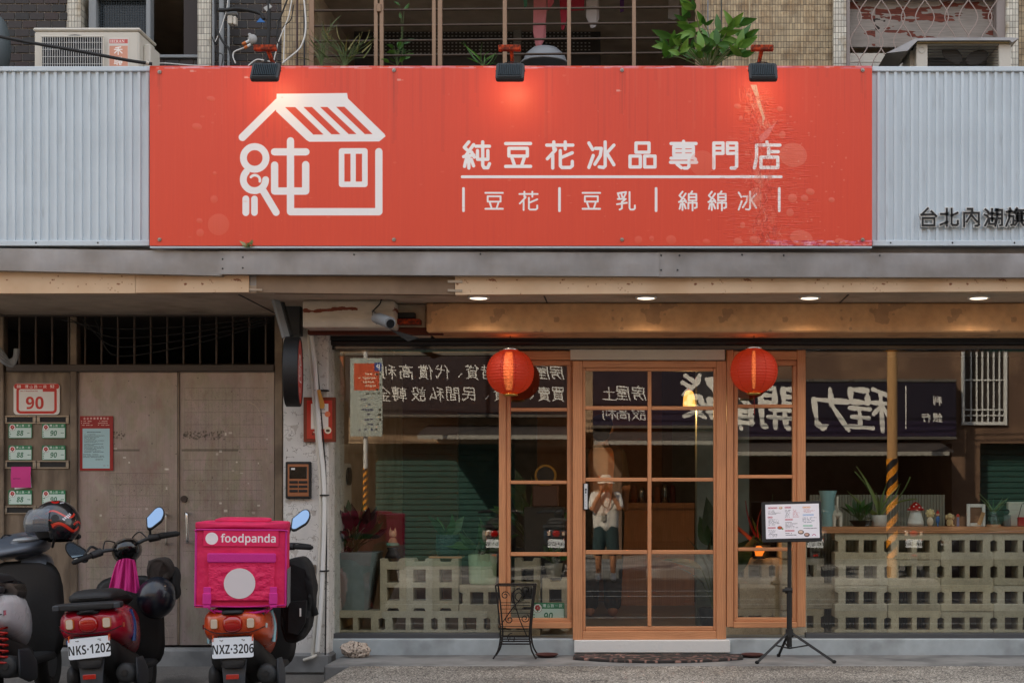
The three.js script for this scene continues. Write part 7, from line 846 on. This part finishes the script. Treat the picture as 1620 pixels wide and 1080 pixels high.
solo('cable_sleeve', rod(P(230, 98.5, 1.1), P(234, 100.2, 1.09), 0.013, 0.013, 10), MT.offwhite, 'beige tape sleeve on the slanting cable', 'tape');
// pipes, wires and junctions left of the grille
for (const [x, w, m, l] of [[335, 4, MT.greyPipe, 'thin grey vertical pipe beside the tiled pier'], [346, 8, MT.greyPipe, 'thick grey vertical pipe beside the tiled pier'], [359, 4, MT.greyPipe, 'narrow grey conduit against the dark bricks'], [468, 3, M(0x3a2320, 0.6), 'brown vertical pipe on the beige tiles'], [480, 2.5, M(0x1c1a20, 0.6), 'dark vertical pipe beside the bronze post'], [1119, 2, M(0x70757c, 0.5), 'grey vertical conduit behind the leafy shrub'], [1140, 2, M(0x1e2a26, 0.5), 'dark green vertical pipe behind the leafy shrub'], [1185, 2, M(0xb4a484, 0.6), 'cream vertical pipe on the beige tiled wall']]) solo('wall_pipe', rod(P(x + w / 2, 112, 0.1), P(x + w / 2, -12, 0.1), w * 0.0023, w * 0.0023, 10), m, l, 'pipe', 'pipes on the upper wall');
const wire = (pts, r, m, label) => solo('loose_wire', tube(pts.map(([x, y, z]) => P(x, y, z ?? 0.35)), r, 40, 6), m, label, 'wire', 'loose wires above the signboard');
wire([[345, 16], [356, 16], [375, 14], [398, 17], [412, 22], [417, 30]], 0.014, MT.black, 'thick black connector cable arched over the dark bricks');
wire([[340, 0], [341, 30], [342, 46], [352, 66], [362, 78], [368, 104]], 0.009, MT.black, 'black cable curving down beside the grey pipe');
wire([[360, -5], [358, 14], [349, 45], [340, 66]], 0.003, MT.white, 'thin white wire hanging beside the grey pipe');
wire([[480, -5], [483, 30], [482, 55], [474, 76], [456, 92], [446, 100]], 0.006, MT.white, 'white cable looping down by the bronze post');
wire([[462, -5], [456, 26], [448, 46], [440, 66], [434, 90], [432, 100]], 0.004, MT.white, 'thin white cable hanging in front of the beige tiles');
wire([[450, 40], [449, 70], [448, 100]], 0.004, MT.white, 'short white cable beside the rusty bracket');
wire([[392, 104], [402, 96], [409, 94], [424, 97], [436, 100]], 0.005, MT.white, 'white cable lying behind the left floodlight');
wire([[372, 100], [368, 90], [370, 82], [384, 76], [394, 72]], 0.005, MT.white, 'white wire ending in orange connectors');
wire([[334, 56], [339, 70], [343, 84], [342, 92], [346, 84], [352, 88], [350, 104]], 0.004, MT.black, 'tangled black wire at the foot of the grey pipe');
wire([[424, -5], [425, 30], [424, 60], [420, 100]], 0.014, MT.black, 'black vertical hose in front of the dark bricks');
wire([[456, -6], [446, 20], [440, 36], [438, 60], [444, 80]], 0.006, MT.black, 'black cable hanging across the dark bricks');
wire([[464, 8], [460, 30], [450, 40], [446, 44]], 0.004, MT.black, 'short black cable on the beige tiles');
wire([[240, 100], [262, 100], [300, 103], [330, 104]], 0.004, MT.white, 'white wire trailing along the top of the signboard');
{ const t = thing('antenna_splitter', 'silver cable splitter with orange connectors above the signboard', 'splitter', P(398, 66, 0.36)), c = P(399, 62, 0.36); part(t, 'body', [ball(c.x, c.y, c.z, 0.034, 0.036, 0.024, 10, 8), ball(c.x - 0.02, c.y + 0.03, c.z, 0.014, 0.014, 0.012, 8, 6)], M(0x9a9a98, 0.5)); for (const [x0, y0, x1, y1] of [[394, 64, 383, 70], [396, 70, 386, 76]]) { part(t, 'connector', rod(P(x0, y0, 0.37), P(lerp(x0, x1, 0.5), lerp(y0, y1, 0.5), 0.37), 0.009), MT.white); part(t, 'orange_boot', rod(P(lerp(x0, x1, 0.5), lerp(y0, y1, 0.5), 0.37), P(x1, y1, 0.37), 0.011), M(0xb8662c, 0.6)); } }
{ const t = thing('junction_box', 'small cream junction box hanging on the grey pipe', 'box', P(366, 38, 0.3)); part(t, 'case', [pc(359, 24, 367, 37, 0.33, 0.05, 0.004), pc(368, 25, 372.5, 38, 0.34, 0.05, 0.004)], MT.offwhite); part(t, 'bracket', pc(356, 18, 374, 23, 0.32, 0.03, 0.003), MT.greyPipe); }
solo('blue_tag', poly([[405, 35], [411, 28], [419, 35]], 0.36, 0.01), M(0x1d64a8, 0.5), 'small blue plastic tag hanging among the black cables', 'tag'); solo('white_tag', poly([[416, 12], [426, 6], [430, 10], [421, 18]], 0.36, 0.01), M(0xa8aaa6, 0.6), 'crumpled pale tag hanging among the black cables', 'tag');
// laundry behind the grille
function cloth(label, pts, m) { const t = thing('hanging_laundry', label, 'laundry', P(pts[0][0], 90, -0.5), 'laundry behind the grille'); const n = pts.length, g = poly(pts, -0.5, 0.012); const p = g.attributes.position; for (let i = 0; i < p.count; i++) p.setZ(i, p.getZ(i) + 0.02 * Math.sin(p.getX(i) * 60) ); g.computeVertexNormals(); part(t, 'fabric', g, m); }
cloth('long pink cloth hanging to the sill behind the grille', [[844, -20], [864, -20], [864, 20], [863, 58], [856, 74], [848, 76], [843, 50]], M(0xc87f86, 0.9)); cloth('rose sleeve hanging beside the long pink cloth', [[865, -20], [878, -20], [876, 6], [866, 16]], M(0xc06470, 0.9)); cloth('crimson garment hanging behind the grille', [[884, -20], [925, -20], [924, 16], [900, 18], [892, 46], [888, 46], [886, 18]], M(0xa02c40, 0.9)); cloth('white sock shaped cloth hanging behind the grille', [[928, -20], [947, -20], [948, 28], [942, 44], [935, 44], [927, 26]], M(0xb9b8bc, 0.9)); cloth('grey herringbone cloth hanging behind the grille', [[1058, -20], [1075, -20], [1075, 28], [1066, 32], [1057, 28]], M(0x8a8886, 0.9)); cloth('teal scrap of laundry behind the grille', [[826, -20], [834, -20], [834, 10], [829, 12]], M(0x4c8a72, 0.9)); cloth('purple scrap of laundry behind the grille', [[980, -20], [988, -20], [987, 18], [981, 20]], M(0x4a2a60, 0.9));
for (const y of [-6]) solo('laundry_pole', rod(P(700, -8, -0.49), P(1100, -8, -0.49), 0.01), MT.steel, 'steel laundry pole behind the grille', 'pole');
{ const a = P(862, 100, -0.3), t = thing('wash_basin', 'upturned grey plastic basin behind the grille', 'basin', [a.x, a.y, -0.3]); part(t, 'bowl', lathe([[0, 0.12], [0.1, 0.105], [0.15, 0.06], [0.17, 0.0], [0.18, -0.002], [0.18, -0.012]], 28).translate(a.x, P(0, 100, -0.3).y, -0.3), M(0x9a9ea2, 0.5)); part(t, 'rim', new THREE.TorusGeometry(0.178, 0.008, 6, 36).rotateX(Math.PI / 2).translate(a.x, P(0, 101, -0.3).y, -0.3), M(0x9a9ea2, 0.5)); }
// plants on the ledge
function sprig(label, px, py, n, size, spread, mats, g, z, h) { const b = P(px, py, z), t = thing('ledge_plant', label, 'plant', b, 'plants on the ledge'); const st = []; for (let i = 0; i < n; i++) { const a = i * 2.4, e = rr(0.1, 1), p = V(b.x + Math.cos(a) * spread * e, b.y + h * rr(0.1, 1), z + Math.sin(a) * spread * 0.5 * e); st.push(tube([b, V((b.x + p.x) / 2, b.y + (p.y - b.y) * 0.7, z), p], 0.0018, 5, 4)); leaf(t, 'leaf', p, V(Math.cos(a) * 0.8, rr(0.1, 1), 0.3 + Math.sin(a) * 0.6), size * rr(0.6, 1.3), mats[i % mats.length], g, rr(0, 6)); } part(t, 'stem', st, M(0x55663a, 0.7)); }
sprig('straggly dry grass plant left of the bronze grille bars', 545, 106, 34, 0.11, 0.17, [leafM(0x6a7434), leafM(0x4e5c2a), leafM(0x8a8448)], bladeG, 0.2, 0.2); sprig('thin weedy plant beside the bronze post', 508, 106, 24, 0.09, 0.1, [leafM(0x556634), leafM(0x7a7c4a)], bladeG, 0.22, 0.3); sprig('small fern behind the grille beside the double post', 628, 106, 14, 0.08, 0.06, [LM[1], LM[2]], leafG, 0.05, 0.16); sprig('spiky green plant left of the middle floodlight', 764, 106, 12, 0.14, 0.05, [LM[1], LM[2]], bladeG, 0.2, 0.06); sprig('climbing vine with small leaves behind the grille', 636, 104, 8, 0.08, 0.04, [LM[0], LM[1]], leafG, -0.05, 0.45);
{ const b = P(1120, 112, 0.62), t = thing('leafy_shrub', 'large leaved green shrub rising above the signboard', 'shrub', b); const br = [], tips = [[1047, 92], [1052, 72], [1062, 58], [1085, 28], [1098, 12], [1100, 46], [1112, 34], [1120, 60], [1135, 70], [1142, 56], [1158, 42], [1166, 34], [1180, 58], [1175, 72], [1188, 66], [1165, 82], [1150, 88], [1130, 90], [1110, 80], [1092, 74], [1075, 86], [1145, 44], [1122, 92], [1182, 88], [1070, 66], [1104, 92]];
  for (const [x, y] of tips) { const z = 0.62 + rr(-0.12, 0.16), p = P(x, y, z), m = b.clone().lerp(p, 0.6).add(V(rr(-0.03, 0.03), 0.04, 0)); br.push(tube([b, m, p], 0.0045, 10, 5)); const n = 4; for (let i = 0; i < n; i++) { const a = rr(0, 6.28), q = m.clone().lerp(p, rr(0.5, 1)); leaf(t, 'leaf', q, V(Math.cos(a) * 0.9 + (x - 1118) * 0.006, rr(-0.35, 0.8), 0.55 + Math.sin(a) * 0.5), rr(0.07, 0.15), LM[[1, 2, 4, 4, 2, 1][Math.floor(rnd() * 6)]], leafG, rr(-0.7, 0.7)); } }
  part(t, 'branch', br, M(0x5a6238, 0.7)); }
{ const b = P(392, 393, 1.04), t = thing('gutter_succulent', 'small pale green succulent growing on the gutter', 'plant', b); for (let i = 0; i < 14; i++) leaf(t, 'leaf', b.clone().add(V(rr(-0.01, 0.01), 0.004, 0)), V(Math.cos(i * 2.4) * rr(0.3, 1.2), rr(0.3, 0.9), 0.4 + Math.sin(i * 2.4) * 0.6), rr(0.045, 0.075), [leafM(0x8a9a60), leafM(0xa8a878), LM[2]][i % 3], leafG, i); }
// ---------------------------------------------------------------- people: the photographer mirrored in the door, a customer inside
function skin(bones, res, pad = 0.03, k = 0.02) {            // bones: [ax, ay, az, ra, bx, by, bz, rb]; a smooth union of tapered capsules
  const lo = [1e9, 1e9, 1e9], hi = [-1e9, -1e9, -1e9]; for (const b of bones) for (const o of [0, 4]) for (let i = 0; i < 3; i++) { lo[i] = Math.min(lo[i], b[o + i] - b[o + 3]); hi[i] = Math.max(hi[i], b[o + i] + b[o + 3]); }
  const c = lo.map((v, i) => (v + hi[i]) / 2), half = Math.max(...lo.map((v, i) => hi[i] - v)) / 2 + pad, mc = new MarchingCubes(res, new THREE.MeshBasicMaterial(), false, false, 120000); mc.isolation = 0;
  const s = res, hs = s / 2;
  for (let z = 0; z < s; z++) for (let y = 0; y < s; y++) for (let x = 0; x < s; x++) {
    const px = c[0] + (x - hs) / hs * half, py = c[1] + (y - hs) / hs * half, pz = c[2] + (z - hs) / hs * half; let d = 1;
    for (const [ax, ay, az, ra, bx_, by, bz, rb_] of bones) { const ex = bx_ - ax, ey = by - ay, ez = bz - az, qx = px - ax, qy = py - ay, qz = pz - az, L = ex * ex + ey * ey + ez * ez || 1e-9, t = clamp((qx * ex + qy * ey + qz * ez) / L), e = Math.hypot(qx - ex * t, qy - ey * t, qz - ez * t) - lerp(ra, rb_, t); const h = clamp(0.5 + 0.5 * (d - e) / k); d = lerp(d, e, h) - k * h * (1 - h); }
    mc.field[x + y * s + z * s * s] = -d;
  }
  mc.update(); const n = mc.count, g = new THREE.BufferGeometry(); g.setAttribute('position', new THREE.BufferAttribute(mc.positionArray.slice(0, n * 3), 3)); g.setAttribute('normal', new THREE.BufferAttribute(mc.normalArray.slice(0, n * 3), 3)); g.setAttribute('uv', new THREE.BufferAttribute(new Float32Array(n * 2), 2));
  return g.scale(half, half, half).translate(...c);
}
const sym = (f) => [-1, 1].flatMap((s) => f(s));
const skinM = M(0xb27a58, 0.6), shoeM = M(0xc4c4c2, 0.7);
{ const y = ROAD, t = thing('person', 'person in white T-shirt and pale hat raising a camera', 'person', [0, y, 10.36]);
  const hand = (s) => [[s * 0.062, y + 1.36, 10.19, 0.032, s * 0.06, y + 1.4, 10.16, 0.034], ...[0, 1, 2, 3].map((i) => [s * 0.066, y + 1.38 + i * 0.017, 10.15, 0.0095, s * (0.045 - i * 0.002), y + 1.385 + i * 0.018, 10.098, 0.008]), [s * 0.05, y + 1.37, 10.17, 0.011, s * 0.025, y + 1.365, 10.15, 0.009]];
  part(t, 'body', skin([...sym((s) => [[s * 0.1, y + 0.82, 10.4, 0.075, s * 0.11, y + 0.45, 10.38, 0.052], [s * 0.11, y + 0.45, 10.38, 0.055, s * 0.11, y + 0.09, 10.42, 0.036], [s * 0.17, y + 1.27, 10.39, 0.05, s * 0.205, y + 1.09, 10.26, 0.04], [s * 0.205, y + 1.09, 10.26, 0.04, s * 0.065, y + 1.35, 10.2, 0.027], ...hand(s), [s * 0.082, y + 1.43, 10.31, 0.014, s * 0.085, y + 1.46, 10.31, 0.016]]), [0, y + 0.85, 10.4, 0.12, 0, y + 1.2, 10.4, 0.13], [0, y + 1.2, 10.4, 0.09, 0, y + 1.36, 10.35, 0.05], [0, y + 1.39, 10.29, 0.06, 0, y + 1.47, 10.31, 0.085], [0, y + 1.42, 10.215, 0.012, 0, y + 1.445, 10.225, 0.01]], 110), skinM);
  part(t, 't_shirt', skin([...sym((s) => [[s * 0.165, y + 1.27, 10.39, 0.07, s * 0.2, y + 1.13, 10.29, 0.068], [s * 0.08, y + 0.83, 10.4, 0.11, s * 0.09, y + 1.22, 10.4, 0.11]]), [0, y + 0.84, 10.39, 0.12, 0, y + 1.25, 10.39, 0.125]], 80), M(0xd8d4cc, 0.9, { bumpMap: fineBump, bumpScale: 0.003 }));
  part(t, 'shorts', skin(sym((s) => [[s * 0.07, y + 0.8, 10.4, 0.115, s * 0.11, y + 0.46, 10.385, 0.09]]), 60), M(0x1f3a3e, 0.9));
  for (const s of [-1, 1]) part(t, 'shoe', skin([[s * 0.11, y + 0.04, 10.44, 0.04, s * 0.12, y + 0.034, 10.24, 0.034], [s * 0.11, y + 0.1, 10.42, 0.045, s * 0.11, y + 0.05, 10.42, 0.045]], 40), shoeM);
  part(t, 'hat', [lathe([[0, 0.095], [0.05, 0.09], [0.088, 0.06], [0.098, 0.0], [0.135, -0.035], [0.13, -0.04], [0.09, -0.004]], 28).translate(0, y + 1.5, 10.3)], M(0xc9c0ae, 0.9));
  const cam = thing('photo_camera', 'black camera held up by the person in the pale hat', 'camera', [0, y + 1.4, 10.14]); part(cam, 'body', [cb(-0.066, 0.066, y + 1.375, y + 1.45, 10.1, 10.16, 0.008), cb(-0.025, 0.025, y + 1.45, y + 1.475, 10.11, 10.15, 0.008)], MT.black); part(cam, 'lens', rod(V(0, y + 1.413, 10.1), V(0, y + 1.413, 10.03), 0.034, 0.032, 24), MT.blackGloss); part(cam, 'neck_strap', tube([V(-0.066, y + 1.43, 10.13), V(-0.08, y + 1.2, 10.22), V(0.02, y + 1.1, 10.24), V(0.08, y + 1.25, 10.22), V(0.066, y + 1.43, 10.13)], 0.007, 40, 6), MT.black);
  const ph = thing('phone_pouch', 'grey phone pouch hanging on a cord from the person', 'pouch', [0.03, y + 0.93, 10.25]); part(ph, 'pouch', cb(-0.07, -0.005, y + 0.9, y + 1.03, 10.235, 10.25, 0.006), M(0x8f8f86, 0.6)); part(ph, 'cord', tube([V(-0.037, y + 1.03, 10.243), V(-0.06, y + 1.15, 10.24), V(-0.09, y + 1.3, 10.3)], 0.004, 16, 5), MT.black);
}
{ const x = -0.27, z = -1.9, y = FL, t = thing('person', 'person in tan shirt and dark cap standing inside the shop', 'person', [x, y, z]);
  part(t, 'body', skin([...sym((s) => [[x + s * 0.09, y + 0.9, z, 0.085, x + s * 0.1, y + 0.5, z + 0.01, 0.06], [x + s * 0.1, y + 0.5, z + 0.01, 0.06, x + s * 0.1, y + 0.08, z + 0.03, 0.04], [x + s * 0.16, y + 1.42, z, 0.05, x + s * 0.21, y + 1.13, z, 0.042], [x + s * 0.21, y + 1.13, z, 0.042, x + s * 0.2, y + 0.95, z - 0.18, 0.032], [x + s * 0.2, y + 0.95, z - 0.18, 0.034, x + s * 0.18, y + 0.94, z - 0.25, 0.03], ...[0, 1, 2, 3].map((i) => [x + s * (0.2 - i * 0.016), y + 0.94, z - 0.26, 0.009, x + s * (0.19 - i * 0.016), y + 0.92, z - 0.31 + i * 0.004, 0.008]), [x + s * 0.17, y + 0.95, z - 0.23, 0.011, x + s * 0.15, y + 0.94, z - 0.27, 0.009], [x + s * 0.1, y + 0.05, z + 0.05, 0.045, x + s * 0.11, y + 0.04, z - 0.15, 0.036], [x + s * 0.088, y + 1.62, z - 0.02, 0.016, x + s * 0.09, y + 1.65, z - 0.02, 0.018]]), [x, y + 0.95, z, 0.14, x, y + 1.35, z, 0.15], [x, y + 1.4, z, 0.09, x, y + 1.54, z - 0.01, 0.055], [x, y + 1.6, z - 0.04, 0.068, x, y + 1.67, z - 0.02, 0.092], [x, y + 1.61, z - 0.13, 0.012, x, y + 1.64, z - 0.115, 0.01]], 84), skinM);
  part(t, 'shirt', skin([...sym((s) => [[x + s * 0.15, y + 1.42, z, 0.062, x + s * 0.2, y + 1.18, z, 0.058], [x + s * 0.07, y + 0.86, z, 0.115, x + s * 0.08, y + 1.36, z, 0.1]]), [x, y + 0.86, z, 0.125, x, y + 1.42, z, 0.1]], 70), M(0x4a3828, 0.9, { bumpMap: coarseBump, bumpScale: 0.01 }));
  part(t, 'trousers', skin(sym((s) => [[x + s * 0.08, y + 0.88, z, 0.125, x + s * 0.1, y + 0.5, z, 0.09], [x + s * 0.1, y + 0.5, z, 0.09, x + s * 0.1, y + 0.12, z + 0.02, 0.075]]), 60), M(0x2a2622, 0.9));
  part(t, 'hair', skin([[x, y + 1.66, z + 0.02, 0.095, x, y + 1.6, z + 0.035, 0.075]], 40), M(0x14100e, 0.8));
  part(t, 'cap', [new THREE.SphereGeometry(1, 24, 12, 0, 6.2832, 0, 1.6).scale(0.104, 0.1, 0.112).translate(x, y + 1.67, z - 0.02), new THREE.CylinderGeometry(0.085, 0.085, 0.008, 20, 1, false, Math.PI / 2, Math.PI).translate(x, y + 1.672, z - 0.09)], M(0x171a26, 0.9));
}
// ---------------------------------------------------------------- parked car and wires of the far side, seen only in the glass
{ const x0 = 4.75, z0 = 9.9, t = thing('parked_car', 'dark saloon car parked along the far kerb', 'car', [x0 + 2.1, ROAD, z0 + 0.85]), y = ROAD, cm = M(0x1a1d22, 0.25, { clearcoat: 1, clearcoatRoughness: 0.08 });
  const side = (pts, d, off, bev = 0.05) => new THREE.ExtrudeGeometry(new THREE.Shape(new THREE.SplineCurve(pts.map((q) => new THREE.Vector2(...q))).getPoints(60)), { depth: d, bevelEnabled: true, bevelSize: bev, bevelThickness: bev, bevelSegments: 3 }).translate(x0, y, z0 + off);
  part(t, 'body', side([[0.05, 0.35], [0.0, 0.6], [0.1, 0.78], [1.05, 0.88], [2.9, 0.92], [3.9, 0.88], [4.2, 0.75], [4.2, 0.4], [4.0, 0.25], [0.25, 0.25], [0.05, 0.35]], 1.6, 0.05), cm); part(t, 'cabin', side([[1.0, 0.88], [1.7, 1.32], [2.3, 1.4], [2.9, 1.36], [3.6, 0.9], [1.0, 0.88]], 1.36, 0.17, 0.04), M(0x0d1012, 0.06)); part(t, 'roof', side([[1.72, 1.36], [2.3, 1.45], [2.9, 1.4], [2.3, 1.42], [1.72, 1.36]], 1.3, 0.2, 0.02), cm);
  for (const wx of [0.85, 3.4]) for (const wz of [0.06, 1.5]) { const w = part(t, 'wheel', new THREE.CylinderGeometry(0.31, 0.31, 0.2, 28).rotateX(Math.PI / 2).translate(x0 + wx, y + 0.31, z0 + wz + 0.05), MT.rubber); part(w, 'rim', new THREE.CylinderGeometry(0.2, 0.2, 0.206, 20).rotateX(Math.PI / 2).translate(x0 + wx, y + 0.31, z0 + wz + 0.05), MT.steel); }
  for (const wz of [0.25, 1.35]) part(t, 'headlight', ball(x0 + 0.06, y + 0.66, z0 + wz, 0.05, 0.07, 0.14), lensClear); }
for (let i = 0; i < 3; i++) solo('street_wire', tube([V(-14, 3.9 + i * 0.12, 12.2), V(0, 3.55 + i * 0.13, 12.2), V(6, 3.62 + i * 0.1, 12.2), V(14, 4 + i * 0.1, 12.2)], 0.012, 40, 5), MT.black, 'black wire strung along the far side of the street', 'wire', 'wires across the street');
renderer.render(scene, camera);
